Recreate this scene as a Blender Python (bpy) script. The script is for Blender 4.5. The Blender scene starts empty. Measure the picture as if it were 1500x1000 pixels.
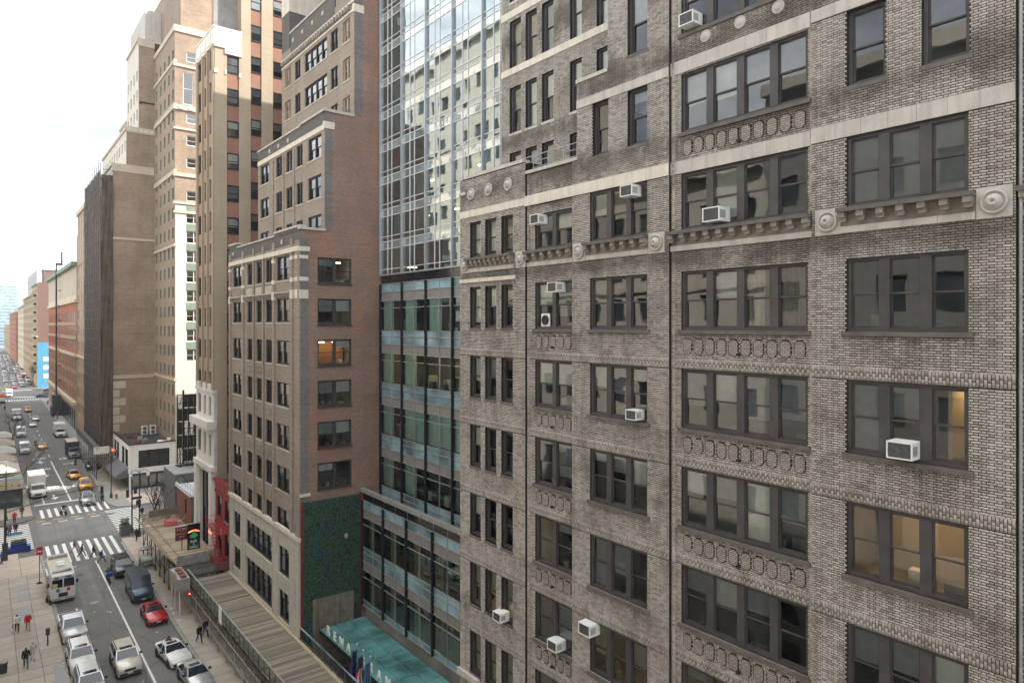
import bpy, bmesh, math, random
import numpy as np
from mathutils import Vector, Matrix
R = math.radians
sc = bpy.context.scene
col = sc.collection

# ---------------------------------------------------------------- camera
CAM_H = 30.0
F_PX, XV, YH = 980.0, -28.0, 475.0            # focal length, street vanishing point and horizon in photo pixels
YAW = math.atan((750 - XV) / F_PX)
cam_d = bpy.data.cameras.new('camera')
cam_d.sensor_width = 36.0
cam_d.lens = F_PX / 1500 * 36.0
cam_d.shift_y = -(500 - YH) / 1500
cam_d.clip_start = 0.1
cam_d.clip_end = 6000
cam = bpy.data.objects.new('camera', cam_d)
col.objects.link(cam)
cam.location = (0, 0, CAM_H)
cam.rotation_euler = (R(90), 0, -YAW)
sc.camera = cam

# ---------------------------------------------------------------- sky, sun, exposure
SUN_EL, SUN_AZ = R(48), R(126)                 # azimuth clockwise from +Y (the way the street runs)
world = bpy.data.worlds.new('World')
sc.world = world
world.use_nodes = True
wn, wl = world.node_tree.nodes, world.node_tree.links
wn.clear()
w_out = wn.new('ShaderNodeOutputWorld')
w_bg = wn.new('ShaderNodeBackground')
w_sky = wn.new('ShaderNodeTexSky')
w_sky.sky_type = 'NISHITA'
w_sky.sun_disc = False
w_sky.sun_elevation = SUN_EL
w_sky.sun_rotation = SUN_AZ
w_sky.air_density = 1.0
w_sky.dust_density = 2.5
w_sky.ozone_density = 1.0
w_bg.inputs['Strength'].default_value = 0.10
# thin bright cloud, the same all round the sky: noise on the view direction
w_tc = wn.new('ShaderNodeTexCoord')
w_map = wn.new('ShaderNodeMapping')
w_map.inputs['Scale'].default_value = (1.0, 1.0, 2.6)
w_map.inputs['Location'].default_value = (0.35, 0.1, 0.0)
w_no = wn.new('ShaderNodeTexNoise')
w_no.inputs['Scale'].default_value = 2.3
w_no.inputs['Detail'].default_value = 7
w_no.inputs['Roughness'].default_value = 0.52
w_cr = wn.new('ShaderNodeValToRGB')
w_cr.color_ramp.elements[0].position = 0.41
w_cr.color_ramp.elements[0].color = (0.20, 0.20, 0.20, 1)
w_cr.color_ramp.elements[1].position = 0.60
w_cr.color_ramp.elements[1].color = (1, 1, 1, 1)
w_mix = wn.new('ShaderNodeMixRGB')
w_mix.inputs['Color2'].default_value = (6.5, 6.55, 6.6, 1)
wl.new(w_tc.outputs['Generated'], w_map.inputs['Vector'])
wl.new(w_map.outputs['Vector'], w_no.inputs['Vector'])
wl.new(w_no.outputs['Fac'], w_cr.inputs['Fac'])
wl.new(w_cr.outputs['Color'], w_mix.inputs['Fac'])
w_dim = wn.new('ShaderNodeMixRGB'); w_dim.blend_type = 'MULTIPLY'; w_dim.inputs['Fac'].default_value = 1.0
w_dim.inputs['Color2'].default_value = (0.295, 0.31, 0.325, 1)
wl.new(w_sky.outputs['Color'], w_dim.inputs['Color1'])
wl.new(w_dim.outputs['Color'], w_mix.inputs['Color1'])
wl.new(w_mix.outputs['Color'], w_bg.inputs['Color'])
wl.new(w_bg.outputs['Background'], w_out.inputs['Surface'])

sun_d = bpy.data.lights.new('sun', 'SUN')
sun_d.energy = 2.3
sun_d.angle = R(0.5)
sun_d.color = (1.0, 0.94, 0.85)
sun = bpy.data.objects.new('sun', sun_d)
col.objects.link(sun)
sun_dir = Vector((math.sin(SUN_AZ) * math.cos(SUN_EL), math.cos(SUN_AZ) * math.cos(SUN_EL), math.sin(SUN_EL)))
sun.location = (0, 0, 120)
sun.rotation_euler = sun_dir.to_track_quat('Z', 'Y').to_euler()

sc.view_settings.view_transform = 'Standard'
sc.view_settings.look = 'None'
sc.view_settings.gamma = 1.0
sc.view_settings.use_curve_mapping = False
sc.view_settings.exposure = 2.38
sc.render.engine = 'CYCLES'
sc.cycles.use_denoising = True
sc.cycles.max_bounces = 8
sc.cycles.diffuse_bounces = 4
sc.cycles.glossy_bounces = 3
sc.cycles.transparent_max_bounces = 12
sc.cycles.sample_clamp_indirect = 6.0

# ---------------------------------------------------------------- pixel -> place
_s, _c = math.sin(YAW), math.cos(YAW)
def on_x(px, py, X=21.0):
    t = (px - 750) / F_PX; Y = X * (_c - t * _s) / (_s + t * _c); z = X * _s + Y * _c
    return Vector((X, Y, CAM_H - (py - YH) / F_PX * z))
def on_y(px, py, Y):
    t = (px - 750) / F_PX; X = Y * (_s + t * _c) / (_c - t * _s); z = X * _s + Y * _c
    return Vector((X, Y, CAM_H - (py - YH) / F_PX * z))
def on_z(px, py, Z=0.0):
    z = F_PX * (CAM_H - Z) / (py - YH); xc = (px - 750) / F_PX * z
    return Vector((z * _s + xc * _c, z * _c - xc * _s, Z))

# ---------------------------------------------------------------- mesh helpers
class MB:
    def __init__(s): s.v = []; s.f = []; s.m = []; s.cur = 0; s.sm = False
    def mat(s, i): s.cur = i; return s
    def face(s, pts):
        n = len(s.v); s.v += [tuple(p) for p in pts]; s.f.append(tuple(range(n, n + len(pts)))); s.m.append(s.cur)
    def box(s, x0, x1, y0, y1, z0, z1, skip=''):
        if x0 > x1: x0, x1 = x1, x0
        if y0 > y1: y0, y1 = y1, y0
        if z0 > z1: z0, z1 = z1, z0
        n = len(s.v)
        s.v += [(x0,y0,z0),(x1,y0,z0),(x1,y1,z0),(x0,y1,z0),(x0,y0,z1),(x1,y0,z1),(x1,y1,z1),(x0,y1,z1)]
        for k, q in (('b',(0,3,2,1)),('t',(4,5,6,7)),('f',(0,1,5,4)),('r',(1,2,6,5)),('k',(2,3,7,6)),('l',(3,0,4,7))):
            if k not in skip: s.f.append(tuple(n + i for i in q)); s.m.append(s.cur)
        return s
    def hexa(s, P):           # 8 corners: bottom 4 ccw, top 4 ccw
        n = len(s.v); s.v += [tuple(p) for p in P]
        for q in ((0,3,2,1),(4,5,6,7),(0,1,5,4),(1,2,6,5),(2,3,7,6),(3,0,4,7)):
            s.f.append(tuple(n + i for i in q)); s.m.append(s.cur)
        return s
    def tube(s, p0, p1, r, n=8, r1=None, cap=True):
        p0, p1 = Vector(p0), Vector(p1); r1 = r if r1 is None else r1
        d = (p1 - p0); d.normalize()
        a = d.orthogonal().normalized(); b = d.cross(a)
        k = len(s.v)
        for p, q in ((p0, r), (p1, r1)):
            for i in range(n):
                t = 2 * math.pi * i / n
                s.v.append(tuple(p + a * (q * math.cos(t)) + b * (q * math.sin(t))))
        for i in range(n):
            j = (i + 1) % n
            s.f.append((k + i, k + j, k + n + j, k + n + i)); s.m.append(s.cur)
        if cap:
            s.f.append(tuple(k + i for i in range(n))[::-1]); s.m.append(s.cur)
            s.f.append(tuple(k + n + i for i in range(n))); s.m.append(s.cur)
        return s
    def bar(s, p0, p1, w, h=None):      # square bar between two points
        h = h or w
        p0, p1 = Vector(p0), Vector(p1); d = (p1 - p0).normalized()
        up = Vector((0, 0, 1)) if abs(d.z) < 0.9 else Vector((1, 0, 0))
        a = d.cross(up).normalized() * (w / 2); b = a.cross(d).normalized() * (h / 2)
        s.hexa([p0 - a - b, p0 + a - b, p0 + a + b, p0 - a + b, p1 - a - b, p1 + a - b, p1 + a + b, p1 - a + b])
        return s
    def lathe(s, prof, n=16, c=(0, 0, 0), axis='z'):
        k = len(s.v); c = Vector(c)
        for r, h in prof:
            for i in range(n):
                t = 2 * math.pi * i / n
                x, y = r * math.cos(t), r * math.sin(t)
                p = (x, y, h) if axis == 'z' else ((h, x, y) if axis == 'x' else (x, h, y))
                s.v.append(tuple(c + Vector(p)))
        for a in range(len(prof) - 1):
            for i in range(n):
                j = (i + 1) % n
                s.f.append((k + a*n + i, k + a*n + j, k + (a+1)*n + j, k + (a+1)*n + i)); s.m.append(s.cur)
        s.f.append(tuple(k + i for i in range(n))[::-1]); s.m.append(s.cur)
        m = k + (len(prof) - 1) * n
        s.f.append(tuple(m + i for i in range(n))); s.m.append(s.cur)
        return s
    def prism(s, poly, y0, y1):          # polygon in x,z pushed along y
        n = len(poly); k = len(s.v)
        s.v += [(p[0], y0, p[1]) for p in poly] + [(p[0], y1, p[1]) for p in poly]
        s.f.append(tuple(k + i for i in range(n))); s.m.append(s.cur)
        s.f.append(tuple(k + n + i for i in range(n))[::-1]); s.m.append(s.cur)
        for i in range(n):
            j = (i + 1) % n
            s.f.append((k + j, k + i, k + n + i, k + n + j)); s.m.append(s.cur)
        return s
    def mesh(s, name, mats, smooth=False):
        me = bpy.data.meshes.new(name)
        me.from_pydata(s.v, [], s.f)
        if not isinstance(mats, (list, tuple)): mats = [mats]
        for m in mats: me.materials.append(m)
        if len(mats) > 1: me.polygons.foreach_set('material_index', s.m)
        if smooth: me.polygons.foreach_set('use_smooth', [True] * len(s.f))
        me.update()
        return me

def fix_normals(me):
    bm = bmesh.new(); bm.from_mesh(me); bmesh.ops.remove_doubles(bm, verts=bm.verts, dist=1e-5)
    bmesh.ops.recalc_face_normals(bm, faces=bm.faces); bm.to_mesh(me); bm.free()
    return me

WORLD = {}
def _reg(o, loc, parent):
    WORLD[o.name] = Vector(loc)
def thing(name, label, cat, loc=(0, 0, 0), rotz=0.0, group=None, kind=None):
    o = bpy.data.objects.new(name, None); col.objects.link(o)
    o.empty_display_size = 0.3
    o.location = loc; o.rotation_euler = (0, 0, rotz)
    o['label'] = label; o['category'] = cat
    if group: o['group'] = group
    if kind: o['kind'] = kind
    WORLD[o.name] = Vector(loc)
    return o
def put(name, me, parent, wloc=(0, 0, 0), rotz=0.0, label=None):
    """a part placed by its world position (the parent carries no rotation)"""
    o = bpy.data.objects.new(name, me); col.objects.link(o)
    w = Vector(wloc)
    if parent is not None:
        o.parent = parent
        o.location = w - WORLD[parent.name]
    else:
        o.location = w
    o.rotation_euler = (0, 0, rotz)
    WORLD[o.name] = w
    if label: o['label'] = label
    return o
def sub(name, me, parent, loc=(0, 0, 0), rot=(0, 0, 0), label=None):
    """a part placed in its parent's own coordinates"""
    o = bpy.data.objects.new(name, me); col.objects.link(o)
    o.parent = parent; o.location = loc; o.rotation_euler = rot
    if label: o['label'] = label
    return o
def single(name, me, label, cat, loc=(0, 0, 0), rotz=0.0, group=None, kind=None):
    o = bpy.data.objects.new(name, me); col.objects.link(o)
    o.location = loc; o.rotation_euler = (0, 0, rotz)
    o['label'] = label; o['category'] = cat
    if group: o['group'] = group
    if kind: o['kind'] = kind
    WORLD[o.name] = Vector(loc)
    return o
def structure(name, me, loc=(0, 0, 0)):
    o = bpy.data.objects.new(name, me); col.objects.link(o); o.location = loc; o['kind'] = 'structure'
    WORLD[o.name] = Vector(loc)
    return o
def copy_tree(o, parent=None):
    c = o.copy(); col.objects.link(c); c.parent = parent
    for ch in o.children: copy_tree(ch, c)
    return c
# ---------------------------------------------------------------- materials
def nodes_of(name):
    m = bpy.data.materials.new(name); m.use_nodes = True
    nt = m.node_tree
    return m, nt, nt.nodes['Principled BSDF'], nt.nodes['Material Output']
def N(nt, t, **kw):
    n = nt.nodes.new(t)
    for k, v in kw.items():
        if k in n.inputs: n.inputs[k].default_value = v
        else: setattr(n, k, v)
    return n
def c4(c): return (c[0], c[1], c[2], 1)
def mixc(nt, fac, a, b, mode='MIX'):
    n = nt.nodes.new('ShaderNodeMixRGB'); n.blend_type = mode
    for k, v in (('Fac', fac), ('Color1', a), ('Color2', b)):
        if hasattr(v, 'is_linked') or isinstance(v, bpy.types.NodeSocket): nt.links.new(v, n.inputs[k])
        else: n.inputs[k].default_value = v if k == 'Fac' else c4(v)
    return n.outputs['Color']
def ramp(nt, val, stops):
    n = nt.nodes.new('ShaderNodeValToRGB'); e = n.color_ramp.elements
    while len(e) < len(stops): e.new(0.5)
    for i, (p, c) in enumerate(stops):
        e[i].position = p; e[i].color = c4(c) if isinstance(c, (tuple, list)) else (c, c, c, 1)
    nt.links.new(val, n.inputs['Fac'])
    return n.outputs['Color']
def noise(nt, scale, detail=4, rough=0.55, vec=None, dist=0.0):
    n = N(nt, 'ShaderNodeTexNoise', Scale=scale, Detail=detail, Roughness=rough, Distortion=dist)
    if vec is None:
        g = nt.nodes.new('ShaderNodeNewGeometry'); vec = g.outputs['Position']
    nt.links.new(vec, n.inputs['Vector'])
    return n.outputs['Fac']
def wpos(nt, scale=(1, 1, 1)):
    g = nt.nodes.new('ShaderNodeNewGeometry')
    m = nt.nodes.new('ShaderNodeMapping'); m.inputs['Scale'].default_value = scale
    nt.links.new(g.outputs['Position'], m.inputs['Vector'])
    return m.outputs['Vector']
def bump(nt, h, strength=0.3, dist=0.02):
    b = N(nt, 'ShaderNodeBump', Strength=strength, Distance=dist)
    nt.links.new(h, b.inputs['Height'])
    return b.outputs['Normal']

def pm(name, base, rough=0.7, var=0.18, scale=1.5, fine=0.0, metal=0.0, streak=0.0, bumps=0.0, spec=0.4, coat=0.0):
    """painted / stone / metal surface with uneven tone, optional rain streaks and fine grain"""
    m, nt, p, out = nodes_of(name)
    dark = tuple(x * (1 - var) for x in base); lite = tuple(min(0.95, x * (1 + var)) for x in base)
    cc = ramp(nt, noise(nt, scale, 5), [(0.3, dark), (0.7, lite)])
    if fine:
        cc = mixc(nt, fine, cc, ramp(nt, noise(nt, scale * 18, 3), [(0.3, tuple(x * 0.6 for x in base)), (0.7, tuple(min(0.95, x * 1.3) for x in base))]))
    if streak:
        st = noise(nt, 1.0, 4, 0.6, wpos(nt, (3.0, 3.0, 0.22)))
        cc = mixc(nt, ramp(nt, st, [(0.45, 0.0), (0.75, streak)]), cc, tuple(x * 0.35 for x in base))
    nt.links.new(cc, p.inputs['Base Color'])
    p.inputs['Roughness'].default_value = rough; p.inputs['Metallic'].default_value = metal
    p.inputs['Specular IOR Level'].default_value = spec
    if coat: p.inputs['Coat Weight'].default_value = coat; p.inputs['Coat Roughness'].default_value = 0.06
    if bumps: nt.links.new(bump(nt, noise(nt, scale * 12, 3), bumps, 0.01), p.inputs['Normal'])
    return m

def brickmat(name, c1, c2, mortar, axis, bw=0.21, bh=0.075, stain=0.35, patch=None, patch_amt=0.5, rough=0.85):
    """far brickwork whose bricks are too small to pick apart; axis 'x' for walls across the street, 'y' along it"""
    m, nt, p, out = nodes_of(name)
    g = nt.nodes.new('ShaderNodeNewGeometry'); sx = nt.nodes.new('ShaderNodeSeparateXYZ'); cx = nt.nodes.new('ShaderNodeCombineXYZ')
    nt.links.new(g.outputs['Position'], sx.inputs[0])
    nt.links.new(sx.outputs['X' if axis == 'x' else 'Y'], cx.inputs[0]); nt.links.new(sx.outputs['Z'], cx.inputs[1])
    b = nt.nodes.new('ShaderNodeTexBrick')
    b.inputs['Scale'].default_value = 1.0; b.inputs['Brick Width'].default_value = bw; b.inputs['Row Height'].default_value = bh
    b.inputs['Mortar Size'].default_value = 0.008; b.inputs['Bias'].default_value = 0.0
    b.inputs['Color1'].default_value = c4(c1); b.inputs['Color2'].default_value = c4(c2); b.inputs['Mortar'].default_value = c4(mortar)
    nt.links.new(cx.outputs[0], b.inputs['Vector'])
    cc = b.outputs['Color']
    if patch:
        f = ramp(nt, noise(nt, 0.45, 6, 0.65), [(0.50, 0.0), (0.62, patch_amt)])
        f2 = ramp(nt, noise(nt, 5.0, 3, 0.6), [(0.45, 0.0), (0.6, 1.0)])
        cc = mixc(nt, mixc(nt, 1.0, f, f2, 'MULTIPLY'), cc, patch)
    d = noise(nt, 0.22, 6, 0.65)
    cc = mixc(nt, ramp(nt, d, [(0.4, 0.0), (0.75, stain)]), cc, tuple(x * 0.35 for x in c1))
    st = noise(nt, 1.0, 5, 0.65, wpos(nt, (0.9, 0.9, 0.08)))
    cc = mixc(nt, ramp(nt, st, [(0.48, 0.0), (0.75, stain * 0.8)]), cc, tuple(x * 0.5 for x in c1))
    rows = noise(nt, 1.0, 3, 0.5, wpos(nt, (0.15, 0.15, 4.0)))
    cc = mixc(nt, ramp(nt, rows, [(0.5, 0.0), (0.7, stain * 0.45)]), cc, tuple(x * 0.45 for x in c2))
    nt.links.new(cc, p.inputs['Base Color'])
    nt.links.new(bump(nt, b.outputs['Fac'], -0.35, 0.01), p.inputs['Normal'])
    p.inputs['Roughness'].default_value = rough; p.inputs['Specular IOR Level'].default_value = 0.2
    return m

def glassmat(name, tint, ior=1.6, wavy=0.0, rough=0.02, wscale=1.2, refl=(0.92, 0.95, 0.97)):
    m, nt, p, out = nodes_of(name); nt.nodes.remove(p)
    fr = N(nt, 'ShaderNodeFresnel', IOR=ior)
    tr = N(nt, 'ShaderNodeBsdfTransparent', Color=c4(tint))
    gl = N(nt, 'ShaderNodeBsdfGlossy', Roughness=rough, Color=c4(refl))
    mx = nt.nodes.new('ShaderNodeMixShader')
    nt.links.new(fr.outputs[0], mx.inputs[0]); nt.links.new(tr.outputs[0], mx.inputs[1]); nt.links.new(gl.outputs[0], mx.inputs[2])
    if wavy:
        nb = bump(nt, noise(nt, wscale, 2, 0.4), wavy, 0.1)
        nt.links.new(nb, gl.inputs['Normal']); nt.links.new(nb, fr.inputs['Normal'])
    nt.links.new(mx.outputs[0], out.inputs['Surface'])
    return m
def darkglass(name, base, rough=0.05, spec=0.8, wavy=0.05):
    m, nt, p, out = nodes_of(name)
    cc = ramp(nt, noise(nt, 0.35, 2), [(0.35, tuple(x * 0.5 for x in base)), (0.65, tuple(x * 1.5 for x in base))])
    nt.links.new(cc, p.inputs['Base Color'])
    p.inputs['Roughness'].default_value = rough; p.inputs['Specular IOR Level'].default_value = spec
    p.inputs['IOR'].default_value = 1.6
    if wavy: nt.links.new(bump(nt, noise(nt, 0.9, 2, 0.4), wavy, 0.1), p.inputs['Normal'])
    return m
def emit(name, c, s):
    m, nt, p, out = nodes_of(name)
    p.inputs['Base Color'].default_value = c4(tuple(x * 0.3 for x in c))
    p.inputs['Emission Color'].default_value = c4(c); p.inputs['Emission Strength'].default_value = s
    return m

# pale flemish-bond brick of the loft; tone comes from the brick (vertex attribute or object), grime from soot
def loft_brick(name, per_object):
    m, nt, p, out = nodes_of(name)
    if per_object:
        o = nt.nodes.new('ShaderNodeObjectInfo'); t = o.outputs['Random']
    else:
        a = nt.nodes.new('ShaderNodeAttribute'); a.attribute_name = 'tone'; t = a.outputs['Fac']
    cc = ramp(nt, t, [(0.0, (0.22, 0.188, 0.165)), (0.14, (0.33, 0.304, 0.274)), (0.5, (0.455, 0.424, 0.385)),
                      (0.9, (0.54, 0.505, 0.458)), (0.985, (0.55, 0.51, 0.47)), (1.0, (0.36, 0.23, 0.19))])
    cc = mixc(nt, 0.35, cc, ramp(nt, noise(nt, 26, 4), [(0.3, (0.22, 0.195, 0.17)), (0.7, (0.50, 0.46, 0.41))]))
    # soot: big clouds, heaviest about the cornice (33 m) and the parapets (37.5 m up)
    g = nt.nodes.new('ShaderNodeNewGeometry'); sx = nt.nodes.new('ShaderNodeSeparateXYZ'); nt.links.new(g.outputs['Position'], sx.inputs[0])
    def band(z, w):
        a = N(nt, 'ShaderNodeMath', operation='SUBTRACT'); a.inputs[1].default_value = z; nt.links.new(sx.outputs['Z'], a.inputs[0])
        b = N(nt, 'ShaderNodeMath', operation='ABSOLUTE'); nt.links.new(a.outputs[0], b.inputs[0])
        d = N(nt, 'ShaderNodeMapRange'); d.inputs['From Min'].default_value = 0; d.inputs['From Max'].default_value = w
        d.inputs['To Min'].default_value = 1; d.inputs['To Max'].default_value = 0; nt.links.new(b.outputs[0], d.inputs['Value'])
        return d.outputs[0]
    def mx(a, b):
        n = N(nt, 'ShaderNodeMath', operation='MAXIMUM'); nt.links.new(a, n.inputs[0]); nt.links.new(b, n.inputs[1]); return n.outputs[0]
    bd = mx(mx(band(32.55, 0.7), band(37.2, 1.0)), mx(band(40.4, 0.9), band(46.0, 1.5)))
    so = noise(nt, 0.55, 6, 0.68)
    so2 = N(nt, 'ShaderNodeMath', operation='MULTIPLY_ADD'); nt.links.new(bd, so2.inputs[0]); so2.inputs[1].default_value = 0.24; nt.links.new(so, so2.inputs[2])
    cc = mixc(nt, ramp(nt, so2.outputs[0], [(0.52, 0.0), (0.76, 0.72)]), cc, (0.075, 0.066, 0.058))
    st = noise(nt, 1.0, 4, 0.6, wpos(nt, (2.2, 2.2, 0.14)))
    cc = mixc(nt, ramp(nt, st, [(0.52, 0.0), (0.8, 0.5)]), cc, (0.13, 0.112, 0.096))
    # drips under the sills, storey after storey
    fz = N(nt, 'ShaderNodeMath', operation='MULTIPLY_ADD'); nt.links.new(sx.outputs['Z'], fz.inputs[0]); fz.inputs[1].default_value = 1 / 3.755; fz.inputs[2].default_value = -29.64 / 3.755 + 20
    ff = N(nt, 'ShaderNodeMath', operation='FRACT'); nt.links.new(fz.outputs[0], ff.inputs[0])
    fm_ = N(nt, 'ShaderNodeMapRange'); fm_.inputs['From Min'].default_value = 0.74; fm_.inputs['From Max'].default_value = 1.0; nt.links.new(ff.outputs[0], fm_.inputs['Value'])
    dr_ = ramp(nt, noise(nt, 1.0, 4, 0.65, wpos(nt, (4.5, 4.5, 0.35))), [(0.42, 0.0), (0.7, 0.62)])
    cc = mixc(nt, mixc(nt, 1.0, dr_, fm_.outputs[0], 'MULTIPLY'), cc, (0.10, 0.088, 0.078))
    wash = noise(nt, 0.28, 5, 0.6)
    cc = mixc(nt, ramp(nt, wash, [(0.45, 0.0), (0.75, 0.25)]), cc, (0.27, 0.205, 0.15))
    nt.links.new(cc, p.inputs['Base Color'])
    p.inputs['Roughness'].default_value = 0.78; p.inputs['Specular IOR Level'].default_value = 0.25
    nt.links.new(bump(nt, noise(nt, 40, 3), 0.25, 0.006), p.inputs['Normal'])
    return m

M = {}
M['loft_brick'] = loft_brick('loft_brick', False)
M['loft_brick_single'] = loft_brick('loft_brick_single', True)
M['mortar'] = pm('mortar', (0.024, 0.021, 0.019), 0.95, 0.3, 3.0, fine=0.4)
M['limestone'] = pm('limestone', (0.47, 0.44, 0.395), 0.8, 0.16, 1.2, fine=0.25, streak=0.45, bumps=0.2)
M['limestone_light'] = pm('limestone_light', (0.60, 0.555, 0.475), 0.8, 0.12, 1.0, fine=0.2, streak=0.35, bumps=0.15)
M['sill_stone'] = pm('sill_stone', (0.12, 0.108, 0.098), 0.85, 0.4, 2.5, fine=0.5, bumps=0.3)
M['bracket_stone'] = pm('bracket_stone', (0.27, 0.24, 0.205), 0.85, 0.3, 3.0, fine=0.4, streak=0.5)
M['frame_dark'] = pm('frame_dark', (0.062, 0.056, 0.056), 0.55, 0.25, 2.0, streak=0.2)
M['frame_black'] = pm('frame_black', (0.018, 0.017, 0.018), 0.5, 0.2, 2.0)
M['glass'] = glassmat('glass', (0.86, 0.90, 0.90), 1.85, wavy=0.035, wscale=0.7)
M['glass_wavy'] = glassmat('glass_wavy', (0.82, 0.86, 0.86), 2.0, wavy=0.075, wscale=0.7)
M['interior'] = pm('interior', (0.26, 0.255, 0.245), 0.9, 0.3, 0.5)
M['interior_wall'] = pm('interior_wall', (0.55, 0.50, 0.40), 0.9, 0.1, 0.8)
M['blind_pale'] = pm('blind_pale', (0.80, 0.79, 0.75), 0.9, 0.1, 3.0)
M['blind_grey'] = pm('blind_grey', (0.40, 0.405, 0.41), 0.9, 0.12, 3.0)
M['blind_warm'] = pm('blind_warm', (0.45, 0.40, 0.30), 0.9, 0.12, 3.0)
M['curtain'] = pm('curtain', (0.62, 0.57, 0.47), 0.9, 0.12, 5.0)
M['lamp_warm'] = emit('lamp_warm', (1.0, 0.62, 0.26), 4.2)
M['lamp_soft'] = emit('lamp_soft', (1.0, 0.72, 0.38), 4.0)
M['ac_white'] = pm('ac_white', (0.72, 0.72, 0.70), 0.5, 0.08, 4.0)
M['ac_grille'] = pm('ac_grille', (0.10, 0.10, 0.10), 0.6, 0.3, 9.0)
M['steel'] = pm('steel', (0.42, 0.43, 0.44), 0.35, 0.15, 3.0, metal=0.7)
M['galv'] = pm('galv', (0.36, 0.36, 0.35), 0.55, 0.25, 2.0, metal=0.4, streak=0.25)
M['roof_tar'] = pm('roof_tar', (0.06, 0.058, 0.055), 0.9, 0.3, 0.6)
M['white_paint'] = pm('white_paint', (0.72, 0.71, 0.68), 0.6, 0.06, 1.0, streak=0.15)
M['cream_paint'] = pm('cream_paint', (0.62, 0.575, 0.49), 0.7, 0.06, 0.5, streak=0.12)
M['loft_panel'] = brickmat('loft_panel', (0.38, 0.335, 0.29), (0.27, 0.235, 0.205), (0.06, 0.052, 0.048), 'y', 0.18, 0.075, stain=0.3)
# ---------------------------------------------------------------- facades and windows
class Facade:
    """front: faces the street (-X), u runs from far to near; side: faces the camera's end of the street (-Y), u runs +X;
       west: faces +X, u runs +Y"""
    def __init__(s, parent, kind, X, Y):
        s.p = parent; s.kind = kind; s.X = X; s.Y = Y
        s.rot = {'front': -math.pi / 2, 'side': 0.0, 'west': math.pi / 2}[kind]
    def w(s, u, d, z):
        if s.kind == 'front': return Vector((s.X + d, s.Y - u, z))
        if s.kind == 'west': return Vector((s.X - d, s.Y + u, z))
        return Vector((s.X + u, s.Y + d, z))
    def u(s, world):      # Y (front) or X (side) -> u
        return s.Y - world if s.kind == 'front' else (world - s.Y if s.kind == 'west' else world - s.X)
    def put(s, name, me, u=0, d=0, z=0, label=None, parent=None):
        o = put(name, me, s.p, s.w(u, d, z), s.rot, label)
        return o

def wall_mb(mb, u0, u1, z0, z1, ops, y=0.0, rev=0.3, top=False):
    us = sorted({u0, u1} | {min(max(v, u0), u1) for o in ops for v in o[:2]})
    zs = sorted({z0, z1} | {min(max(v, z0), z1) for o in ops for v in o[2:4]})
    for j in range(len(zs) - 1):
        a, b = zs[j], zs[j + 1]
        if b - a < 1e-5: continue
        zm = (a + b) / 2; run = None
        for i in range(len(us) - 1):
            um = (us[i] + us[i + 1]) / 2
            hole = any(o[0] < um < o[1] and o[2] < zm < o[3] for o in ops)
            if not hole and run is None: run = us[i]
            if hole and run is not None:
                mb.face([(run, y, a), (us[i], y, a), (us[i], y, b), (run, y, b)]); run = None
        if run is not None: mb.face([(run, y, a), (u1, y, a), (u1, y, b), (run, y, b)])
    for o in ops:
        a, b, c, d = o[:4]; a = max(a, u0); b = min(b, u1); c = max(c, z0); d = min(d, z1)
        if b <= a or d <= c: continue
        r = y + rev
        mb.face([(a, y, c), (a, r, c), (a, r, d), (a, y, d)][::-1]); mb.face([(b, y, c), (b, y, d), (b, r, d), (b, r, c)][::-1])
        mb.face([(a, y, d), (a, r, d), (b, r, d), (b, y, d)][::-1]); mb.face([(a, y, c), (b, y, c), (b, r, c), (a, r, c)][::-1])
    return mb

_cache = {}
def box_mesh(name, sx, sy, sz, mat, key=None):
    """box with its origin at the lower left front corner"""
    k = ('box', round(sx, 3), round(sy, 3), round(sz, 3), mat.name)
    if k not in _cache:
        _cache[k] = MB().box(0, sx, 0, sy, 0, sz).mesh(name, mat)
    return _cache[k]
def quad_mesh(name, w, h, mat):
    k = ('quad', round(w, 3), round(h, 3), mat.name)
    if k not in _cache:
        mb = MB(); mb.face([(0, 0, 0), (w, 0, 0), (w, 0, h), (0, 0, h)]); _cache[k] = mb.mesh(name, mat)
    return _cache[k]
def fold_mesh(name, w, h, mat):
    k = ('fold', round(w, 3), round(h, 3), mat.name)
    if k not in _cache:
        mb = MB(); n = 28
        xs = [w * i / n for i in range(n + 1)]; ys = [0.035 * math.sin(i * 1.9) for i in range(n + 1)]
        for i in range(n): mb.face([(xs[i], ys[i], 0), (xs[i+1], ys[i+1], 0), (xs[i+1], ys[i+1], h), (xs[i], ys[i], h)])
        _cache[k] = mb.mesh(name, mat, True)
    return _cache[k]

def sash_layout(w, lights, edge, mull):
    lw = (w - 2 * edge - (lights - 1) * mull) / lights
    return [(edge + i * (lw + mull), lw) for i in range(lights)]

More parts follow.
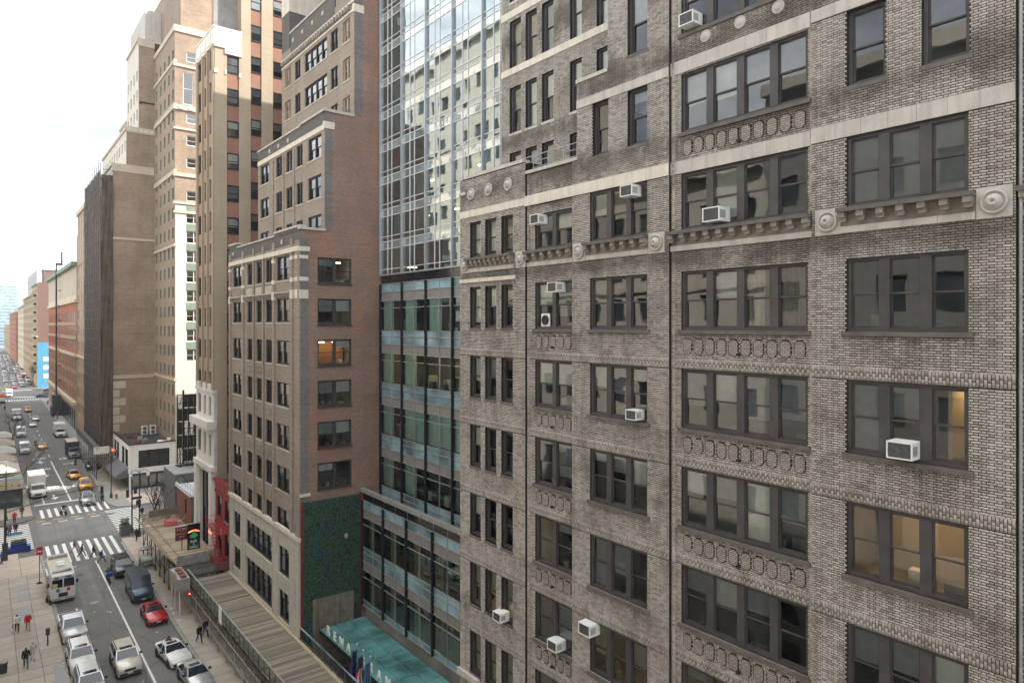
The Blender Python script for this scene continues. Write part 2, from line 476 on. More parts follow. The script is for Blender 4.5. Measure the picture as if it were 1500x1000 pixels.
def frame_mesh(w, h, lights, mat, edge=0.09, mull=0.2, d0=0.10, dep=0.2, rail=0.05, meet=0.5, base=0.10, head=0.10, hung=True):
    k = ('frame', round(w, 3), round(h, 3), lights, mat.name, edge, mull, d0, hung, meet)
    if k in _cache: return _cache[k]
    mb = MB(); d1 = d0 + dep
    mb.box(0, edge, d0, d1, 0, h); mb.box(w - edge, w, d0, d1, 0, h)
    mb.box(edge, w - edge, d0, d1, h - head, h); mb.box(edge, w - edge, d0, d1, 0, base)
    L = sash_layout(w, lights, edge, mull)
    for i, (a, lw) in enumerate(L):
        if i: mb.box(a - mull, a, d0 - 0.012, d1, base, h - head)
        b = a + lw
        z0, z1 = base, h - head; zm = z0 + (z1 - z0) * (1 - meet)
        if hung:
            yu, yl = d0 + 0.06, d0 + 0.11
            mb.box(a, a + rail, yu, yu + 0.045, zm, z1); mb.box(b - rail, b, yu, yu + 0.045, zm, z1)
            mb.box(a + rail, b - rail, yu, yu + 0.045, z1 - rail, z1); mb.box(a + rail, b - rail, yu, yu + 0.045, zm - 0.02, zm + rail * 0.7)
            mb.box(a, a + rail, yl, yl + 0.045, z0, zm); mb.box(b - rail, b, yl, yl + 0.045, z0, zm)
            mb.box(a + rail, b - rail, yl, yl + 0.045, z0, z0 + rail * 1.4); mb.box(a + rail, b - rail, yl, yl + 0.045, zm - rail * 0.7, zm + 0.02)
        else:
            yu = d0 + 0.06
            mb.box(a, a + rail * 0.6, yu, yu + 0.04, z0, z1); mb.box(b - rail * 0.6, b, yu, yu + 0.04, z0, z1)
    _cache[k] = mb.mesh('window_frame', mat)
    return _cache[k]

wrnd = random.Random(11)
def window(fac, u, z, w, h, lights=2, mat=None, glass=None, edge=0.09, mull=0.2, d0=0.10, d=0.0, sill=None, sill_ext=0.12,
           blinds=None, meet=0.5, two_panes=True, hung=True, rail=0.05, sill_h=0.14, base=0.10, head=0.10, blind_d=0.16):
    mat = mat or M['frame_dark']; glass = glass or M['glass']
    fm = frame_mesh(w, h, lights, mat, edge, mull, d0, 0.2, rail, meet, base, head, hung)
    o = fac.put('window', fm, u, d, z)
    z0, z1 = base, h - head; zm = z0 + (z1 - z0) * (1 - meet)
    for i, (a, lw) in enumerate(sash_layout(w, lights, edge, mull)):
        if two_panes:
            sub('pane', quad_mesh('pane', lw - 2 * rail, z1 - zm - rail, glass), o, (a + rail, d0 + 0.08, zm + rail * 0.5))
            sub('pane', quad_mesh('pane', lw - 2 * rail, zm - z0 - rail, glass), o, (a + rail, d0 + 0.13, z0 + rail))
        else:
            sub('pane', quad_mesh('pane', lw - 2 * rail, z1 - z0 - rail, glass), o, (a + rail, d0 + 0.13, z0 + rail * 0.5))
        if blinds:
            b = blinds[i % len(blinds)]
            if b:
                kind, frac = b
                hb = (z1 - z0) * frac
                if kind == 'curtain':
                    sub('curtain', fold_mesh('curtain', lw, z1 - z0, M['curtain']), o, (a, d0 + blind_d + 0.08, z0))
                elif hb > 0.05:
                    sub('blind', quad_mesh('blind', lw, hb, M[kind]), o, (a, d0 + blind_d, z1 - hb))
    if sill:
        sub('sill', box_mesh('sill', w + 2 * sill_ext, 0.24, sill_h, sill), o, (-sill_ext, d0 - 0.17, -sill_h))
    return o

def rand_blind(r, warm=0.15):
    x = r.random()
    if x < 0.22: return None
    k = 'blind_grey' if x < 0.62 else ('blind_pale' if x < 1 - warm else 'blind_warm')
    return (k, r.choice([0.2, 0.35, 0.5, 0.5, 0.62, 0.75, 1.0]))

def stone_course(fac, name, u0, u1, z0, z1, proud, dep, blen, mat, gap=0.008, d=0.0):
    n = max(1, round((u1 - u0) / blen)); L = (u1 - u0) / n
    me = box_mesh(name, L - gap, dep + proud, z1 - z0, mat)
    for i in range(n): fac.put(name, me, u0 + i * L, d - proud, z0)

def boxes_mesh(B, name, mat, tone=None, back=False):
    """many boxes at once; B is an (n,6) array of x0,x1,y0,y1,z0,z1, all faces but the back one"""
    B = np.asarray(B, dtype=np.float32); n = len(B)
    ix = [0,1,1,0,0,1,1,0]; iy = [2,2,3,3,2,2,3,3]; iz = [4,4,4,4,5,5,5,5]
    V = np.stack([B[:, ix], B[:, iy], B[:, iz]], axis=2).reshape(-1, 3)
    q = [(0,3,2,1),(4,5,6,7),(0,1,5,4),(1,2,6,5),(3,0,4,7)] + ([(2,3,7,6)] if back else [])
    q = np.array(q); k = len(q)
    Fc = (np.arange(n)[:, None, None] * 8 + q[None]).reshape(-1)
    me = bpy.data.meshes.new(name)
    me.vertices.add(n * 8); me.vertices.foreach_set('co', V.ravel())
    me.loops.add(n * k * 4); me.loops.foreach_set('vertex_index', Fc.astype(np.int32))
    me.polygons.add(n * k); me.polygons.foreach_set('loop_start', (np.arange(n * k) * 4).astype(np.int32))
    me.polygons.foreach_set('loop_total', np.full(n * k, 4, dtype=np.int32))
    me.materials.append(mat)
    me.update(calc_edges=True)
    if tone is not None:
        a = me.attributes.new('tone', 'FLOAT', 'FACE'); a.data.foreach_set('value', np.repeat(np.asarray(tone, dtype=np.float32), k))
    me.validate()
    return me
# ---------------------------------------------------------------- ground, avenue, cross streets, sidewalks
def asphalt(name, base):
    m, nt, p, out = nodes_of(name)
    cc = ramp(nt, noise(nt, 0.22, 6, 0.6), [(0.3, tuple(x * 0.75 for x in base)), (0.7, tuple(x * 1.25 for x in base))])
    cc = mixc(nt, 0.35, cc, ramp(nt, noise(nt, 30, 2), [(0.3, tuple(x * 0.6 for x in base)), (0.7, tuple(x * 1.5 for x in base))]))
    ln = noise(nt, 1.0, 4, 0.6, wpos(nt, (0.9, 0.035, 1)))          # worn wheel tracks along the avenue
    cc = mixc(nt, ramp(nt, ln, [(0.45, 0.0), (0.7, 0.45)]), cc, tuple(x * 0.62 for x in base))
    vor = N(nt, 'ShaderNodeTexVoronoi', Scale=0.16, feature='DISTANCE_TO_EDGE'); nt.links.new(wpos(nt, (1.2, 0.5, 1)), vor.inputs['Vector'])
    cc = mixc(nt, ramp(nt, vor.outputs['Distance'], [(0.0, 0.5), (0.012, 0.0)]), cc, tuple(x * 0.4 for x in base))
    sp = ramp(nt, noise(nt, 1.3, 5, 0.7), [(0.62, 0.0), (0.72, 0.4)])
    cc = mixc(nt, sp, cc, tuple(x * 0.5 for x in base))
    nt.links.new(cc, p.inputs['Base Color']); p.inputs['Roughness'].default_value = 0.86; p.inputs['Specular IOR Level'].default_value = 0.3
    nt.links.new(bump(nt, noise(nt, 60, 2), 0.2, 0.01), p.inputs['Normal'])
    return m
def concrete(name, base, var=0.16):
    m, nt, p, out = nodes_of(name)
    o = nt.nodes.new('ShaderNodeObjectInfo')
    cc = ramp(nt, o.outputs['Random'], [(0.0, tuple(x * (1 - var) for x in base)), (1.0, tuple(x * (1 + var) for x in base))])
    cc = mixc(nt, 0.4, cc, ramp(nt, noise(nt, 0.8, 6, 0.65), [(0.3, tuple(x * 0.7 for x in base)), (0.7, tuple(x * 1.15 for x in base))]))
    sp = ramp(nt, noise(nt, 5, 3, 0.6), [(0.66, 0.0), (0.72, 0.5)])
    cc = mixc(nt, sp, cc, tuple(x * 0.45 for x in base))
    nt.links.new(cc, p.inputs['Base Color']); p.inputs['Roughness'].default_value = 0.88; p.inputs['Specular IOR Level'].default_value = 0.25
    return m
M['asphalt'] = asphalt('asphalt', (0.165, 0.158, 0.148))
M['ground'] = asphalt('ground', (0.08, 0.078, 0.075))
M['slab'] = concrete('slab', (0.41, 0.365, 0.305))
M['slab_pink'] = concrete('slab_pink', (0.50, 0.42, 0.355), 0.06)
M['kerb'] = pm('kerb', (0.30, 0.29, 0.27), 0.8, 0.25, 1.2, fine=0.3)
M['joint'] = pm('joint', (.15, .14, .125), .9, .2, 1)
M['road_paint'] = pm('road_paint', (0.75, 0.74, 0.71), 0.7, 0.14, 2.5, fine=0.35)
M['road_yellow'] = pm('road_yellow', (0.62, 0.40, 0.10), 0.7, 0.15, 2.5, fine=0.35)

g = MB(); g.face([(-2500, -400, -0.03), (2500, -400, -0.03), (2500, 5000, -0.03), (-2500, 5000, -0.03)])
structure('ground', g.mesh('ground', M['ground']))
g = MB(); g.face([(5.5, -40, 0), (20.5, -40, 0), (20.5, 1500, 0), (5.5, 1500, 0)])
road = structure('road', g.mesh('road', M['asphalt']))
for nm, y0, y1 in (('cross_street', 108, 128), ('cross_street', 334, 372)):
    g = MB(); g.face([(-160, y0, -0.012), (200, y0, -0.012), (200, y1, -0.012), (-160, y1, -0.012)])
    structure(nm, g.mesh(nm, M['asphalt']))

def sidewalk(name, x0, x1, y0, y1, kerb_side, corner=None, corner_y=None):
    """raised walk with a granite kerb on the road side; corner: round the kerb at this end"""
    h = 0.13; r = 3.2
    P = [(x0, y0), (x1, y0), (x1, y1), (x0, y1)]
    def arc(cx, cy, a0, a1, n=8): return [(cx + r * math.cos(R(a0 + (a1 - a0) * i / n)), cy + r * math.sin(R(a0 + (a1 - a0) * i / n))) for i in range(n + 1)]
    if kerb_side == 'l':
        P = (arc(x0 + r, y0 + r, 180, 270) if corner in ('near', 'both') else [(x0, y0)]) + [(x1, y0), (x1, y1)] + (arc(x0 + r, y1 - r, 90, 180) if corner in ('far', 'both') else [(x0, y1)])
    else:
        P = [(x0, y0)] + (arc(x1 - r, y0 + r, 270, 360) if corner in ('near', 'both') else [(x1, y0)]) + (arc(x1 - r, y1 - r, 0, 90) if corner in ('far', 'both') else [(x1, y1)]) + [(x0, y1)]
    mb = MB(); n = len(P); k = len(mb.v)
    mb.face([(p[0], p[1], h) for p in P])
    for i in range(n):
        a, b = P[i], P[(i + 1) % n]
        mb.face([(a[0], a[1], -0.03), (b[0], b[1], -0.03), (b[0], b[1], h), (a[0], a[1], h)])
    o = structure(name, mb.mesh(name, M['joint']))
    ks = box_mesh('kerb_stone', .30, 2.38, .035, M['kerb']); kx = x0 + .005 if kerb_side == 'l' else x1 - .305
    for i in range(21): put('kerb_stone', ks, o, (kx, 55 + i * 2.4, .115)) if -40 < y0 < 0 else None
    return o
def slabs(o, x0, x1, nx, y0, y1, ny, mat, skip=None):
    w, l = (x1 - x0) / nx, (y1 - y0) / ny
    me = box_mesh('paving_slab', w - 0.05, l - 0.05, 0.03, mat)
    for i in range(nx):
        for j in range(ny):
            if skip and skip(x0 + (i + .5) * w, y0 + (j + .5) * l): continue
            put('paving_slab', me, o, (x0 + i * w, y0 + j * l, 0.115))
swr = sidewalk('sidewalk_right', 15.0, 40, -30, 110.5, 'l', 'far')
swl = sidewalk('sidewalk_left', -60, 6.25, -30, 109.0, 'r', 'far')
fm_ = MB(); fp = [(19.6, 125.5), (60, 125.5), (60, 330), (18.7, 330), (18.3, 190), (17.0, 150), (16.5, 134), (16.7, 129), (17.6, 126.4)]
fm_.face([(x, y, .13) for x, y in fp])
for i in range(len(fp)): a, b = fp[i], fp[(i + 1) % len(fp)]; fm_.face([(a[0], a[1], -.03), (b[0], b[1], -.03), (b[0], b[1], .13), (a[0], a[1], .13)])
swfr = structure('sidewalk_far_right', fm_.mesh('sidewalk_far_right', M['kerb']))
swfl = sidewalk('sidewalk_far_left', -60, 6.7, 125.0, 330, 'r', 'both')
sidewalk('sidewalk_distant_right', 18.5, 80, 374, 1200, 'l', 'near')
sidewalk('sidewalk_distant_left', -60, 7.0, 374, 1200, 'r', 'near')
slabs(swl, -2.6, 5.95, 5, 55, 98.4, 24, M['slab'])
slabs(swr, 15.35, 21.0, 3, 57, 96, 24, M['slab'])
def cut(x, y): return (x - (6.25 - 3.2)) > 0 and (y - (109 - 3.2)) > 0 and math.hypot(x - 3.05, y - 105.8) > 2.3
slabs(swl, -2.6, 5.95, 4, 98.4, 108.6, 4, M['slab_pink'], cut)
slabs(swr, 15.35, 21.0, 3, 96, 107.2, 5, M['slab_pink'])
slabs(swfr, 19.6, 28.0, 4, 126.2, 133.6, 3, M['slab_pink'])
slabs(swfr, 18.4, 21.0, 2, 133.6, 190, 20, M['slab'])
slabs(swfl, -2.0, 6.4, 3, 128.5, 190, 20, M['slab'])

ZP = 0.006
def paint(name, x0, x1, y0, y1, mat=None, z=ZP):
    mb = MB(); mb.face([(x0, y0, z), (x1, y0, z), (x1, y1, z), (x0, y1, z)])
    return put(name, mb.mesh(name, mat or M['road_paint']), road)
for i in range(9): paint('crosswalk_bar', 6.75 + i * 0.93, 7.17 + i * 0.93, 100.7 + 0.05 * i, 110.0)
for i in range(10): paint('crosswalk_bar', 7.35 + i * 0.97, 7.78 + i * 0.97, 126.3, 132.0)
for i in range(14): paint('crosswalk_bar', 15.6, 20.4, 111.6 + i * 1.0, 112.1 + i * 1.0)
for i in range(14): paint('crosswalk_bar', -1.0, 5.6, 110.2 + i * 1.02, 110.7 + i * 1.02)
paint('stop_line', 6.9, 13.4, 135.6, 136.3)
paint('lane_line', 11.36, 11.54, 40, 99.5); paint('lane_line', 7.82, 7.98, 40, 84)
paint('lane_line', 11.9, 12.15, 136.3, 178); paint('lane_line', 8.2, 8.4, 136.3, 155)
for i in range(14): paint('lane_dash', 12.1 + i * .05, 12.3 + i * .05, 184 + i * 9, 187 + i * 9)
for i in range(5): paint('guide_dash', 7.2 + i * 2.1, 8.3 + i * 2.1, 122.6, 122.95); 
for i in range(5): paint('guide_dash', 6.6 + i * 2.2, 7.7 + i * 2.2, 124.4, 124.75, M['road_yellow'])
for i in range(14): paint('crosswalk_bar', 7.6 + i * 0.85, 8.05 + i * 0.85, 326, 331)
for i in range(14): paint('crosswalk_bar', 7.6 + i * 0.85, 8.05 + i * 0.85, 375, 380)
paint('bay_line', 6.9, 9.3, 98.6, 98.8); paint('bay_line', 5.9, 8.6, 103.2, 103.5)
def arrow(x, y, s=1.0):
    mb = MB()
    mb.face([(x - .12*s, y, ZP), (x + .12*s, y, ZP), (x + .12*s, y + 1.6*s, ZP), (x - .12*s, y + 1.6*s, ZP)])
    mb.face([(x, y - 1.5*s, ZP + .001), (x + .55*s, y + .1*s, ZP + .001), (x - .55*s, y + .1*s, ZP + .001)])
    put('lane_arrow', mb.mesh('lane_arrow', M['road_paint']), road)
def text_mesh(txt, size, mat, extrude=0.0, name='lettering', bold=0.0):
    cu = bpy.data.curves.new(name, 'FONT'); cu.body = txt; cu.size = size; cu.extrude = extrude; cu.align_x = 'CENTER'; cu.offset = bold
    cu.resolution_u = 3
    ob = bpy.data.objects.new(name, cu); col.objects.link(ob)
    dg = bpy.context.evaluated_depsgraph_get()
    me = bpy.data.meshes.new_from_object(ob.evaluated_get(dg))
    bpy.data.objects.remove(ob); bpy.data.curves.remove(cu)
    me.materials.clear(); me.materials.append(mat); me.name = name
    return me
only = text_mesh('ONLY', 1.0, M['road_paint'], 0, 'road_lettering', 0.03)
def road_word(x, y, sx=0.95, sy=3.2):
    o = put('road_lettering', only, road, (x, y, ZP), math.pi); o.scale = (sx, sy, 1)
for x, y in ((10.05, 150), (10.1, 170), (10.15, 184), (14.6, 150), (14.9, 181)): road_word(x, y)
for x, y in ((10.0, 140.5), (10.1, 162), (10.15, 178)): arrow(x, y, 1.3)
for x, y in ((14.8, 172.5),):
    mb = MB(); mb.face([(x - 1.0, y, ZP), (x + .6, y, ZP), (x + .6, y + .5, ZP), (x - 1.0, y + .5, ZP)]); mb.face([(x + .6, y - .5, ZP), (x + 1.6, y + .25, ZP), (x + .6, y + 1.0, ZP)])
    put('turn_arrow', mb.mesh('turn_arrow', M['road_paint']), road)
def disc(name, x, y, r, mat, z=ZP, par=None):
    mb = MB(); mb.face([(x + r * math.cos(t * math.pi / 10), y + r * math.sin(t * math.pi / 10), z) for t in range(20)])
    return put(name, mb.mesh(name, mat), par or road)
M['iron'] = pm('iron', (0.06, 0.055, 0.05), 0.6, 0.3, 6, fine=0.4, metal=0.3)
for px, py in ((116, 842), (138, 882), (196, 865)):
    p = on_z(px, py); disc('manhole_cover', p.x, p.y, 0.45, M['iron'] if px != 138 else M['kerb'])
def patch(x0, x1, y0, y1, m, z=0.003):
    mb = MB(); mb.face([(x0, y0, z), (x1, y0, z), (x1, y1, z), (x0, y1, z)]); put('asphalt_patch', mb.mesh('asphalt_patch', m), road)
M['asphalt_new'] = asphalt('asphalt_new', (0.135, 0.13, 0.124)); M['asphalt_old'] = asphalt('asphalt_old', (0.20, 0.192, 0.18))
patch(8.6, 10.4, 84.5, 98.2, M['asphalt_old']); patch(8.2, 11.2, 60, 70, M['asphalt_new']); patch(6.5, 15.5, 112, 124.5, M['asphalt_old'])
patch(12.1, 14.7, 83, 97, M['asphalt_new']); patch(8.6, 11.6, 186, 240, M['asphalt_old'])

# grates, cellar doors and worn patches on the walks
M['grate'] = pm('grate', (.30, .30, .31), .6, .2, 6, fine=.4)
for x0, y0, w, l in ((3.0, 84.5, 1.1, 3.2), (3.1, 89.5, 1.1, 2.6), (3.2, 93.5, 1.0, 1.8), (.6, 63, 1.0, 2.4), (4.9, 66.5, .7, 4.5)):
    gm = MB(); gm.box(0, w, 0, l, 0, .006)
    for i in range(int(w / .09)): gm.box(.03 + i * .09, .07 + i * .09, .05, l - .05, .006, .012)
    put('grate', gm.mesh('grate', M['grate']), swl, (x0, y0, .147))
lr = random.Random(12)
M['litter'] = pm('litter', (.7, .69, .66), .8, .1, 4)
lm = MB()
for _ in range(60):
    x, y = lr.choice([(lr.uniform(5.2, 6.1), lr.uniform(58, 108)), (lr.uniform(14.2, 14.9), lr.uniform(58, 108)), (lr.uniform(6.4, 14.8), lr.uniform(58, 122))])
    z = .148 if x < 6.2 else .004; s = lr.uniform(.05, .16); lm.box(x, x + s, y, y + s * lr.uniform(.5, 1.4), z, z + .02)
o = put('litter', lm.mesh('litter', M['litter']), road); o['kind'] = 'stuff'
# ---------------------------------------------------------------- the pale brick loft on the right
LOFT_Y = 31.12
loft = thing('loft_building', 'pale grey brick loft building with dark window frames and round stone medallions', 'building', (21, LOFT_Y, 0))
LF = Facade(loft, 'front', 21.0, LOFT_Y)
brnd = random.Random(5)
LINT = [32.05 - 3.755 * k for k in range(0, 8)]
WH = 2.27
A_W = [(0.96, 1.95), (2.36, 3.34), (3.76, 4.72)]
B_W, C_W, D_W, E_W = (6.32, 8.91), (10.18, 13.42), (14.99, 20.02), (21.33, 24.60)
BB, DB = (5.70, 9.04), (14.50, 20.22)              # the two recessed bays
REC = 0.13
END_U = 25.66
wins = []                                          # u0,u1,z0,z1,lights,col,row
for k, zl in enumerate(LINT):
    for a, b in A_W: wins.append((a, b, zl - WH + 0.02, zl, 1, 'A', k))
    wins.append((*B_W, zl - WH, zl, 2, 'B', k)); wins.append((*C_W, zl - WH, zl, 3, 'C', k))
    wins.append((*D_W, zl - WH, zl, 4, 'D', k)); wins.append((*E_W, zl - WH, zl, 3, 'E', k))
    if k < 4: wins.append((27.2, 30.5, zl - WH, zl, 3, 'F', k)); wins.append((31.6, 34.9, zl - WH, zl, 3, 'F', k))
for a, b in A_W: wins.append((a, b, 33.62, 35.58, 1, 'A', -1))
wins.append((*B_W, 33.6, 35.32, 2, 'B', -1)); wins.append((*C_W, 33.6, 35.78, 3, 'C', -1))
wins.append((*D_W, 33.6, 35.78, 4, 'D', -1)); wins.append((*E_W, 33.6, 35.78, 3, 'E', -1))
for r, z0, z1 in ((-2, 37.35, 39.66), (-3, 41.12, 43.6)):
    if r == -2: wins.append((10.35, 11.28, z0, z1, 1, 'C', r))
    wins.append((12.36, 13.42, z0, z1, 1, 'C', r))
    wins.append((*D_W, z0, z1 - 0.03, 4, 'D', r))
    wins.append((21.33, 22.47, z0, z1, 1, 'E', r)); wins.append((23.44, 24.62, z0, z1, 1, 'E', r))
ops = [w[:4] for w in wins]
# masses: u0,u1,top,depth offset
zones = [(0.0, 5.70, 0, 38.0, 0.0), (5.70, 9.04, 0, 37.40, REC), (9.04, 9.36, 0, 37.40, 0.0), (9.36, 14.50, 0, 40.80, 0.0), (11.24, 14.50, 40.8, 47.5, 0.0),
         (14.50, 20.22, 0, 47.5, REC), (20.22, END_U, 0, 47.5, 0.0), (END_U, 36.0, 0, 47.5, 0.30)]
mb = MB()
for a, b, zb_, t, d in zones:
    wall_mb(mb, a, b, zb_, t, [o for o in ops if o[0] >= a - 0.01 and o[1] <= b + 0.01 and o[3] > zb_ and o[2] < t], y=d + 0.02, rev=0.30)
# returns of the recesses, party wall on the hotel side, parapet tops and roofs
for u, d0, d1, t in ((5.70, 0, REC, 37.4), (9.04, 0, REC, 37.4), (14.50, 0, REC, 47.5), (20.22, 0, REC, 47.5), (END_U, 0, 0.30, 47.5)):
    mb.face([(u, d0 + .012, 0), (u, d1 + .012, 0), (u, d1 + .012, t), (u, d0 + .012, t)])
mb.box(0.0, 0.25, 0.014, 14.0, 0.0, 38.0, 'f'); mb.box(5.45, 5.70, 0.32, 3.0, 37.4, 38.0)
mb.box(0.25, 5.7, 0.30, 0.55, 36.0, 38.0); mb.box(5.7, 9.36, 0.45, 0.7, 36.0, 37.4)
mb.box(9.36, 9.61, 0.32, 3.0, 37.4, 40.8); mb.box(9.61, 11.24, 0.32, 0.55, 38, 40.8); mb.box(11.24, 11.49, 0.32, 3.2, 40.8, 47.5); mb.box(35.75, 36.0, 0.34, 14, 0, 47.4)
put('wall', mb.mesh('wall', M['mortar']), loft, (21, LOFT_Y, 0), LF.rot)
rf = MB(); rf.box(0.2, 9.4, 0.5, 3.0, 36.3, 36.5); rf.box(9.4, 11.3, 0.5, 3.2, 39.2, 39.4); rf.box(11.0, 36.0, 0.5, 24, 47.2, 47.45)
put('roof', rf.mesh('roof', M['roof_tar']), loft, (21, LOFT_Y, 0), LF.rot)

# bands of stone: u0,u1,z0,z1
bands = [(5.70, 14.5, 35.80, 36.29), (14.5, 20.22, 35.80, 36.29), (20.22, END_U, 35.80, 36.29), (0.0, 5.70, 35.86, 36.22),
         (9.36, 14.5, 39.66, 40.03), (14.5, 20.22, 39.66, 40.15), (20.22, END_U, 39.70, 40.08), (0.0, 4.95, 32.28, 32.48)]
ex = list(ops)
for i, (a, b, c, d) in enumerate(bands):
    ex.append((a, b, c, d))
    deep = 14.4 < a < 20
    light = i in (0, 3, 7)
    stone_course(LF, 'stone_block', a, b, c, d, 0.035, 0.05, 0.82 if not light else 0.55, M['limestone_light' if light else 'limestone'],
                 d=REC if deep else 0.0)
# cornice of brackets with ledges, medallion plates on the piers
CB = [(0.85, 4.85, 0.0, 10), (5.74, 9.0, REC, 6), (10.0, 13.5, 0.0, 7), (14.52, 20.2, REC, 11), (21.15, 24.78, 0.0, 7), (END_U + 0.02, 35.9, 0.3, 20)]
brm = MB()
brm.box(0, 0.21, -0.30, 0.06, 0.13, 0.30); brm.prism([(0, 0.13), (0.21, 0.13), (0.21, 0.02), (0.17, 0.0), (0.04, 0.0), (0, 0.02)], -0.21, 0.06)
brm = brm.mesh('bracket', M['bracket_stone'])
for a, b, d, n in CB:
    ex.append((a, b, 32.83, 33.60))
    g = 0.62
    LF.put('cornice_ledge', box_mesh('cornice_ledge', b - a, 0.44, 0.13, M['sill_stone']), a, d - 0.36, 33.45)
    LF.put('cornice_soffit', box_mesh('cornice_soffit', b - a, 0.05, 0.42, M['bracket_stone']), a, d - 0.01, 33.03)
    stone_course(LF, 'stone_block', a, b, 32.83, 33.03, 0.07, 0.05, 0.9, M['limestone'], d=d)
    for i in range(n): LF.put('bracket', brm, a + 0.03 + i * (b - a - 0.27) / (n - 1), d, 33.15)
med = MB(); med.lathe([(0.325, 0.0), (0.325, -0.06), (0.30, -0.085), (0.268, -0.085), (0.25, -0.02), (0.215, -0.02), (0.20, -0.09), (0.13, -0.15),
                       (0.10, -0.20), (0.055, -0.20), (0.05, -0.14), (0.02, -0.14)], 28, (0, 0, 0), 'y')
med = fix_normals(med.mesh('medallion', M['limestone'], True))
med_s = MB(); med_s.lathe([(0.23, 0.0), (0.23, -0.03), (0.20, -0.05), (0.17, -0.02), (0.12, -0.06), (0.06, -0.09), (0.02, -0.08)], 24, (0, 0, 0), 'y')
med_s = fix_normals(med_s.mesh('medallion', M['limestone'], True))
for Yc in (30.58, 25.74, 21.58, 17.22, 10.36, 5.92):
    u = LOFT_Y - Yc; w = 0.82 if Yc < 25 else 0.72
    ex.append((u - w/2, u + w/2, 32.82, 33.66))
    for i in (0, 1):
        for j in (0, 1): LF.put('medallion_plate', box_mesh('medallion_plate', w/2 - 0.006, 0.09, 0.414, M['limestone']), u - w/2 + i*w/2, -0.04, 32.82 + j*0.42)
    LF.put('medallion', med if w > 0.8 else med, u, -0.04, 33.24)
for Yc in (30.0, 28.4, 26.75): LF.put('medallion', med, LOFT_Y - Yc, -0.0, 37.1)
for i in range(3): LF.put('medallion', med_s, 16.1 + i * 1.45, REC, 40.72)
# soldier courses over the windows below the cornice
sold = []
for k in range(1, 8):
    for a, b, d in ((0.0, 5.70, 0), (BB[0] + .2, BB[1] - .1, REC), (9.04, 14.5, 0), (DB[0] + .22, DB[1] - .14, REC), (20.22, END_U, 0)):
        sold.append((a, b, LINT[k], LINT[k] + 0.39, d)); ex.append((a, b, LINT[k], LINT[k] + 0.39))
# octagonal brick panels under the windows of the recessed bays
oct_p = []
def octa(w, h, c): return [(-w/2 + c, -h/2), (w/2 - c, -h/2), (w/2, -h/2 + c), (w/2, h/2 - c), (w/2 - c, h/2), (-w/2 + c, h/2), (-w/2, h/2 - c), (-w/2, -h/2 + c)]
om = MB(); om.mat(1).prism(octa(0.405, 0.605, 0.105), -0.003, 0.03); om.mat(0).prism(octa(0.35, 0.55, 0.092), -0.02, -0.004)  # larger dark octagon paints the recess shadow round each panel in mortar colour
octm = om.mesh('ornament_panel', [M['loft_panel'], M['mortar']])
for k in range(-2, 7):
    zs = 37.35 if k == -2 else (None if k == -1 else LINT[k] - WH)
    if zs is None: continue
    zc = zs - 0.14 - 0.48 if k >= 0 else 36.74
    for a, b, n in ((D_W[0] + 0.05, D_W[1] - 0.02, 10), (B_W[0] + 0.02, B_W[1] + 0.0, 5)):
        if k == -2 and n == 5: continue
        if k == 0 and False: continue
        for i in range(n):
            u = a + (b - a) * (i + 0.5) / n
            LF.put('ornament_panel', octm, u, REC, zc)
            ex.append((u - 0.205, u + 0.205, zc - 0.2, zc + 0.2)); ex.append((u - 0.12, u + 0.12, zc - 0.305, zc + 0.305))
        LF.put('drain_spout', box_mesh('drain_spout', 0.10, 0.16, 0.10, M['frame_black']), (a + b) / 2 - 0.05, REC - 0.15, zc - 0.28)

# flemish bond brickwork
CH, PITCH, S_L, H_L, JT = 0.075, 0.36, 0.220, 0.101, 0.0195
bricks = []; tones = []
extra = [(BB[0], BB[0] + .2), (BB[1] - .1, BB[1]), (DB[0], DB[0] + .22), (DB[1] - .14, DB[1])]
def lay(ua, ub, za, zb, d):
    E = [e for e in ex if e[1] > ua and e[0] < ub]
    for j in range(int(za / CH), int(zb / CH)):
        z = j * CH; zm = z + CH / 2
        free = [(ua, ub)]
        for e in E:
            if e[2] < zm < e[3]:
                nf = []
                for a, b in free:
                    if e[1] <= a or e[0] >= b: nf.append((a, b))
                    else:
                        if e[0] - a > 0.03: nf.append((a, e[0]))
                        if b - e[1] > 0.03: nf.append((e[1], b))
                free = nf
        off = (PITCH / 2 if j % 2 else 0.0)
        i0 = int((ua - off) / PITCH) - 1; i1 = int((ub - off) / PITCH) + 1
        for a, b in free:
            for i in range(max(i0, int((a - off) / PITCH) - 1), min(i1, int((b - off) / PITCH) + 1) + 1):
                x = off + i * PITCH
                for p, q in ((x, x + S_L), (x + S_L + JT, x + S_L + JT + H_L)):
                    p2, q2 = max(p, a + 0.004), min(q, b - 0.004)
                    if q2 - p2 < 0.035: continue
                    dj = d + brnd.uniform(-0.004, 0.003)
                    bricks.append((p2, q2, dj, d + 0.03, z + 0.0098, z + CH - 0.0098))
                    tones.append(brnd.random())
for a, b, zb_, t, d in zones:
    if d == 0.30: lay(a + 0.02, b, 19.0, 44, d)
    else: lay(a, b, max(zb_, 9.0 if a < 15 else 14.0), min(t, 47.0), d)
for a, b, c, d, dep in sold:
    if c < 9: continue
    n = int((b - a) / 0.088); L = (b - a) / n
    for i in range(n):
        x = a + i * L; zs = c + 0.235 if i % 2 else c + 0.145
        bricks.append((x + 0.009, x + L - 0.009, dep + brnd.uniform(-.004, .003), dep + 0.03, c + 0.008, zs - 0.008)); tones.append(brnd.uniform(.0, .34))
        bricks.append((x + 0.009, x + L - 0.009, dep + brnd.uniform(-.004, .003), dep + 0.03, zs + 0.008, d - 0.008)); tones.append(brnd.uniform(.0, .34))
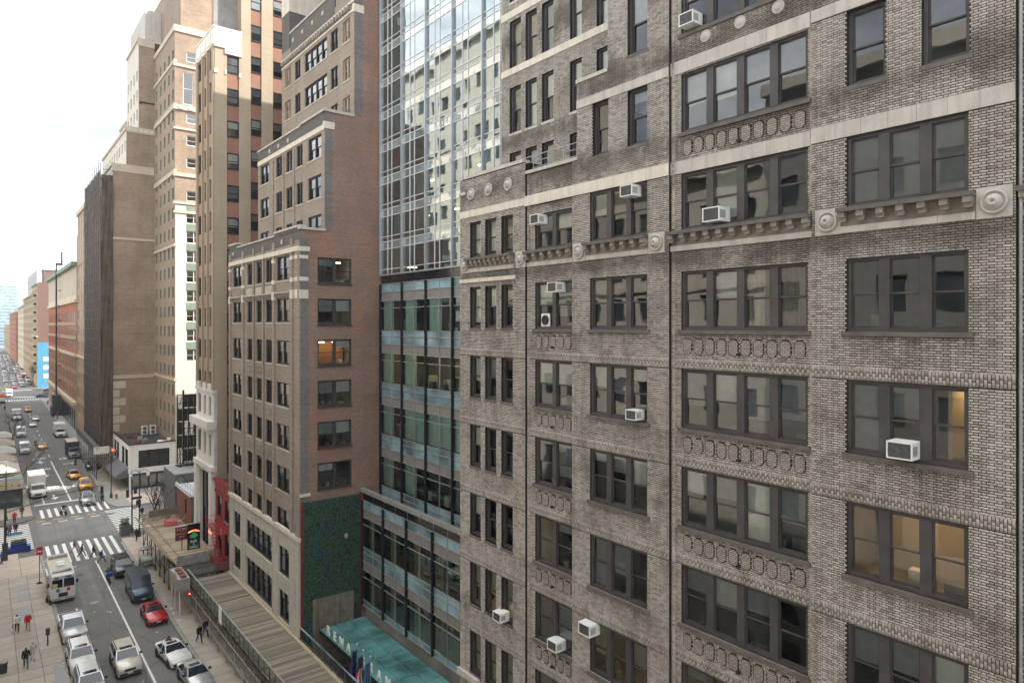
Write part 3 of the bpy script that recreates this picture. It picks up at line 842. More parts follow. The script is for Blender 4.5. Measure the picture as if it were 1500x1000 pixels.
# brick returns on the party corner by the hotel and on the bay edges: thin pilaster strips
for a, d in ((BB[0] + 0.07, REC - .05), (DB[0] + 0.08, REC - .05), (DB[1] - 0.10, REC - .05)):
    for j in range(int(9 / CH), int(47 / CH)):
        if a < 9 and j * CH > 37.3: break
        z = j * CH
        if 32.8 < z < 33.62: continue
        bricks.append((a, a + 0.108, d, REC + 0.03, z + .0065, z + CH - .0065)); tones.append(brnd.random())
# the 300 bricks that show largest become parts of their own
cand = []
for i, b in enumerate(bricks):
    if b[0] > 24.6 and b[1] < END_U and (abs(b[1] - b[0] - S_L) < 1e-4 or abs(b[1] - b[0] - H_L) < 1e-4) and 20.9 < b[4] < 38.2:
        Y = LOFT_Y - b[0]
        cand.append((Y * Y + (b[4] - 30) ** 2 * 0.25 + (0 if b[1] - b[0] > 0.2 else 4), i))
cand.sort(); pick = {i for _, i in cand[:300]}
bm_s = MB().box(0, S_L, 0, 0.03, 0, CH - 0.0196).mesh('brick', M['loft_brick_single'])
bm_h = MB().box(0, H_L, 0, 0.03, 0, CH - 0.0196).mesh('brick', M['loft_brick_single'])
for i in pick:
    b = bricks[i]; LF.put('brick', bm_s if b[1] - b[0] > 0.2 else bm_h, b[0], b[2], b[4])
rest = [i for i in range(len(bricks)) if i not in pick]
o = put('brickwork', boxes_mesh([bricks[i] for i in rest], 'brickwork', M['loft_brick'], [tones[i] for i in rest]), loft, (21, LOFT_Y, 0), LF.rot)
o['kind'] = 'stuff'

# windows: what hangs in each, seen from the street
B_ = {('D', 0): [None, ('blind_pale', .48), ('curtain', 1), ('curtain', 1)], ('E', 0): [None, None, None], ('C', 0): [('blind_grey', .5), None, None],
      ('D', 1): [('blind_grey', .62), ('blind_pale', .5), ('blind_grey', .75), ('blind_grey', .68)], ('E', 1): [('blind_grey', 1), ('blind_grey', .45), None],
      ('C', 1): [('blind_pale', .45), ('blind_grey', .55), ('blind_pale', .25)], ('B', 1): [('blind_pale', .5), ('blind_pale', .52)],
      ('E', 2): [None, None, None], ('D', 2): [('blind_pale', .42), ('blind_grey', .4), ('blind_pale', 1), ('blind_grey', .55)],
      ('D', 3): [('blind_grey', .4), ('blind_pale', .5), ('blind_grey', .4), None], ('E', 3): [('blind_grey', .5), ('blind_grey', .45), ('blind_pale', .4)],
      ('E', -1): [('blind_grey', 1), ('blind_grey', 1), ('blind_grey', 1)], ('D', -1): [None, ('blind_pale', .9), None, None],
      ('D', -2): [('blind_pale', .55), ('blind_pale', .6), ('blind_grey', .5), ('blind_grey', .5)], ('E', -2): [None],
      ('B', 0): [('blind_pale', .5), ('blind_grey', .75)], ('C', -1): [('blind_pale', .5), ('blind_warm', .62), None]}
for (a, b, c, d, n, cl, r) in wins:
    bl = B_.get((cl, r)) or [rand_blind(wrnd, 0.3 if r >= 4 else 0.1) for _ in range(n)]
    if cl == 'A' and r <= 0: bl = [('blind_warm' if a > 3 else 'blind_pale', wrnd.choice([.5, .9]))]
    if cl == 'A' and r in (4, 5): bl = [('blind_warm', .6 if r == 4 else 1)]
    if b > 20 and r > 4: continue
    dd = REC if cl in 'BD' else (0.30 if cl == 'F' else 0.0)
    window(LF, a, c, b - a, d - c, n, glass=M['glass_wavy' if (cl, r) in (('E', 0), ('D', -1), ('C', 0), ('B', 2), ('D', 3)) or wrnd.random() < .2 else 'glass'],
           edge=0.10 if n > 1 else 0.11, mull=0.30 if cl in 'DE' else (0.27 if cl == 'C' else 0.25), d=dd, d0=0.09 if n > 1 else 0.16,
           sill=None if r == -1 else M['sill_stone'], sill_ext=0.13 if n > 1 else 0.06, blinds=bl, meet=0.5)

# rooms behind the windows
rm = MB()
levels = [LINT[k] - WH - 0.85 for k in range(8)] + [32.55, 36.4, 40.25, 44.0]
for z in levels: rm.box(11.6 if z > 36 else 0.3, 36.0, 0.45, 6.0 if z < 36 else 2.8, z, z + 0.30)
rm.box(0.3, 36.0, 6.0, 6.2, 0, 36)
rm.box(0.3, 36.0, 0.5, 6.2, 35.95, 36.2)
rm.box(11.6, 36.0, 2.8, 3.0, 36, 47)
for u in (5.3, 9.3, 14.1, 20.6, 26.0): rm.box(u, u + 0.15, 0.45, 6.0, 0, 36.0)
put('interior', rm.mesh('interior', M['interior']), loft, (21, LOFT_Y, 0), LF.rot)
pw = MB(); pw.box(20.9, 25.9, 2.6, 2.7, LINT[1] - 3.05, LINT[1] + .3); pw.box(20.9, 25.9, 3.4, 3.5, LINT[2] - 3.05, LINT[2] + .3)
pw.box(23.95, 24.05, 0.5, 2.6, LINT[1] - 3.05, LINT[1] + .3)
pw.box(0.4, 5.2, 2.2, 2.3, LINT[4] - 3.05, LINT[4] + .3); pw.box(0.4, 5.2, 2.2, 2.3, LINT[5] - 3.05, LINT[5] + .3)
pw.box(9.6, 13.9, 2.6, 2.7, 33.0, 36.2)
put('partition_wall', pw.mesh('partition_wall', M['interior_wall']), loft, (21, LOFT_Y, 0), LF.rot)
lampm = MB().box(0, 0.9, 0, 0.25, 0, 0.06).mesh('ceiling_lamp', M['lamp_warm'])
for u, d, z in ((24.3, 1.2, LINT[1] + .1), (22.0, 1.6, LINT[2] + 0.1), (23.3, 1.3, LINT[2] + 0.1), (1.0, 1.2, LINT[4] + .1), (3.2, 1.2, LINT[4] + .1), (1.0, 1.2, LINT[5] + .1), (3.4, 1.2, LINT[5] + .1), (11.5, 1.3, 36.0), (15.4, 1.2, LINT[4] + .1), (12.6, 1.2, LINT[4] + 0.1)):
    LF.put('ceiling_lamp', lampm, u, d, z)
# furniture glimpsed behind the glass
fm = MB()
fr = random.Random(3)
for (a, b, c, d, n, cl, r) in wins:
    if n == 1 and fr.random() < .6: continue
    for _ in range(n):
        u = fr.uniform(a + .1, b - .5); w = fr.uniform(.25, .7); h = fr.uniform(.05, .55)
        fm.mat(fr.choice([0, 0, 1, 2])).box(u, u + w, 0.55, 0.9, c - 0.2, c + h)
put('furniture', fm.mesh('furniture', [M['interior'], M['blind_pale'], M['bracket_stone']]), loft, (21, LOFT_Y, 0), LF.rot)
# ledge and light panel at the foot of the hotel corner, rain pipe at the near end
LF.put('ledge', box_mesh('ledge', 1.9, 0.30, 0.30, M['limestone']), 0.0, -0.22, 10.62)
LF.put('stone_cap', box_mesh('stone_cap', 5.0, 0.5, 0.17, M['limestone']), 0.55, -0.05, 38.0)
LF.put('stone_cap', box_mesh('stone_cap', 3.66, 0.5, 0.15, M['limestone']), 5.70, 0.02, 37.40)
LF.put('stone_cap', box_mesh('stone_cap', 1.9, 0.5, 0.16, M['limestone']), 9.34, -0.06, 40.80)
LF.put('stone_cap', box_mesh('stone_cap', 0.62, 0.5, 0.16, M['limestone']), -0.06, -0.06, 36.95 + 0.2)
pp = MB().tube((25.74, 0.10, 8), (25.74, 0.10, 47), 0.045, 8)
put('rain_pipe', pp.mesh('rain_pipe', M['galv']), loft, (21, LOFT_Y, 0), LF.rot)
rl = MB()
for i in range(3): rl.tube((4.6, 0.45, 37.75 + i * 0.3), (9.3, 0.45, 37.75 + i * 0.3), 0.02, 6)
for i in range(5): rl.tube((4.7 + i * 1.1, 0.45, 37.5), (4.7 + i * 1.1, 0.45, 38.4), 0.022, 6)
put('terrace_rail', rl.mesh('terrace_rail', M['galv']), loft, (21, LOFT_Y, 0), LF.rot)

# set-back upper block of the loft
L2 = Facade(loft, 'front', 23.9, 31.1)
w2 = []
for zl, h in ((47.37, 2.66), (43.6, 2.64), (39.82, 2.6), (51.1, 2.6)):
    for y0, y1 in ((30.32, 29.30), (28.88, 27.92), (27.48, 26.55), (25.27, 24.42), (23.35, 22.5)):
        w2.append((31.1 - y0, 31.1 - y1, zl - h, zl))
mb = wall_mb(MB(), 0, 13, 36.4, 54, w2, y=0.012, rev=0.3)
mb.face([(0, 0.012, 36.4), (0, 0.012, 54), (0, 14, 54), (0, 14, 36.4)])
put('setback_wall', mb.mesh('setback_wall', M['mortar']), loft, L2.w(0, 0, 0), L2.rot)
ex = list(w2) + [(0, 13, 44.33, 44.70), (0, 13, 47.6, 48.0)]; bricks = []; tones = []
lay(0, 12, 37.5, 51.0, 0.0)
o = put('setback_brickwork', boxes_mesh(bricks, 'setback_brickwork', M['loft_brick'], tones), loft, L2.w(0, 0, 0), L2.rot); o['kind'] = 'stuff'
stone_course(L2, 'stone_block', 0, 12, 44.33, 44.70, 0.03, 0.05, 0.8, M['limestone_light']); stone_course(L2, 'stone_block', 0, 12, 47.6, 48.0, 0.03, 0.05, 0.8, M['limestone_light'])
L2.put('medallion', med_s, 1.1, 0.0, 48.9)
rm = MB()
for z in (38.9, 42.9 - .3, 46.4, 50.2): rm.box(0.1, 12, 0.45, 4, z - 2.3, z - 2.0)
rm.box(0.1, 12, 4, 4.2, 37, 54)
put('setback_interior', rm.mesh('setback_interior', M['interior']), loft, L2.w(0, 0, 0), L2.rot)
for a, b, c, d in w2:
    window(L2, a, c, b - a, d - c, 1, edge=0.12, d0=0.15, sill=M['limestone'], sill_ext=0.07, blinds=[(wrnd.choice(['blind_pale', 'blind_warm', 'blind_grey']), wrnd.choice([.5, 1, 1]))])

# ---------------------------------------------------------------- window air conditioners (things of their own)
AC_G = 'window air conditioners on the pale brick loft'
cas = MB()
cas.mat(0); W_, H_, D_ = 0.64, 0.46, 0.52
cas.box(0, W_, -D_, 0.1, 0, 0.035); cas.box(0, W_, -D_, 0.1, H_ - 0.035, H_); cas.box(0, 0.035, -D_, 0.1, 0.035, H_ - 0.035); cas.box(W_ - 0.035, W_, -D_, 0.1, 0.035, H_ - 0.035)
for i in range(6):   # vents on the flanks
    cas.mat(1); y = -D_ + 0.06 + i * 0.05
    cas.box(-0.004, 0.0, y, y + 0.025, 0.1, H_ - 0.1); cas.box(W_, W_ + 0.004, y, y + 0.025, 0.1, H_ - 0.1)
cas = cas.mesh('casing', [M['ac_white'], M['ac_grille']])
gri = MB(); gri.box(0.035, W_ - 0.035, -D_ + 0.03, -D_ + 0.06, 0.035, H_ - 0.035)
for i in range(11):
    x = 0.06 + i * (W_ - 0.14) / 10; gri.box(x, x + 0.012, -D_ + 0.015, -D_ + 0.03, 0.045, H_ - 0.045)
gri = gri.mesh('grille', M['ac_grille'])
def ac(u, d, z, label, s=1.0):
    t = thing('air_conditioner', label, 'air conditioner', LF.w(u, d, z), LF.rot, AC_G)
    t.scale = (s, s, s)
    sub('casing', cas, t); sub('grille', gri, t)
def u_of(px): return LOFT_Y - on_x(px, 475).y
ac(u_of(1001), REC + .1, 41.25, 'white air conditioner in the four-light window above the carved medallion frieze')
ac(u_of(918), .1, 35.22, 'white air conditioner hung at the top of a window just above the bracket cornice')
ac(u_of(782.5), REC + .1, 34.8, 'white air conditioner at the top of the two-light window with a bracket cornice below')
ac(u_of(1037), REC + .1, 33.72, 'large white air conditioner on the bracket cornice ledge of the four-light window', 1.12)
ac(u_of(808), REC + .1, 31.5, 'white air conditioner in the window with the round exhaust fan')
ac(u_of(924.5), .1, LINT[1] - WH + .1, 'small white air conditioner on the sill of a window with a half-drawn white blind', .88)
ac(u_of(1308), .1, LINT[1] - WH + .12, 'white air conditioner below the yellow-lit office window', 1.08)
ac(u_of(731), .1, LINT[4] - WH + .1, 'white air conditioner under a single window with a warm lit blind')
ac(u_of(808), REC + .1, LINT[4] - WH + .12, 'white air conditioner on the sill of the lowest whole two-light window')
ac(u_of(858), .1, LINT[4] - .55, 'white air conditioner jutting from the top corner of the lowest three-light window', 1.1)
fan = thing('exhaust_fan', 'round black exhaust fan set in a white panel of the window sash', 'fan', LF.w(u_of(786.5), REC + .16, LINT[0] - WH + .12), LF.rot)
fb = MB().box(0, .62, -.01, .03, 0, .62).mesh('panel', M['ac_white']); sub('panel', fb, fan)
fr_ = MB(); fr_.lathe([(.24, -.012), (.24, -.06), (.2, -.075), (.18, -.04), (.05, -.04), (.05, -.08), (.01, -.08)], 20, (.31, 0, .31), 'y'); sub('fan_ring', fix_normals(fr_.mesh('fan_ring', M['frame_black'])), fan)
# ---------------------------------------------------------------- glass hotel between the two brick buildings
M['spandrel_teal'] = darkglass('spandrel_teal', (0.19, 0.285, 0.325), 0.12, 0.6, 0.0)
M['spandrel_black'] = darkglass('spandrel_black', (0.010, 0.010, 0.014), 0.1, 0.6, 0.0)
M['louvre_grey'] = pm('louvre_grey', (0.22, 0.21, 0.20), 0.6, 0.1, 2.0)
M['alu'] = pm('alu', (0.42, 0.44, 0.46), 0.4, 0.08, 2.0, metal=0.5)
M['alu_white'] = pm('alu_white', (0.66, 0.68, 0.69), 0.45, 0.06, 2.0)
M['mullion_dark'] = pm('mullion_dark', (0.025, 0.025, 0.032), 0.4, 0.15, 2.0, metal=0.3)
M['hotel_glass'] = glassmat('hotel_glass', (0.80, 0.97, 0.95), 2.1, wavy=0.03, wscale=0.5, refl=(0.82, 0.95, 1.0))
M['hotel_mirror'] = glassmat('hotel_mirror', (0.58, 0.82, 0.82), 4.2, wavy=0.05, wscale=0.55, refl=(0.86, 0.97, 1.0))
M['spandrel_mirror'] = darkglass('spandrel_mirror', (0.16, 0.25, 0.27), 0.05, 1.0, 0.12); M['spandrel_mirror'].node_tree.nodes['Principled BSDF'].inputs['IOR'].default_value = 3.0
M['sheer'] = pm('sheer', (0.72, 0.80, 0.75), 0.9, 0.06, 2.0)
M['canopy_glass'] = darkglass('canopy_glass', (0.10, 0.255, 0.25), 0.18, 0.5, 0.0)
hotel = thing('glass_hotel', 'teal and mirrored glass hotel tower set back between two brick buildings', 'building', (26.6, 55, 0))
HY = 55.0
MODS = [0.2 + 3.93 * i for i in range(8)]
hr = random.Random(21)
def panel(fac, name, u, z, w, h, mat, d=0.0, g=0.03):
    o = fac.put(name, quad_mesh(name, round(w - 2*g, 3), round(h - 2*g, 3), mat), u + g, d, z + g)
    if 'pane' in name: o.rotation_euler = (R(hr.gauss(0, .22)), 0, fac.rot + R(hr.gauss(0, .22)))     # panes never hang quite true
    return o
def curtain_section(fac, mods, ztop, floors, rows, glass, zend, bar_mat, thick_mat, mull_w=0.14):
    """rows: (name, height, kind) from the top of each storey down"""
    ulist = []
    for a in mods[:-1]: ulist += [a, a + 1.965]
    z = ztop; levels = [ztop]
    for f in range(floors):
        for nm, h, kind in rows:
            z2 = z - h
            for i, u in enumerate(ulist):
                if kind == 'glass':
                    panel(fac, 'pane', u, z2, 1.965, h, glass)
                else:
                    panel(fac, nm, u, z2, 1.965, h, M[kind], 0.01)
            z = z2; levels.append(z)
    L = mods[-1] - mods[0]
    for z_ in levels: fac.put('transom', box_mesh('transom', L, 0.10, 0.055, bar_mat), mods[0], -0.045, z_ - 0.027)
    for i, u in enumerate(mods): fac.put('mullion', box_mesh('mullion', mull_w, 0.30, ztop - z, thick_mat), u - mull_w / 2, -0.20, z)
    for u in mods[:-1]: fac.put('thin_mullion', box_mesh('thin_mullion', 0.05, 0.11, ztop - z, bar_mat), u + 1.965 - 0.025, -0.05, z)
    return levels
# podium
PF = Facade(hotel, 'front', 26.6, HY)
T = Facade(hotel, 'front', 28.4, HY)
mods6 = MODS[:7]
panel_z = 15.2
for u in mods6[:-1]:
    for k in (0, 1): panel(PF, 'black_panel', u + k * 1.965, 14.45, 1.965, 0.75, M['spandrel_black'], 0.01); panel(T, 'black_panel', u + k * 1.965, 33.60, 1.965, 0.75, M['spandrel_black'], 0.01)
rowsL = [('spandrel_panel', .73, 'spandrel_teal'), ('louvre_panel', .78, 'louvre_grey'), ('g', .64, 'glass'), ('g', 2.0, 'glass'), ('spandrel_panel', .5, 'spandrel_teal')]
curtain_section(PF, mods6, 14.45, 2, rowsL, M['hotel_glass'], 0, M['alu'], M['mullion_dark'])
curtain_section(T, mods6, 33.60, 5, rowsL, M['hotel_glass'], 0, M['alu'], M['mullion_dark'])
PF.put('coping', box_mesh('coping', 24.0, 0.42, 0.28, M['galv']), -0.02, -0.25, 15.2)
T.put('coping', box_mesh('coping', 24.0, 0.3, 0.10, M['alu']), 0, -0.16, 34.35)
pd = MB(); pd.box(0.2, 24, 0.4, 1.0, 0, 4.4)
put('entrance_wall', pd.mesh('entrance_wall', M['spandrel_black']), hotel, PF.w(0, 0, 0), PF.rot)
# upper storeys
U0 = 34.45
ulist = []
for a in mods6[:-1]: ulist += [(a, 1.25), (a + 1.25, 0.75), (a + 2.0, 1.93)]
lev = []
for f in range(10):
    z0 = U0 + f * 2.92; lev += [z0, z0 + .45, z0 + 2.25]
    for u, w in ulist:
        if u > 19: continue
        far = u < 9
        panel(T, 'lower_pane', u, z0, w, .45, M['hotel_mirror'])
        panel(T, 'pane', u, z0 + .45, w, 1.80, M['hotel_mirror'])
        panel(T, 'spandrel_pane', u, z0 + 2.25, w, .67, M['spandrel_mirror'], 0.008)
for z_ in lev: T.put('transom', box_mesh('transom', 23.5, 0.09, 0.05, M['alu_white']), 0.2, -0.04, z_ - .025)
for u in mods6: T.put('mullion', box_mesh('mullion', 0.13, 0.28, 29.2, M['alu']), u - .065, -0.20, U0)
for a in mods6[:-1]:
    for du in (1.25, 2.0): T.put('thin_mullion', box_mesh('thin_mullion', 0.05, 0.10, 29.2, M['alu_white']), a + du - .025, -0.045, U0)
T.put('upper_block', MB().box(0, 23.8, 0.5, 16, 63.7, 74).mesh('upper_block', M['spandrel_teal']))
vent = MB().box(0, .72, 0, .05, 0, 1.7).mesh('vent_window', M['alu_white'])
# rooms
hi = MB()
for z in (14.45, 9.8, 5.15): hi.box(0.1, 24, 0.35, 8, z - 1.45, z - .05)
for z in [33.6 - 4.65 * i for i in range(4)]: hi.box(0.1, 24, 2.1, 9, z - 1.45, z - .05)
for f in range(11): hi.box(0.1, 24, 2.2, 9, U0 + f * 2.92 - .6, U0 + f * 2.92 - .05)
hi.box(0.0, 24, 7.0, 7.2, 0, 64)
for u in MODS[:7]: hi.box(u - .05, u + .05, 2.6, 7, U0, 63.6)
hi.box(0.02, 0.10, 0.3, 8, 0, 15.0); hi.box(0.02, 0.10, 2.0, 8, 15.0, 64); hi.box(0.1, 24, 0.3, 1.75, 13.6, 13.85)
put('interior', hi.mesh('interior', M['interior']), hotel, PF.w(0, 0, 0), PF.rot)
def drape(fac, u, z, w, h): fac.put('drape', fold_mesh('drape', w, h, M['sheer']), u, 0.25, z)
for f in range(4):
    zt = 33.6 - 4.65 * f - 1.51
    for i, u in enumerate(mods6[:-1]):
        for k in (0, 1):
            if (f == 2 and i in (1, 2)) or (i == 0 and k == 0) or hr.random() < .28: drape(T, u + k * 1.965, zt - 2.6, 1.9, 2.6)
for f in range(10):
    for i, (u, w) in enumerate(ulist):
        if u < 19 and hr.random() < (.8 if u < 4 else .42): T.put('drape', fold_mesh('drape', w, 1.8, M['sheer']), u, 0.22, U0 + f * 2.92 + .45)
hl = MB().box(0, .7, 0, .12, 0, .1).mesh('ceiling_lamp', M['lamp_warm'])
for i, u in enumerate((1.5, 4.9, 6.3, 9.2, 10.6, 13.5, 17)): T.put('ceiling_lamp', hl, u, 1.0 + .5 * (i % 2), 28.95 - 1.62)
for u, f in ((5.0, 1), (6.0, 2), (9.5, 1), (2.4, 0), (13.0, 2)): T.put('ceiling_lamp', hl, u, 1.6, U0 + f * 2.92 + 1.9)
for u, z in ((6.2, 12.5), (9.4, 12.5), (9.0, 7.9), (12.5, 7.9)): PF.put('ceiling_lamp', hl, u, 2.4, z)
col_m = MB().box(0, .35, 0, .35, 0, 9.3).mesh('column', M['blind_warm'])
for u in MODS[:6]: PF.put('column', col_m, u + .3, .5, 5.0)
hf = MB()
for _ in range(60):
    u = hr.uniform(.5, 20); f = hr.choice([0, 1, 2, 3]); w = hr.uniform(.3, 1.2); z = 33.6 - 4.65 * f - 4.15
    hf.mat(hr.choice([0, 0, 1])).box(u, u + w, 2.4, 2.9, z, z + hr.uniform(.3, 1.1))
put('furniture', hf.mesh('furniture', [M['interior'], M['blind_pale']]), hotel, PF.w(0, 0, 0), PF.rot)

# ---------------------------------------------------------------- glass entrance canopy with letters and flags
canopy = thing('entrance_canopy', 'teal glass entrance canopy with raised white letters along its edge', 'canopy', (22.5, 54.6, 4.0))
cp = MB().box(0, 1.33, 0, 1.9, 0, 0.05).mesh('glass_panel', M['canopy_glass'])
for i in range(3):
    for j in range(12): put('glass_panel', box_mesh('glass_panel', 1.31, 1.85, 0.05, M['canopy_glass']), canopy, (22.5 + i * 1.36, 54.6 - 1.9 * (j + 1), 4.14))
fr = MB(); fr.box(22.47, 26.6, 31.8, 54.62, 3.72, 4.12)
put('canopy_frame', MB().box(0, 4.1, 0, -22.8, 0, .36).mesh('canopy_frame', M['mullion_dark']), canopy, (22.5, 54.6, 3.76))
spt = MB().tube((0, 0, 0), (0, 0, .02), .05, 8).mesh('panel_clip', M['steel'])
for i in range(1, 3):
    for j in range(1, 12): put('panel_clip', spt, canopy, (22.5 + i * 1.36 - .008, 54.6 - 1.9 * j + .01, 4.19))
M['letter_white'] = pm('letter_white', (0.78, 0.78, 0.76), 0.4, 0.05, 2.0)
for i, ch in enumerate('RENAISSANCE'):
    me = text_mesh(ch, 1.0, M['letter_white'], 0.04, 'letter', 0.02)
    o = put('letter', me, canopy, (22.66, 53.15 - i * 1.30, 4.2)); o.rotation_euler = (R(90), 0, -math.pi / 2)
ct = MB()
for i in range(11): ct.box(22.6, 22.64, 53.05 - i * 1.3, 53.25 - i * 1.3, 4.19, 4.22)
def flag(px, py, label, kind):
    p = on_x(px, py, 22.1)
    t = thing('flagpole', label, 'flagpole', (p.x, p.y, 0.13), 0, 'flagpoles at the hotel entrance')
    h = p.z - .13
    sub('pole', MB().tube((0, 0, 0), (0, 0, h), .035, 8).mesh('pole', M['steel']), t)
    sub('finial', MB().lathe([(.02, h), (.07, h + .04), (.075, h + .09), (.04, h + .14), (.01, h + .16)], 10).mesh('finial', M['alu_white'], True), t)
    mb = MB(); nx, nz = 7, 16
    cols = {'us': None}
    W, L = .42, 2.3
    def pt(i, j):
        f = i / nx; zz = h - .35 - L * j / nz - .25 * f * f
        return (-.03 - W * f + .05 * math.sin(j * .5), .16 * math.sin(i * 1.7 + j * .25) * f + .05, zz)
    for i in range(nx):
        for j in range(nz):
            if kind == 'us': mb.mat(2 if (j < 6 and i < 7) else (i % 2))
            else: mb.mat(3 if kind == 'blue' else 4)
            mb.face([pt(i, j), pt(i + 1, j), pt(i + 1, j + 1), pt(i, j + 1)])
    sub('flag', mb.mesh('flag', [M['flag_red'], M['flag_white'], M['flag_navy'], M['flag_navy'], M['flag_teal']], True), t)
for k, c in (('red', (.45, .03, .04)), ('white', (.7, .7, .68)), ('navy', (.02, .03, .10)), ('teal', (.03, .12, .22))): M['flag_' + k] = pm('flag_' + k, c, .8, .1, 4)
flag(523, 944, 'flagpole with a dark navy flag in front of the hotel canopy', 'blue')
flag(532, 953, 'flagpole with a red and white striped flag and blue field', 'us')
flag(542.5, 962, 'flagpole with a blue-teal flag in front of the hotel canopy', 'teal')
# ---------------------------------------------------------------- brown stepped brick building beyond the hotel
M['brown_front'] = brickmat('brown_front', (0.40, 0.34, 0.28), (0.29, 0.245, 0.20), (0.17, 0.15, 0.13), 'y', stain=0.45)
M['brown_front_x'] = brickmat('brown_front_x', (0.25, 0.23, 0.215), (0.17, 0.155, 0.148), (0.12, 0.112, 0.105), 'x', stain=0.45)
M['brown_side'] = brickmat('brown_side', (0.31, 0.195, 0.15), (0.20, 0.132, 0.106), (0.27, 0.23, 0.2), 'x', stain=0.4, patch=(0.50, 0.18, 0.09), patch_amt=0.65)
M['dark_brick'] = brickmat('dark_brick', (0.165, 0.152, 0.146), (0.12, 0.11, 0.106), (0.06, 0.055, 0.05), 'y', stain=0.3)
M['ashlar'] = pm('ashlar', (0.47, 0.435, 0.375), 0.8, 0.12, 1.5, fine=0.2, streak=0.5)
M['cream_stone'] = pm('cream_stone', (0.62, 0.58, 0.49), 0.8, 0.1, 1.2, fine=0.2, streak=0.3)
M['frame_mid'] = pm('frame_mid', (0.05, 0.045, 0.042), 0.6, 0.2, 2)
M['frame_tan'] = pm('frame_tan', (0.36, 0.25, 0.17), 0.6, 0.2, 2)
brown = thing('brown_brick_building', 'stepped brown brick building with blank side wall and dark steel windows', 'building', (21, 75.25, 0))
BYR, BYL = 55.0, 75.25
br = random.Random(9)
F1 = Facade(brown, 'front', 21.0, BYL); F2 = Facade(brown, 'front', 23.12, 72.62); F3 = Facade(brown, 'front', 25.86, 73.15)
SD = Facade(brown, 'side', 21.0, BYR)
# lower block front
bl = [(1.0, 4.1, 2), (5.85, 7.84, 1), (8.67, 10.69, 1), (11.46, 13.35, 1), (14.35, 17.7, 2)]
rows1 = [36.05 - 3.735 * k for k in range(7)]
w1 = [(a + .05, b - .05, zl - 2.15, zl, n) for zl in rows1 for a, b, n in bl]
ashw = [(1.5, 3.8, 8.0, 10.4, 2), (1.5, 3.8, 4.6, 6.75, 2), (5.7, 13.35, 8.1, 10.45, 5), (5.7, 13.35, 3.9, 6.7, 5), (15.1, 17.7, 7.9, 10.3, 2), (15.1, 17.7, 3.9, 6.4, 2)]
mb = wall_mb(MB(), 0, 20.25, 11.9, 37.2, [w[:4] for w in w1], rev=.3)
mb.mat(0)
put('wall', mb.mesh('wall', M['brown_front']), brown, F1.w(0, 0, 0), F1.rot)
mb = wall_mb(MB(), 0, 20.25, 0, 11.9, [w[:4] for w in ashw], y=-.04, rev=.34); mb.face([(20.25, -.04, 0), (20.25, -.001, 0), (20.25, -.001, 11.9), (20.25, -.04, 11.9)])
put('ashlar_wall', mb.mesh('ashlar_wall', M['ashlar']), brown, F1.w(0, 0, 0), F1.rot)
# ashlar joints as separate courses standing proud
for z in [3.5 + .52 * i for i in range(16)]:
    for a, b in ((0.02, 1.42), (3.88, 5.62), (13.43, 15.02), (17.78, 20.24)):
        F1.put('stone_block', box_mesh('stone_block', b - a, .05, .49, M['ashlar']), a, -.075, z)
F1.put('stone_band', box_mesh('stone_band', 20.4, .3, .35, M['cream_stone']), -.05, -.2, 11.75)
for a, b, c, d, n in ashw:
    window(F1, a, c, b - a, d - c, n, mat=M['frame_black'], edge=.08, mull=.09, d0=.1, sill=M['cream_stone'], sill_ext=.12, sill_h=.2, blinds=[rand_blind(br) for _ in range(n)], two_panes=True, meet=.35)
for a, b, c, d, n in w1:
    window(F1, a, c, b - a, d - c, n if n == 2 else 2, mat=M['frame_black'], edge=.10, mull=.16 if n == 2 else .10, d0=.12, rail=.045,
           sill=M['ashlar'], sill_ext=.1, sill_h=.12, blinds=[rand_blind(br) for _ in range(2)], two_panes=(n == 2))
# piers, carved spandrels, parapet with pale stone bands
for u in (0.0, 4.5, 7.95, 10.78, 13.6, 18.2): F1.put('pier', box_mesh('pier', .55 if u in (0, 4.5, 13.6) else .42, .14, 25.3, M['brown_front']), u, -.14, 12.1)
F1.put('pier', box_mesh('pier', .9, .14, 25.0, M['brown_front']), 19.35, -.14, 12.1)
spm = MB(); spm.box(0, 1.95, -.04, .0, 0, .9)
for i in range(4): spm.box(.12 + i * .45, .42 + i * .45, -.09, -.04, .14, .76)
spm = spm.mesh('spandrel_panel', M['ashlar'])
spm_d = MB(); spm_d.box(0, 1.95, -.03, 0, 0, .9)
for i in range(4): spm_d.box(.14 + i * .45, .40 + i * .45, -.07, -.03, .14, .76)
spm_d = spm_d.mesh('spandrel_panel', M['brown_front'])
for k in range(6):
    z = rows1[k] - 2.15 - 1.25
    for a in (5.87, 8.7, 11.45): F1.put('spandrel_panel', spm_d if k > 0 else spm, a, 0, z)
for u in (0, 4.5, 13.6, 18.2, 19.35):
    for z0, z1 in ((32.2, 32.95), (33.65, 34.0), (35.55, 35.85)): F1.put('stone_block', box_mesh('stone_block', .58, .2, z1 - z0, M['cream_stone']), u - .02, -.18, z0)
brk2 = MB().box(0, .2, -.22, 0, 0, .28).mesh('bracket', M['bracket_stone'])
for a, b in ((0.6, 4.4), (5.1, 13.5), (14.3, 18.1)):
    F1.put('cornice_ledge', box_mesh('cornice_ledge', b - a, .26, .10, M['ashlar']), a, -.26, 32.75)
    n = int((b - a) / .5)
    for i in range(n): F1.put('bracket', brk2, a + .05 + i * (b - a - .3) / (n - 1), 0, 32.46)
par = MB(); par.box(0, 20.25, .0, .4, 37.2, 37.9); par.box(0.0, .0001, 0, 0, 0, 0)
put('parapet', MB().box(0, 20.22, -.02, .4, 36.9, 37.95).mesh('parapet', M['dark_brick']), brown, F1.w(0, 0, 0), F1.rot)
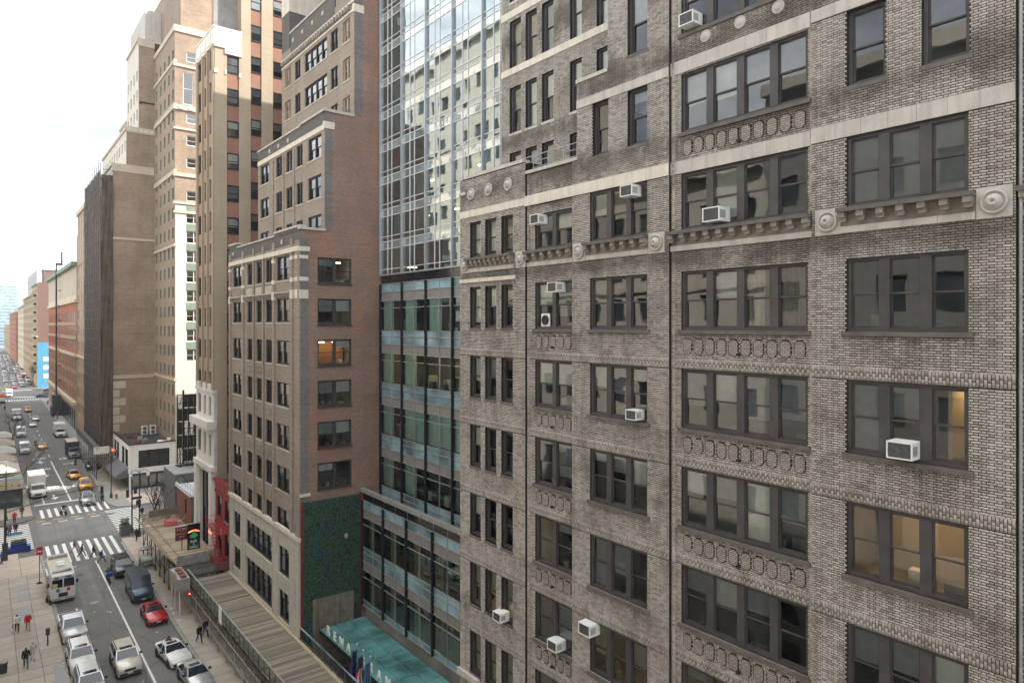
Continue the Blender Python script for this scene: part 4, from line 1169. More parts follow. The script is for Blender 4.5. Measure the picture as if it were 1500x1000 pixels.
stone_course(F1, 'stone_block', 0, 20.25, 36.2, 36.6, .17, .05, .9, M['cream_stone'])
F1.put('stone_cap', box_mesh('stone_cap', 2.9, .6, .18, M['limestone']), -.1, -.14, 38.35); F1.put('parapet_block', box_mesh('parapet_block', 2.7, .45, .42, M['dark_brick']), 0, -.06, 37.93)
F1.put('stone_cap', box_mesh('stone_cap', 11.4, .6, .16, M['limestone']), 2.7, -.1, 37.95)
F1.put('stone_cap', box_mesh('stone_cap', 6.3, .6, .18, M['limestone']), 14.05, -.14, 38.2); F1.put('parapet_block', box_mesh('parapet_block', 6.12, .45, .30, M['dark_brick']), 14.1, -.06, 37.93)
F1.put('medallion', med_s, 16.0, -.06, 37.3); F1.put('medallion', med_s, 1.4, -.06, 37.4)
# side wall facing the hotel and camera
sw = [(1.49, 4.60, 35.74 - 3.52 * k - 2.25, 35.74 - 3.52 * k, 2) for k in range(6)]
mb = wall_mb(MB(), 0, 2.12, 0, 38.0, [(1.49, 2.12) + w[2:4] for w in sw], rev=.0)
mb = MB()
wall_mb(mb, 0, 4.86, 0, 36.9, [w[:4] for w in sw], rev=.25)
wall_mb(mb, 0, 2.12, 36.9, 38.0, []); wall_mb(mb, 2.12, 4.86, 36.9, 48.4, []); wall_mb(mb, 4.86, 34, 0, 72, [])
put('side_wall', mb.mesh('side_wall', M['brown_side']), brown, SD.w(0, 0, 0), 0)
for a, b, c, d, n in sw:
    window(SD, a, c, b - a, d - c, 2, mat=M['frame_mid'], edge=.10, mull=.22, d0=.06, sill=M['frame_mid'], sill_ext=.05, sill_h=.08, blinds=[(br.choice(['blind_grey', 'blind_pale']), br.choice([.0, .3, .5])) for _ in range(2)])
SD.put('corner_strip', box_mesh('corner_strip', .72, .02, 37.2 - 11.9, M['brown_front_x']), 0, -.015, 11.9)
for z0, z1 in ((32.17, 32.92), (33.66, 34.0), (35.54, 35.83), (36.17, 36.55)): SD.put('stone_block', box_mesh('stone_block', .92 if z1 > 36 else .78, .2, z1 - z0, M['cream_stone']), -.12, -.06, z0)
SD.put('stone_block', box_mesh('stone_block', .95, .2, .25, M['cream_stone']), -.1, -.08, 15.5)
SD.put('stone_cap', box_mesh('stone_cap', 2.3, .5, .2, M['limestone']), -.12, -.12, 38.0)
SD.put('corner_strip', box_mesh('corner_strip', .7, .02, 10.2, M['brown_front_x']), 2.12, -.015, 38.0); SD.put('corner_strip', box_mesh('corner_strip', .75, .02, 22, M['brown_front_x']), 4.86, -.015, 48.4)
SD.put('stone_cap', box_mesh('stone_cap', 2.8, .5, .25, M['limestone']), 2.05, -.12, 48.3)
SD.put('stone_block', box_mesh('stone_block', .95, .3, .6, M['cream_stone']), 2.05, -.06, 46.85)
SD.put('stone_block', box_mesh('stone_block', 1.0, .3, .7, M['cream_stone']), 4.78, -.06, 57.65)
# second block
F2w = []
for zl in (46.6, 43.1, 39.6):
    for y0, y1, n in ((71.9, 69.2, 2), (67.1, 65.4, 2), (64.3, 62.65, 2), (61.6, 60.05, 2), (58.75, 55.7, 2)): F2w.append((72.62 - y0, 72.62 - y1, zl - 2.0, zl, n))
mb = wall_mb(MB(), 0, 17.62, 37, 47.0, [w[:4] for w in F2w], rev=.3)
put('wall', mb.mesh('wall', M['brown_front']), brown, F2.w(0, 0, 0), F2.rot)
put('parapet', MB().box(0, 17.6, -.02, .4, 47.0, 48.2).mesh('parapet', M['dark_brick']), brown, F2.w(0, 0, 0), F2.rot)
stone_course(F2, 'stone_block', 0, 17.6, 46.75, 47.2, .06, .05, .8, M['cream_stone']); F2.put('stone_cap', box_mesh('stone_cap', 12.3, .6, .16, M['limestone']), -.1, -.1, 47.8 + .4)
F2.put('stone_cap', box_mesh('stone_cap', 5.5, .6, .2, M['limestone']), 12.2, -.14, 48.3)
for u in (3.7, 6.3, 8.9): F2.put('medallion', med_s, u, -.02, 47.65)
for u in (4.6, 7.6, 10.4): F2.put('pier', box_mesh('pier', .32, .12, 9, M['brown_front']), u, -.12, 37.5)
for a, b, c, d, n in F2w: window(F2, a, c, b - a, d - c, 2, mat=M['frame_black'], edge=.1, mull=.16, d0=.12, sill=M['ashlar'], sill_ext=.1, blinds=[rand_blind(br) for _ in range(2)], two_panes=True)
# third block
F3w = []
for zl in (57.5, 54.0, 50.5):
    for y0, y1, n in ((72.3, 70.5, 2), (69.3, 67.75, 2), (66.6, 60.95, 4), (60.15, 58.5, 2), (57.4, 55.85, 2)): F3w.append((73.15 - y0, 73.15 - y1, zl - 2.0, zl, n))
mb = wall_mb(MB(), 0, 18.15, 47.5, 59.5, [w[:4] for w in F3w], rev=.3)
put('wall', mb.mesh('wall', M['brown_front']), brown, F3.w(0, 0, 0), F3.rot)
stone_course(F3, 'stone_block', 0, 18.15, 58.55, 58.75, .08, .05, .9, M['limestone_light']); stone_course(F3, 'stone_block', 0, 18.15, 57.75, 57.95, .06, .05, .9, M['limestone_light'])
brk3 = MB().box(0, .3, -.25, 0, 0, .45).mesh('bracket', M['bracket_stone'])
for i in range(28): F3.put('bracket', brk3, .3 + i * .62, 0, 58.05)
put('parapet', MB().box(2.6, 14.0, -.02, .4, 58.9, 60.9).mesh('parapet', M['dark_brick']), brown, F3.w(0, 0, 0), F3.rot); F3.put('stone_cap', box_mesh('stone_cap', 11.5, .6, .2, M['limestone']), 2.5, -.1, 60.9)
for u in (3.4, 6, 8.6, 11.2): F3.put('medallion', med_s, u, -.02, 60.0)
for a, b, c, d, n in F3w: window(F3, a, c, b - a, d - c, n, mat=M['frame_tan' if (a < 2 or a > 15) else 'frame_black'], edge=.1, mull=.16, d0=.12, sill=M['ashlar'], sill_ext=.1, blinds=[rand_blind(br) for _ in range(n)], two_panes=True)
tw = MB(); tw.box(28.0, 52, 62.2, 73.1, 47, 72); tw.box(25.9, 30, 70.9, 73.13, 59.4, 68); tw.box(25.9, 28.5, 55.02, 57.8, 59.4, 68); 
put('upper_block', MB().box(0, 2.2, 0, 20, 59.5, 66).mesh('upper_block', M['dark_brick']), brown, F3.w(0, 0.02, 0), F3.rot)
put('upper_block', MB().box(14.2, 18.1, 0.02, 20, 59.5, 66).mesh('upper_block', M['brown_front']), brown, F3.w(0, 0.02, 0), F3.rot)
put('stone_top', MB().box(0.0, 2.25, -.03, 8, 63.5, 66.3).mesh('stone_top', M['limestone_light']), brown, F3.w(0, 0, 0), F3.rot)
put('rear_block', MB().box(0, 17.9, 4.0, 30, 59.5, 72).mesh('rear_block', M['brown_front_x']), brown, F3.w(0, 0, 0), F3.rot)
rfm = MB(); rfm.box(21.2, 23.2, 55.2, 75.1, 37.0, 37.3); rfm.box(23.2, 26.0, 55.2, 72.5, 47.0, 47.4); rfm.box(25.9, 52, 55.2, 73, 59.2, 59.45); rfm.box(21.02, 50, 75.0, 75.24, 0, 37.2); rfm.box(23.2, 50, 72.4, 72.6, 37, 48); rfm.box(25.9, 50, 72.95, 73.14, 47, 59.4)
rfm.box(21.05, 23.1, 55.03, 55.4, 36.8, 37.98)
put('roof', rfm.mesh('roof', M['dark_brick']), brown, (0, 0, 0))
inn = MB()
for k in range(11):
    z = rows1[0] + .6 - 3.735 * k; 
    if z > 0: inn.box(21.45, 32, 55.4, 74.9, z, z + .25)
inn.box(26, 26.2, 55.4, 74.9, 0, 36.5)
for Y in (57, 61.5, 70.5): inn.box(21.5, 26, Y, Y + .1, 0, 36.5) if Y > 60 else None
for z in (40.9, 44.5, 47): inn.box(23.6, 30, 55.4, 72.4, z - 4.0, z - 3.8)
inn.box(27.5, 27.7, 55.4, 72.4, 36.5, 47)
for z in (51.8, 55.3, 58.8): inn.box(26.4, 32, 55.4, 72.9, z - 4, z - 3.8)
inn.box(30.5, 30.7, 55.4, 72.9, 47.5, 59)
put('interior', inn.mesh('interior', M['interior']), brown, (0, 0, 0))
bl_ = MB().box(0, .8, 0, .2, 0, .08).mesh('ceiling_lamp', M['lamp_soft'])
for x, z in ((22.7, 28.4), (24.3, 28.4), (22.9, 24.9), (24.4, 31.9), (24.2, 35.4)): put('ceiling_lamp', bl_, brown, (x, 56.0, z))
wl_ = MB().box(0, 3.4, 0, .1, 0, 3.2).mesh('partition_wall', pm('room_orange', (.45, .22, .10), .8, .15, 1)); put('partition_wall', wl_, brown, (22.3, 57.0, 25.9))
fq = MB()
for k in range(6):
    for _ in range(5):
        x = br.uniform(22.6, 25.2); fq.mat(br.choice([0, 0, 1])).box(x, x + br.uniform(.15, .5), 55.45, 55.8, 33.49 - 3.52 * k - .1, 33.49 - 3.52 * k + br.uniform(.1, .5))
put('furniture', fq.mesh('furniture', [M['interior'], M['blind_pale']]), brown, (0, 0, 0))

# ---------------------------------------------------------------- leafy green wall on the side of the brown building
gw = thing('green_wall', 'dark green leafy wall panel with red edges beside the hotel canopy', 'green wall', (21, 54.95, 0))
M['gw_back'] = pm('gw_back', (0.012, 0.03, 0.02), .9, .3, 2)
def leafmat(name, a, b, blue):
    m, nt, p, out = nodes_of(name)
    at = nt.nodes.new('ShaderNodeAttribute'); at.attribute_name = 'tone'
    cc = ramp(nt, at.outputs['Fac'], [(0, a), (1, b)])
    if blue:
        cc = mixc(nt, ramp(nt, noise(nt, .55, 3, .5), [(.50, 0), (.60, .8)]), cc, (.03, .075, .115))
    nt.links.new(cc, p.inputs['Base Color']); p.inputs['Roughness'].default_value = .6
    return m
M['gw_leaf'] = leafmat('gw_leaf', (.021, .058, .034), (.052, .13, .066), True)
put('backing', MB().box(0, 5.45, 0, .04, 0, 15.0).mesh('backing', M['gw_back']), gw, (21.05, 54.94, 0))
M['red_trim'] = pm('red_trim', (.16, .025, .028), .6, .2, 2, streak=.3)
put('edge_board', MB().box(0, .22, 0, .12, 0, 15.1).mesh('edge_board', M['red_trim']), gw, (21.0, 54.86, 0)); put('edge_board', MB().box(0, .2, 0, .12, 0, 15.1).mesh('edge_board', M['red_trim']), gw, (26.3, 54.86, 0))
V = []; Fc = []; tn = []
for _ in range(15000):
    x = br.uniform(21.2, 26.3); z = br.uniform(.2, 15.02)
    if 22.0 < x < 25.75 and z < 6.6 + .55 * (x - 22) / 3.75 * 0: continue
    s = br.uniform(.05, .10); a = br.uniform(0, 6.28); y = 54.93 - br.uniform(0, .07)
    tx, ty, tz = math.cos(a) * s, br.uniform(-.03, .03), math.sin(a) * s
    bx_, bz_ = -math.sin(a) * s * .55, math.cos(a) * s * .55
    k = len(V); V += [(x - tx, y - ty, z - tz), (x + bx_, y - .02, z + bz_), (x + tx, y + ty, z + tz), (x - bx_, y - .01, z - bz_)]
    Fc.append((k, k + 1, k + 2, k + 3)); tn.append(br.random())
me = bpy.data.meshes.new('leaves'); me.from_pydata(V, [], Fc); me.materials.append(M['gw_leaf'])
at = me.attributes.new('tone', 'FLOAT', 'FACE'); at.data.foreach_set('value', tn)
o = put('leaves', me, gw); o['kind'] = 'stuff'
M['old_board'] = pm('old_board', (.20, .175, .14), .85, .3, 1.5, streak=.8)
for i in range(12): put('board', box_mesh('board', .30, .06, 6.55, M['old_board']), gw, (22.02 + i * .312, 54.86 - .01 * (i % 2), 0.1))
put('wall_lamp', MB().lathe([(.06, 0), (.16, .1), (.2, .3), (.12, .42), (.05, .5)], 10).mesh('wall_lamp', M['bracket_stone'], True), gw, (25.0, 54.75, 11.3))
# ---------------------------------------------------------------- buildings across the avenue (behind the camera; seen in the glass)
M['west_cream'] = brickmat('west_cream', (0.70, 0.65, 0.56), (0.62, 0.57, 0.49), (0.52, 0.48, 0.42), 'y', stain=.3)
M['west_tan'] = brickmat('west_tan', (0.58, 0.52, 0.44), (0.5, 0.45, 0.38), (0.42, 0.38, 0.33), 'y', stain=.3)
M['west_grey'] = brickmat('west_grey', (0.34, 0.32, 0.30), (0.27, 0.255, 0.24), (0.25, 0.24, 0.22), 'y', stain=.3)
M['far_glass'] = darkglass('far_glass', (0.06, 0.075, 0.085), .08, .9, .03)
def west(label, y0, y1, h, mat, du, dz, w, hh):
    t = thing('west_building', label, 'building', (-2.6, y0, 0))
    f = Facade(t, 'west', -2.6, y0)
    L = y1 - y0; n = int(L / du); m = int((h - 6) / dz)
    wn_ = [(((i + .5) * L / n) - w / 2, ((i + .5) * L / n) + w / 2, 5 + j * dz, 5 + j * dz + hh) for i in range(n) for j in range(m)]
    mb = wall_mb(MB(), 0, L, 0, h, wn_, rev=.25)
    mb.face([(0, 0, 0), (0, 0, h), (0, 26, h), (0, 26, 0)]); mb.face([(L, 0, 0), (L, 26, 0), (L, 26, h), (L, 0, h)]); mb.face([(0, 0, h), (L, 0, h), (L, 26, h), (0, 26, h)])
    f.put('wall', mb.mesh('wall', mat))
    gm = quad_mesh('window', w, hh, M['far_glass'])
    for a, b, c, d in wn_:
        if c < 14 : continue
        f.put('window', gm, a, .2, c)
    f.put('cornice', box_mesh('cornice', L, 1.0, .8, M['limestone_light']), 0, -.7, h - .4)
    for z in (12, h * .45, h * .78): f.put('stone_band', box_mesh('stone_band', L, .3, .5, M['limestone_light']), 0, -.2, z)
west('grey brick office block on the west side of the avenue behind the viewpoint', -50, 27, 47, M['west_grey'], 3.4, 3.7, 1.7, 2.2)
west('tall cream stone tower on the west side of the avenue facing the hotel glass', 27, 62, 42, M['west_cream'], 3.0, 3.6, 1.5, 2.1)
west('broad cream brick block on the west side corner of the avenue', 62, 106, 74, M['west_cream'], 3.6, 3.8, 1.9, 2.2)
west('tan brick block beyond the cross street on the west side', 129, 190, 40, M['west_tan'], 3.6, 3.8, 1.9, 2.2)
west('long low grey block further up the west side of the avenue', 190, 330, 30, M['west_grey'], 5.0, 4.2, 2.6, 2.4)
# ---------------------------------------------------------------- rest of the near block: red house, tan tower, low corner buildings
M['tan_front'] = brickmat('tan_front', (0.40, 0.315, 0.235), (0.33, 0.255, 0.19), (0.3, 0.24, 0.185), 'y', stain=.3)
M['tan_side'] = brickmat('tan_side', (0.45, 0.37, 0.275), (0.40, 0.325, 0.245), (0.36, 0.30, 0.23), 'x', stain=.28)
M['red_brick_x'] = brickmat('red_brick_x', (0.34, 0.17, 0.115), (0.28, 0.14, 0.095), (0.25, 0.17, 0.13), 'x', stain=.25)
M['terracotta_white'] = pm('terracotta_white', (0.66, 0.64, 0.60), .6, .08, 1.0, fine=.1, streak=.3)
M['red_paint'] = pm('red_paint', (0.26, 0.02, 0.024), .55, .15, 1.5, streak=.3)
M['red_iron'] = pm('red_iron', (0.30, 0.03, 0.035), .5, .2, 3)
M['pane_sky'] = glassmat('pane_sky', (.92, .94, .96), 2.2, wavy=.03, wscale=.5)
tan = thing('tan_tower', 'tall tan brick tower with red brick spandrels and white terracotta cap and base', 'building', (21, 89.2, 0))
tr = random.Random(31)
TY0, TY1 = 81.3, 89.2
TF = Facade(tan, 'front', 21.0, TY1); TS = Facade(tan, 'side', 21.0, TY0)
fcols = [(0.35, 2.3), (3.15, 4.63), (5.4, 6.9)]
zrows = [61.9 - 3.74 * k for k in range(11)]
fw = [(a + .25, b - .15, zl - 2.25, zl) for zl in zrows for a, b in fcols]
mb = wall_mb(MB(), 0, 7.9, 22.4, 62.2, fw, rev=.3)
TF.put('wall', mb.mesh('wall', M['tan_front']))
for a, b, c, d in fw: window(TF, a, c, b - a, d - c, 1, mat=M['frame_black'], edge=.08, d0=.12, glass=M['pane_sky'], blinds=[(tr.choice(['blind_pale', 'blind_grey']), tr.choice([.4, .5, .6]))], two_panes=True)
for u in (0, 2.55, 4.85, 7.1): TF.put('pier', box_mesh('pier', .5 if u not in (0, 7.1) else .75, .18, 39.8, M['tan_front']), u, -.18, 22.4)
# white base
bw = [(a + .3, b - .2, z0, z1) for a, b in fcols for z0, z1 in ((19.3, 21.6), (14.6, 17.2))] + [(1.6, 6.6, 3, 12.6)]
mb = wall_mb(MB(), 0, 7.9, 0, 22.4, bw, y=-.1, rev=.4)
mb.face([(7.9, -.1, 0), (7.9, .3, 0), (7.9, .3, 22.4), (7.9, -.1, 22.4)])
TF.put('white_base', mb.mesh('white_base', M['terracotta_white']))
for a, b, c, d in bw[:-1]: window(TF, a, c, b - a, d - c, 1, mat=M['frame_black'], edge=.06, d0=.1, glass=M['glass'], blinds=[('blind_grey', .5)], two_panes=False)
window(TF, 1.6, 3, 5.0, 9.6, 3, mat=M['frame_black'], edge=.15, mull=.4, d0=.25, two_panes=True)
for z, t, p in ((18.0, .9, .9), (13.1, .55, .45), (22.1, .3, .25)): TF.put('cornice', box_mesh('cornice', 8.2, p + .2, t, M['terracotta_white']), -.1, -p, z)
for u in (.1, 6.7): TF.put('pilaster', box_mesh('pilaster', 1.1, .3, 12.8, M['terracotta_white']), u, -.4, .2)
ARC = MB().lathe([(.75, 0), (.75, -.22)], 14, (0, 0, 0), 'y')
for a, b in fcols: TF.put('arch_head', box_mesh('arch_head', 1.3, .3, .7, M['terracotta_white']), a + .2, -.22, 22.4)
# side: stripes of windows and red spandrels
scols = [(1.35, 2.7), (4.04, 5.29), (6.65, 7.9), (9.3, 10.6), (12, 13.3), (14.7, 16)]
szr = [61.15 - 3.74 * k for k in range(13)]
sw_ = []
for ci, (a, b) in enumerate(scols):
    rws = szr if ci == 0 else [65.55 + 3.74 * 2 - 3.74 * k for k in range(16)]
    for zl in rws: sw_.append((a, b, zl - 1.95, zl, ci))
mb = MB(); wall_mb(mb, 0, 2.95, 0, 62.0, [(a, b, 61.15 - 3.74 * 12 - 3.5, 61.3) for a, b in scols[:1]], rev=.2); wall_mb(mb, 2.95, 22, 0, 80, [(a, b, 12, 73.2) for a, b in scols[1:]], rev=.2)
TS.put('side_wall', mb.mesh('side_wall', M['tan_side']))
for a, b, c, d, ci in sw_:
    if c < 12: continue
    window(TS, a, c, b - a, d - c, 1, mat=M['frame_black'], edge=.07, d0=.03, glass=M['pane_sky'], blinds=[(tr.choice(['blind_pale', 'blind_pale', 'blind_grey']), tr.choice([.5, .6, .8, 1]))], two_panes=True)
    TS.put('red_spandrel', box_mesh('red_spandrel', b - a, .15, 3.74 - 1.95, M['red_brick_x']), a, .1, d)
TS.put('tan_interior', MB().box(.3, 21, 1.6, 1.8, 5, 76).mesh('tan_interior', M['interior']))
# white cap with ribs
cap = MB(); cap.box(-.12, 1.1, -.12, .0, 61.9, 64.0); cap.box(1.1, 2.98, -.12, 0, 61.3, 64.0)
for i in range(4): cap.box(1.5 + i * .33, 1.62 + i * .33, -.17, -.12, 62.0, 63.3)
cap.box(-.14, 3.0, -.16, 0, 64.0, 64.25)
TS.put('white_cap', cap.mesh('white_cap', M['terracotta_white']))
cf = MB(); cf.box(0, 8.0, -.14, .3, 62.1, 64.1); cf.box(0, 8.0, -.2, .3, 64.1, 64.3)
for a, b in fcols: cf.box(a, b, -.2, -.14, 62.4, 63.7)
TF.put('white_cap', cf.mesh('white_cap', M['terracotta_white']))
for x in (1.15, 2.75): TS.put('white_block', box_mesh('white_block', .22, .1, .45, M['terracotta_white']), x - .05, -.07, 58.9)
TS.put('white_block', box_mesh('white_block', .4, .1, .45, M['terracotta_white']), -.05, -.07, 58.9)
T2F = Facade(tan, 'front', 23.95, 94.2)
tw = [(a, a + 1.0, z, z + 2.1) for a in (1.5, 4.2, 7.0, 9.6) for z in (66.4, 70.2, 74.0)]
mb = wall_mb(MB(), 0, 12.9, 60, 80, tw, rev=.3); T2F.put('wall', mb.mesh('wall', M['tan_front']))
for a, b, c, d in tw: window(T2F, a, c, 1.0, 2.1, 1, mat=M['frame_black'], edge=.07, d0=.12, glass=M['pane_sky'], blinds=[('blind_pale', .6)], two_panes=True)
rf = MB(); rf.box(21.1, 44, 89.0, 89.19, 0, 62.2); rf.box(24, 44, 94.0, 94.2, 60, 80); rf.box(21.1, 24.1, 81.4, 89.1, 62.0, 62.3); rf.box(24, 44, 81.4, 94.1, 79.7, 80); rf.box(22.6, 22.8, 81.6, 89, 14, 62); rf.box(24.2, 40, 89.2, 94, 0, 62)
put('roof', rf.mesh('roof', M['tan_front']), tan, (0, 0, 0))

# red house with fire escape
redh = thing('red_house', 'narrow red painted house with fire escape beside the brown building', 'building', (21, 81.3, 0))
RH = Facade(redh, 'front', 21.1, 81.28)
rw = [(.6, 2.4, 8.3, 10.6), (3.6, 5.4, 8.3, 10.6), (.6, 2.4, 4.4, 7.0), (3.6, 5.4, 4.4, 7.0)]
mb = wall_mb(MB(), 0, 6.0, 0, 12.4, rw, rev=.3); RH.put('wall', mb.mesh('wall', M['red_paint']))
for i, (a, b, c, d) in enumerate(rw): window(RH, a, c, b - a, d - c, 1, mat=M['frame_black'], edge=.08, d0=.1, sill=M['bracket_stone' if i == 1 else 'red_paint'], blinds=[('blind_pale', .4)])
for z, p in ((12.3, .35), (11.0, .12), (7.5, .15)): RH.put('cornice', box_mesh('cornice', 6.05, p + .2, .22 if z > 12 else .15, M['red_paint']), 0, -p, z)
for i in range(3): RH.put('frieze_panel', box_mesh('frieze_panel', 1.6, .08, .8, M['red_iron']), .3 + i * 1.9, -.05, 11.25)
put('roof', MB().box(0, 6, .2, 25, 11.8, 12.1).mesh('roof', M['roof_tar']), redh, RH.w(0, 0, 0), RH.rot)
put('interior', MB().box(.2, 5.8, 1.2, 1.4, 0, 12).mesh('interior', M['interior']), redh, RH.w(0, 0, 0), RH.rot)
fe = MB()
for z in (7.4, 4.0):
    for i in range(10): fe.box(.4, 5.6, -1.2 + i * .12, -1.16 + i * .12, z, z + .05)
    for i in range(5): fe.box(.4 + i * 1.29, .46 + i * 1.29, -1.2, -.02, z - .06, z)
    for zz in (.45, .9): fe.tube((.4, -1.2, z + zz), (5.6, -1.2, z + zz), .025, 5)
    for i in range(14): fe.tube((.4 + i * .4, -1.2, z), (.4 + i * .4, -1.2, z + .9), .015, 4)
    for u in (.4, 5.6): fe.tube((u, -1.2, z + .9), (u, 0, z + .9), .025, 5)
for s in (0, .55): fe.bar((4.4, -1.0 + s * .9, 4.0), (2.0, -1.0 + s * .9, 7.4), .07)
for i in range(10): fe.box(4.4 - .24 * i - .1, 4.4 - .24 * i + .1, -1.0, -.5, 4.0 + .34 * i, 4.03 + .34 * i)
RH.put('fire_escape', fe.mesh('fire_escape', M['red_iron']))
RH.put('shop_fascia', box_mesh('shop_fascia', 5.8, .2, 1.5, M['flag_navy']), .1, -.18, 2.4)
M['gold'] = pm('gold', (.55, .42, .16), .5, .1, 3)
for i in range(4): RH.put('fascia_scroll', MB().lathe([(.3, 0), (.3, -.05), (.2, -.06), (.18, 0)], 14, (0, 0, 0), 'y').mesh('fascia_scroll', M['gold']), 2.4 + i * .9, -.18, 3.2)
RH.put('neon_strip', box_mesh('neon_strip', 1.2, .1, .12, emit('neon_red', (1, .06, .03), 1.6)), .4, -.9, 5.6 + .9)

# low building with silver roof and corrugated hut by the corner
M['rust_red'] = pm('rust_red', (.20, .075, .05), .8, .2, 1, streak=.4); M['corr'] = pm('corr', (.17, .165, .155), .7, .25, 1.2, streak=.7); M['silver_roof'] = pm('silver_roof', (.58, .60, .62), .45, .1, .6)
low = thing('low_silver_roof_building', 'low rust red building with a silver painted roof beside the tan tower', 'building', (21, 100.2, 0))
LWF = Facade(low, 'front', 21.0, 100.2); mb = wall_mb(MB(), 0, 7.8, 0, 8.0, [(4.6, 5.5, 5.2, 7.2)], rev=.2); LWF.put('wall', mb.mesh('wall', M['rust_red']))
window(LWF, 4.6, 5.2, .9, 2.0, 1, mat=M['frame_black'], edge=.08, d0=.06, blinds=[('blind_grey', 1)])
put('side_wall', MB().box(0, 14, 0, .2, 0, 8.0).mesh('side_wall', M['corr']), low, (21.02, 92.4, 0))
put('roof', MB().box(0, 14.2, -.3, 7.9, 8.0, 8.15).mesh('roof', M['silver_roof']), low, (20.8, 92.4, 0)); put('parapet', MB().box(0, .2, 0, 7.9, 8.15, 8.5).mesh('parapet', M['silver_roof']), low, (20.8, 92.3, 0))
rl = MB()
for i in range(6): rl.tube((0, i * 1.4, 0), (0, i * 1.4, 1.0), .025, 5)
for z in (.5, 1.0): rl.tube((0, 0, z), (0, 7, z), .02, 5)
put('roof_rail', rl.mesh('roof_rail', M['spandrel_teal']), low, (21.3, 92.6, 8.15))
put('rear_wall', MB().box(0, 14, 0, .2, 0, 8.0).mesh('rear_wall', M['rust_red']), low, (21.02, 99.9, 0))
hut = thing('corrugated_hut', 'grey corrugated metal hut standing at the street corner', 'hut', (21, 108.5, 0))
hm = MB()
for i in range(30): hm.box(20.95 + .04 * (i % 2), 21.1, 101.1 + i * .247, 101.1 + (i + 1) * .247, 0, 9.2)
hm.box(21.1, 27, 101.1, 101.3, 0, 9.2); hm.box(21.1, 27, 108.3, 108.5, 0, 9.2); hm.box(26.8, 27, 101.3, 108.3, 0, 9.2)
put('siding', hm.mesh('siding', M['corr']), hut); put('roof', MB().box(0, 6.1, 0, 7.5, 0, .15).mesh('roof', M['galv']), hut, (20.95, 101.05, 9.2))
bb = thing('billboard_frame', 'black steel lattice billboard frame on the low roofs behind the corner', 'billboard frame', (24, 107, 9.35))
bm_ = MB()
bx0, bx1, bz0, bz1, by = 22.6, 26.4, 9.6, 19.6, 107.6
BS = (bx1 - bx0) / 5
for i in range(6): bm_.bar((bx0 + i * BS, by, bz0), (bx0 + i * BS, by, bz1), .14)
for i in range(9): bm_.bar((bx0, by, bz0 + i * 1.25), (bx1, by, bz0 + i * 1.25), .10)
for i in range(6): bm_.bar((bx0 + i * BS, by - 2.2, 9.3), (bx0 + i * BS, by - .1, bz1 - 2), .12)
for j in range(4):
    for i in range(5): bm_.bar((bx0 + i * BS, by, bz0 + j * 2.5), (bx0 + (i + 1) * BS, by, bz0 + (j + 1) * 2.5), .06)
put('lattice', bm_.mesh('lattice', M['frame_black']), bb)
for i in range(5):
    for j in range(5): put('back_panel', box_mesh('back_panel', BS - .14, .05, 1.8, M['frame_mid']), bb, (bx0 + .08 + i * BS, by + .2, bz0 + .15 + j * 2.0)) if tr.random() < .8 else None
pl = MB(); pl.bar((23.2, 106.6, 9.3), (23.2, 106.6, 20.4), .22); pl.box(22.3, 26.8, 106.0, 107.4, 9.4, 9.5)
put('catwalk', pl.mesh('catwalk', M['frame_black']), bb)

# ---------------------------------------------------------------- far side of the cross street
shop = thing('white_corner_shop', 'white two-storey corner shop with big dark windows and grey awning', 'building', (20.9, 137, 0))
SF = Facade(shop, 'front', 20.9, 155.9); SS = Facade(shop, 'side', 20.9, 137.2)
fo = [(1.2, 4.0, 3.9, 7.2), (4.6, 7.4, 3.9, 7.2), (10.6, 13.6, 3.9, 7.2), (14.2, 17.4, 3.9, 7.2)]
mb = wall_mb(MB(), 0, 18.7, 3.0, 8.2, fo, rev=.3); SF.put('wall', mb.mesh('wall', M['white_paint']))
so = [(1.5, 6.6, 3.95, 7.1)]
mb = wall_mb(MB(), 0, 7.6, 3.0, 8.2, so, rev=.3); SS.put('wall', mb.mesh('wall', M['white_paint']))
for a, b, c, d in fo: window(SF, a, c, b - a, d - c, 2, mat=M['frame_black'], edge=.12, mull=.12, d0=.1, two_panes=False, hung=False)
window(SS, 1.5, 3.95, 5.1, 3.15, 3, mat=M['frame_black'], edge=.15, mull=.22, d0=.1, two_panes=True, hung=True, meet=.75)
SS.put('shopfront', box_mesh('shopfront', 7.4, .2, 3.0, M['frame_mid']), .1, .3, 0); SF.put('shopfront', box_mesh('shopfront', 18, .2, 3.0, M['frame_mid']), .1, .3, 0)
for i in range(5): SS.put('shop_window', box_mesh('shop_window', 1.1, .05, 2.2, M['pane_sky']), .5 + i * 1.4, .2, .5)
SS.put('corner_post', box_mesh('corner_post', .3, .3, 3.0, M['white_paint']), .0, .0, 0)
put('roof', MB().box(.25, 7.4, .25, 18.4, 7.6, 7.75).mesh('roof', M['roof_tar']), shop, (20.9, 137.2, 0))
for a in (MB().box(-.08, 7.7, -.08, .22, 8.2, 8.36), MB().box(-.08, .22, .24, 18.7, 8.2, 8.36)): put('coping', a.mesh('coping', M['frame_black']), shop, (20.9, 137.2, 0))
put('interior', MB().box(.4, 7.4, 2.2, 18, 3.1, 7.5).mesh('interior', M['interior']), shop, (20.9, 137.2, 0))
aw = MB(); aw.hexa([(18.9, 138.6, 2.5), (18.9, 150, 2.5), (18.9, 150, 2.56), (18.9, 138.6, 2.56), (20.9, 138.6, 3.9), (20.9, 150, 3.9), (20.9, 150, 3.96), (20.9, 138.6, 3.96)])
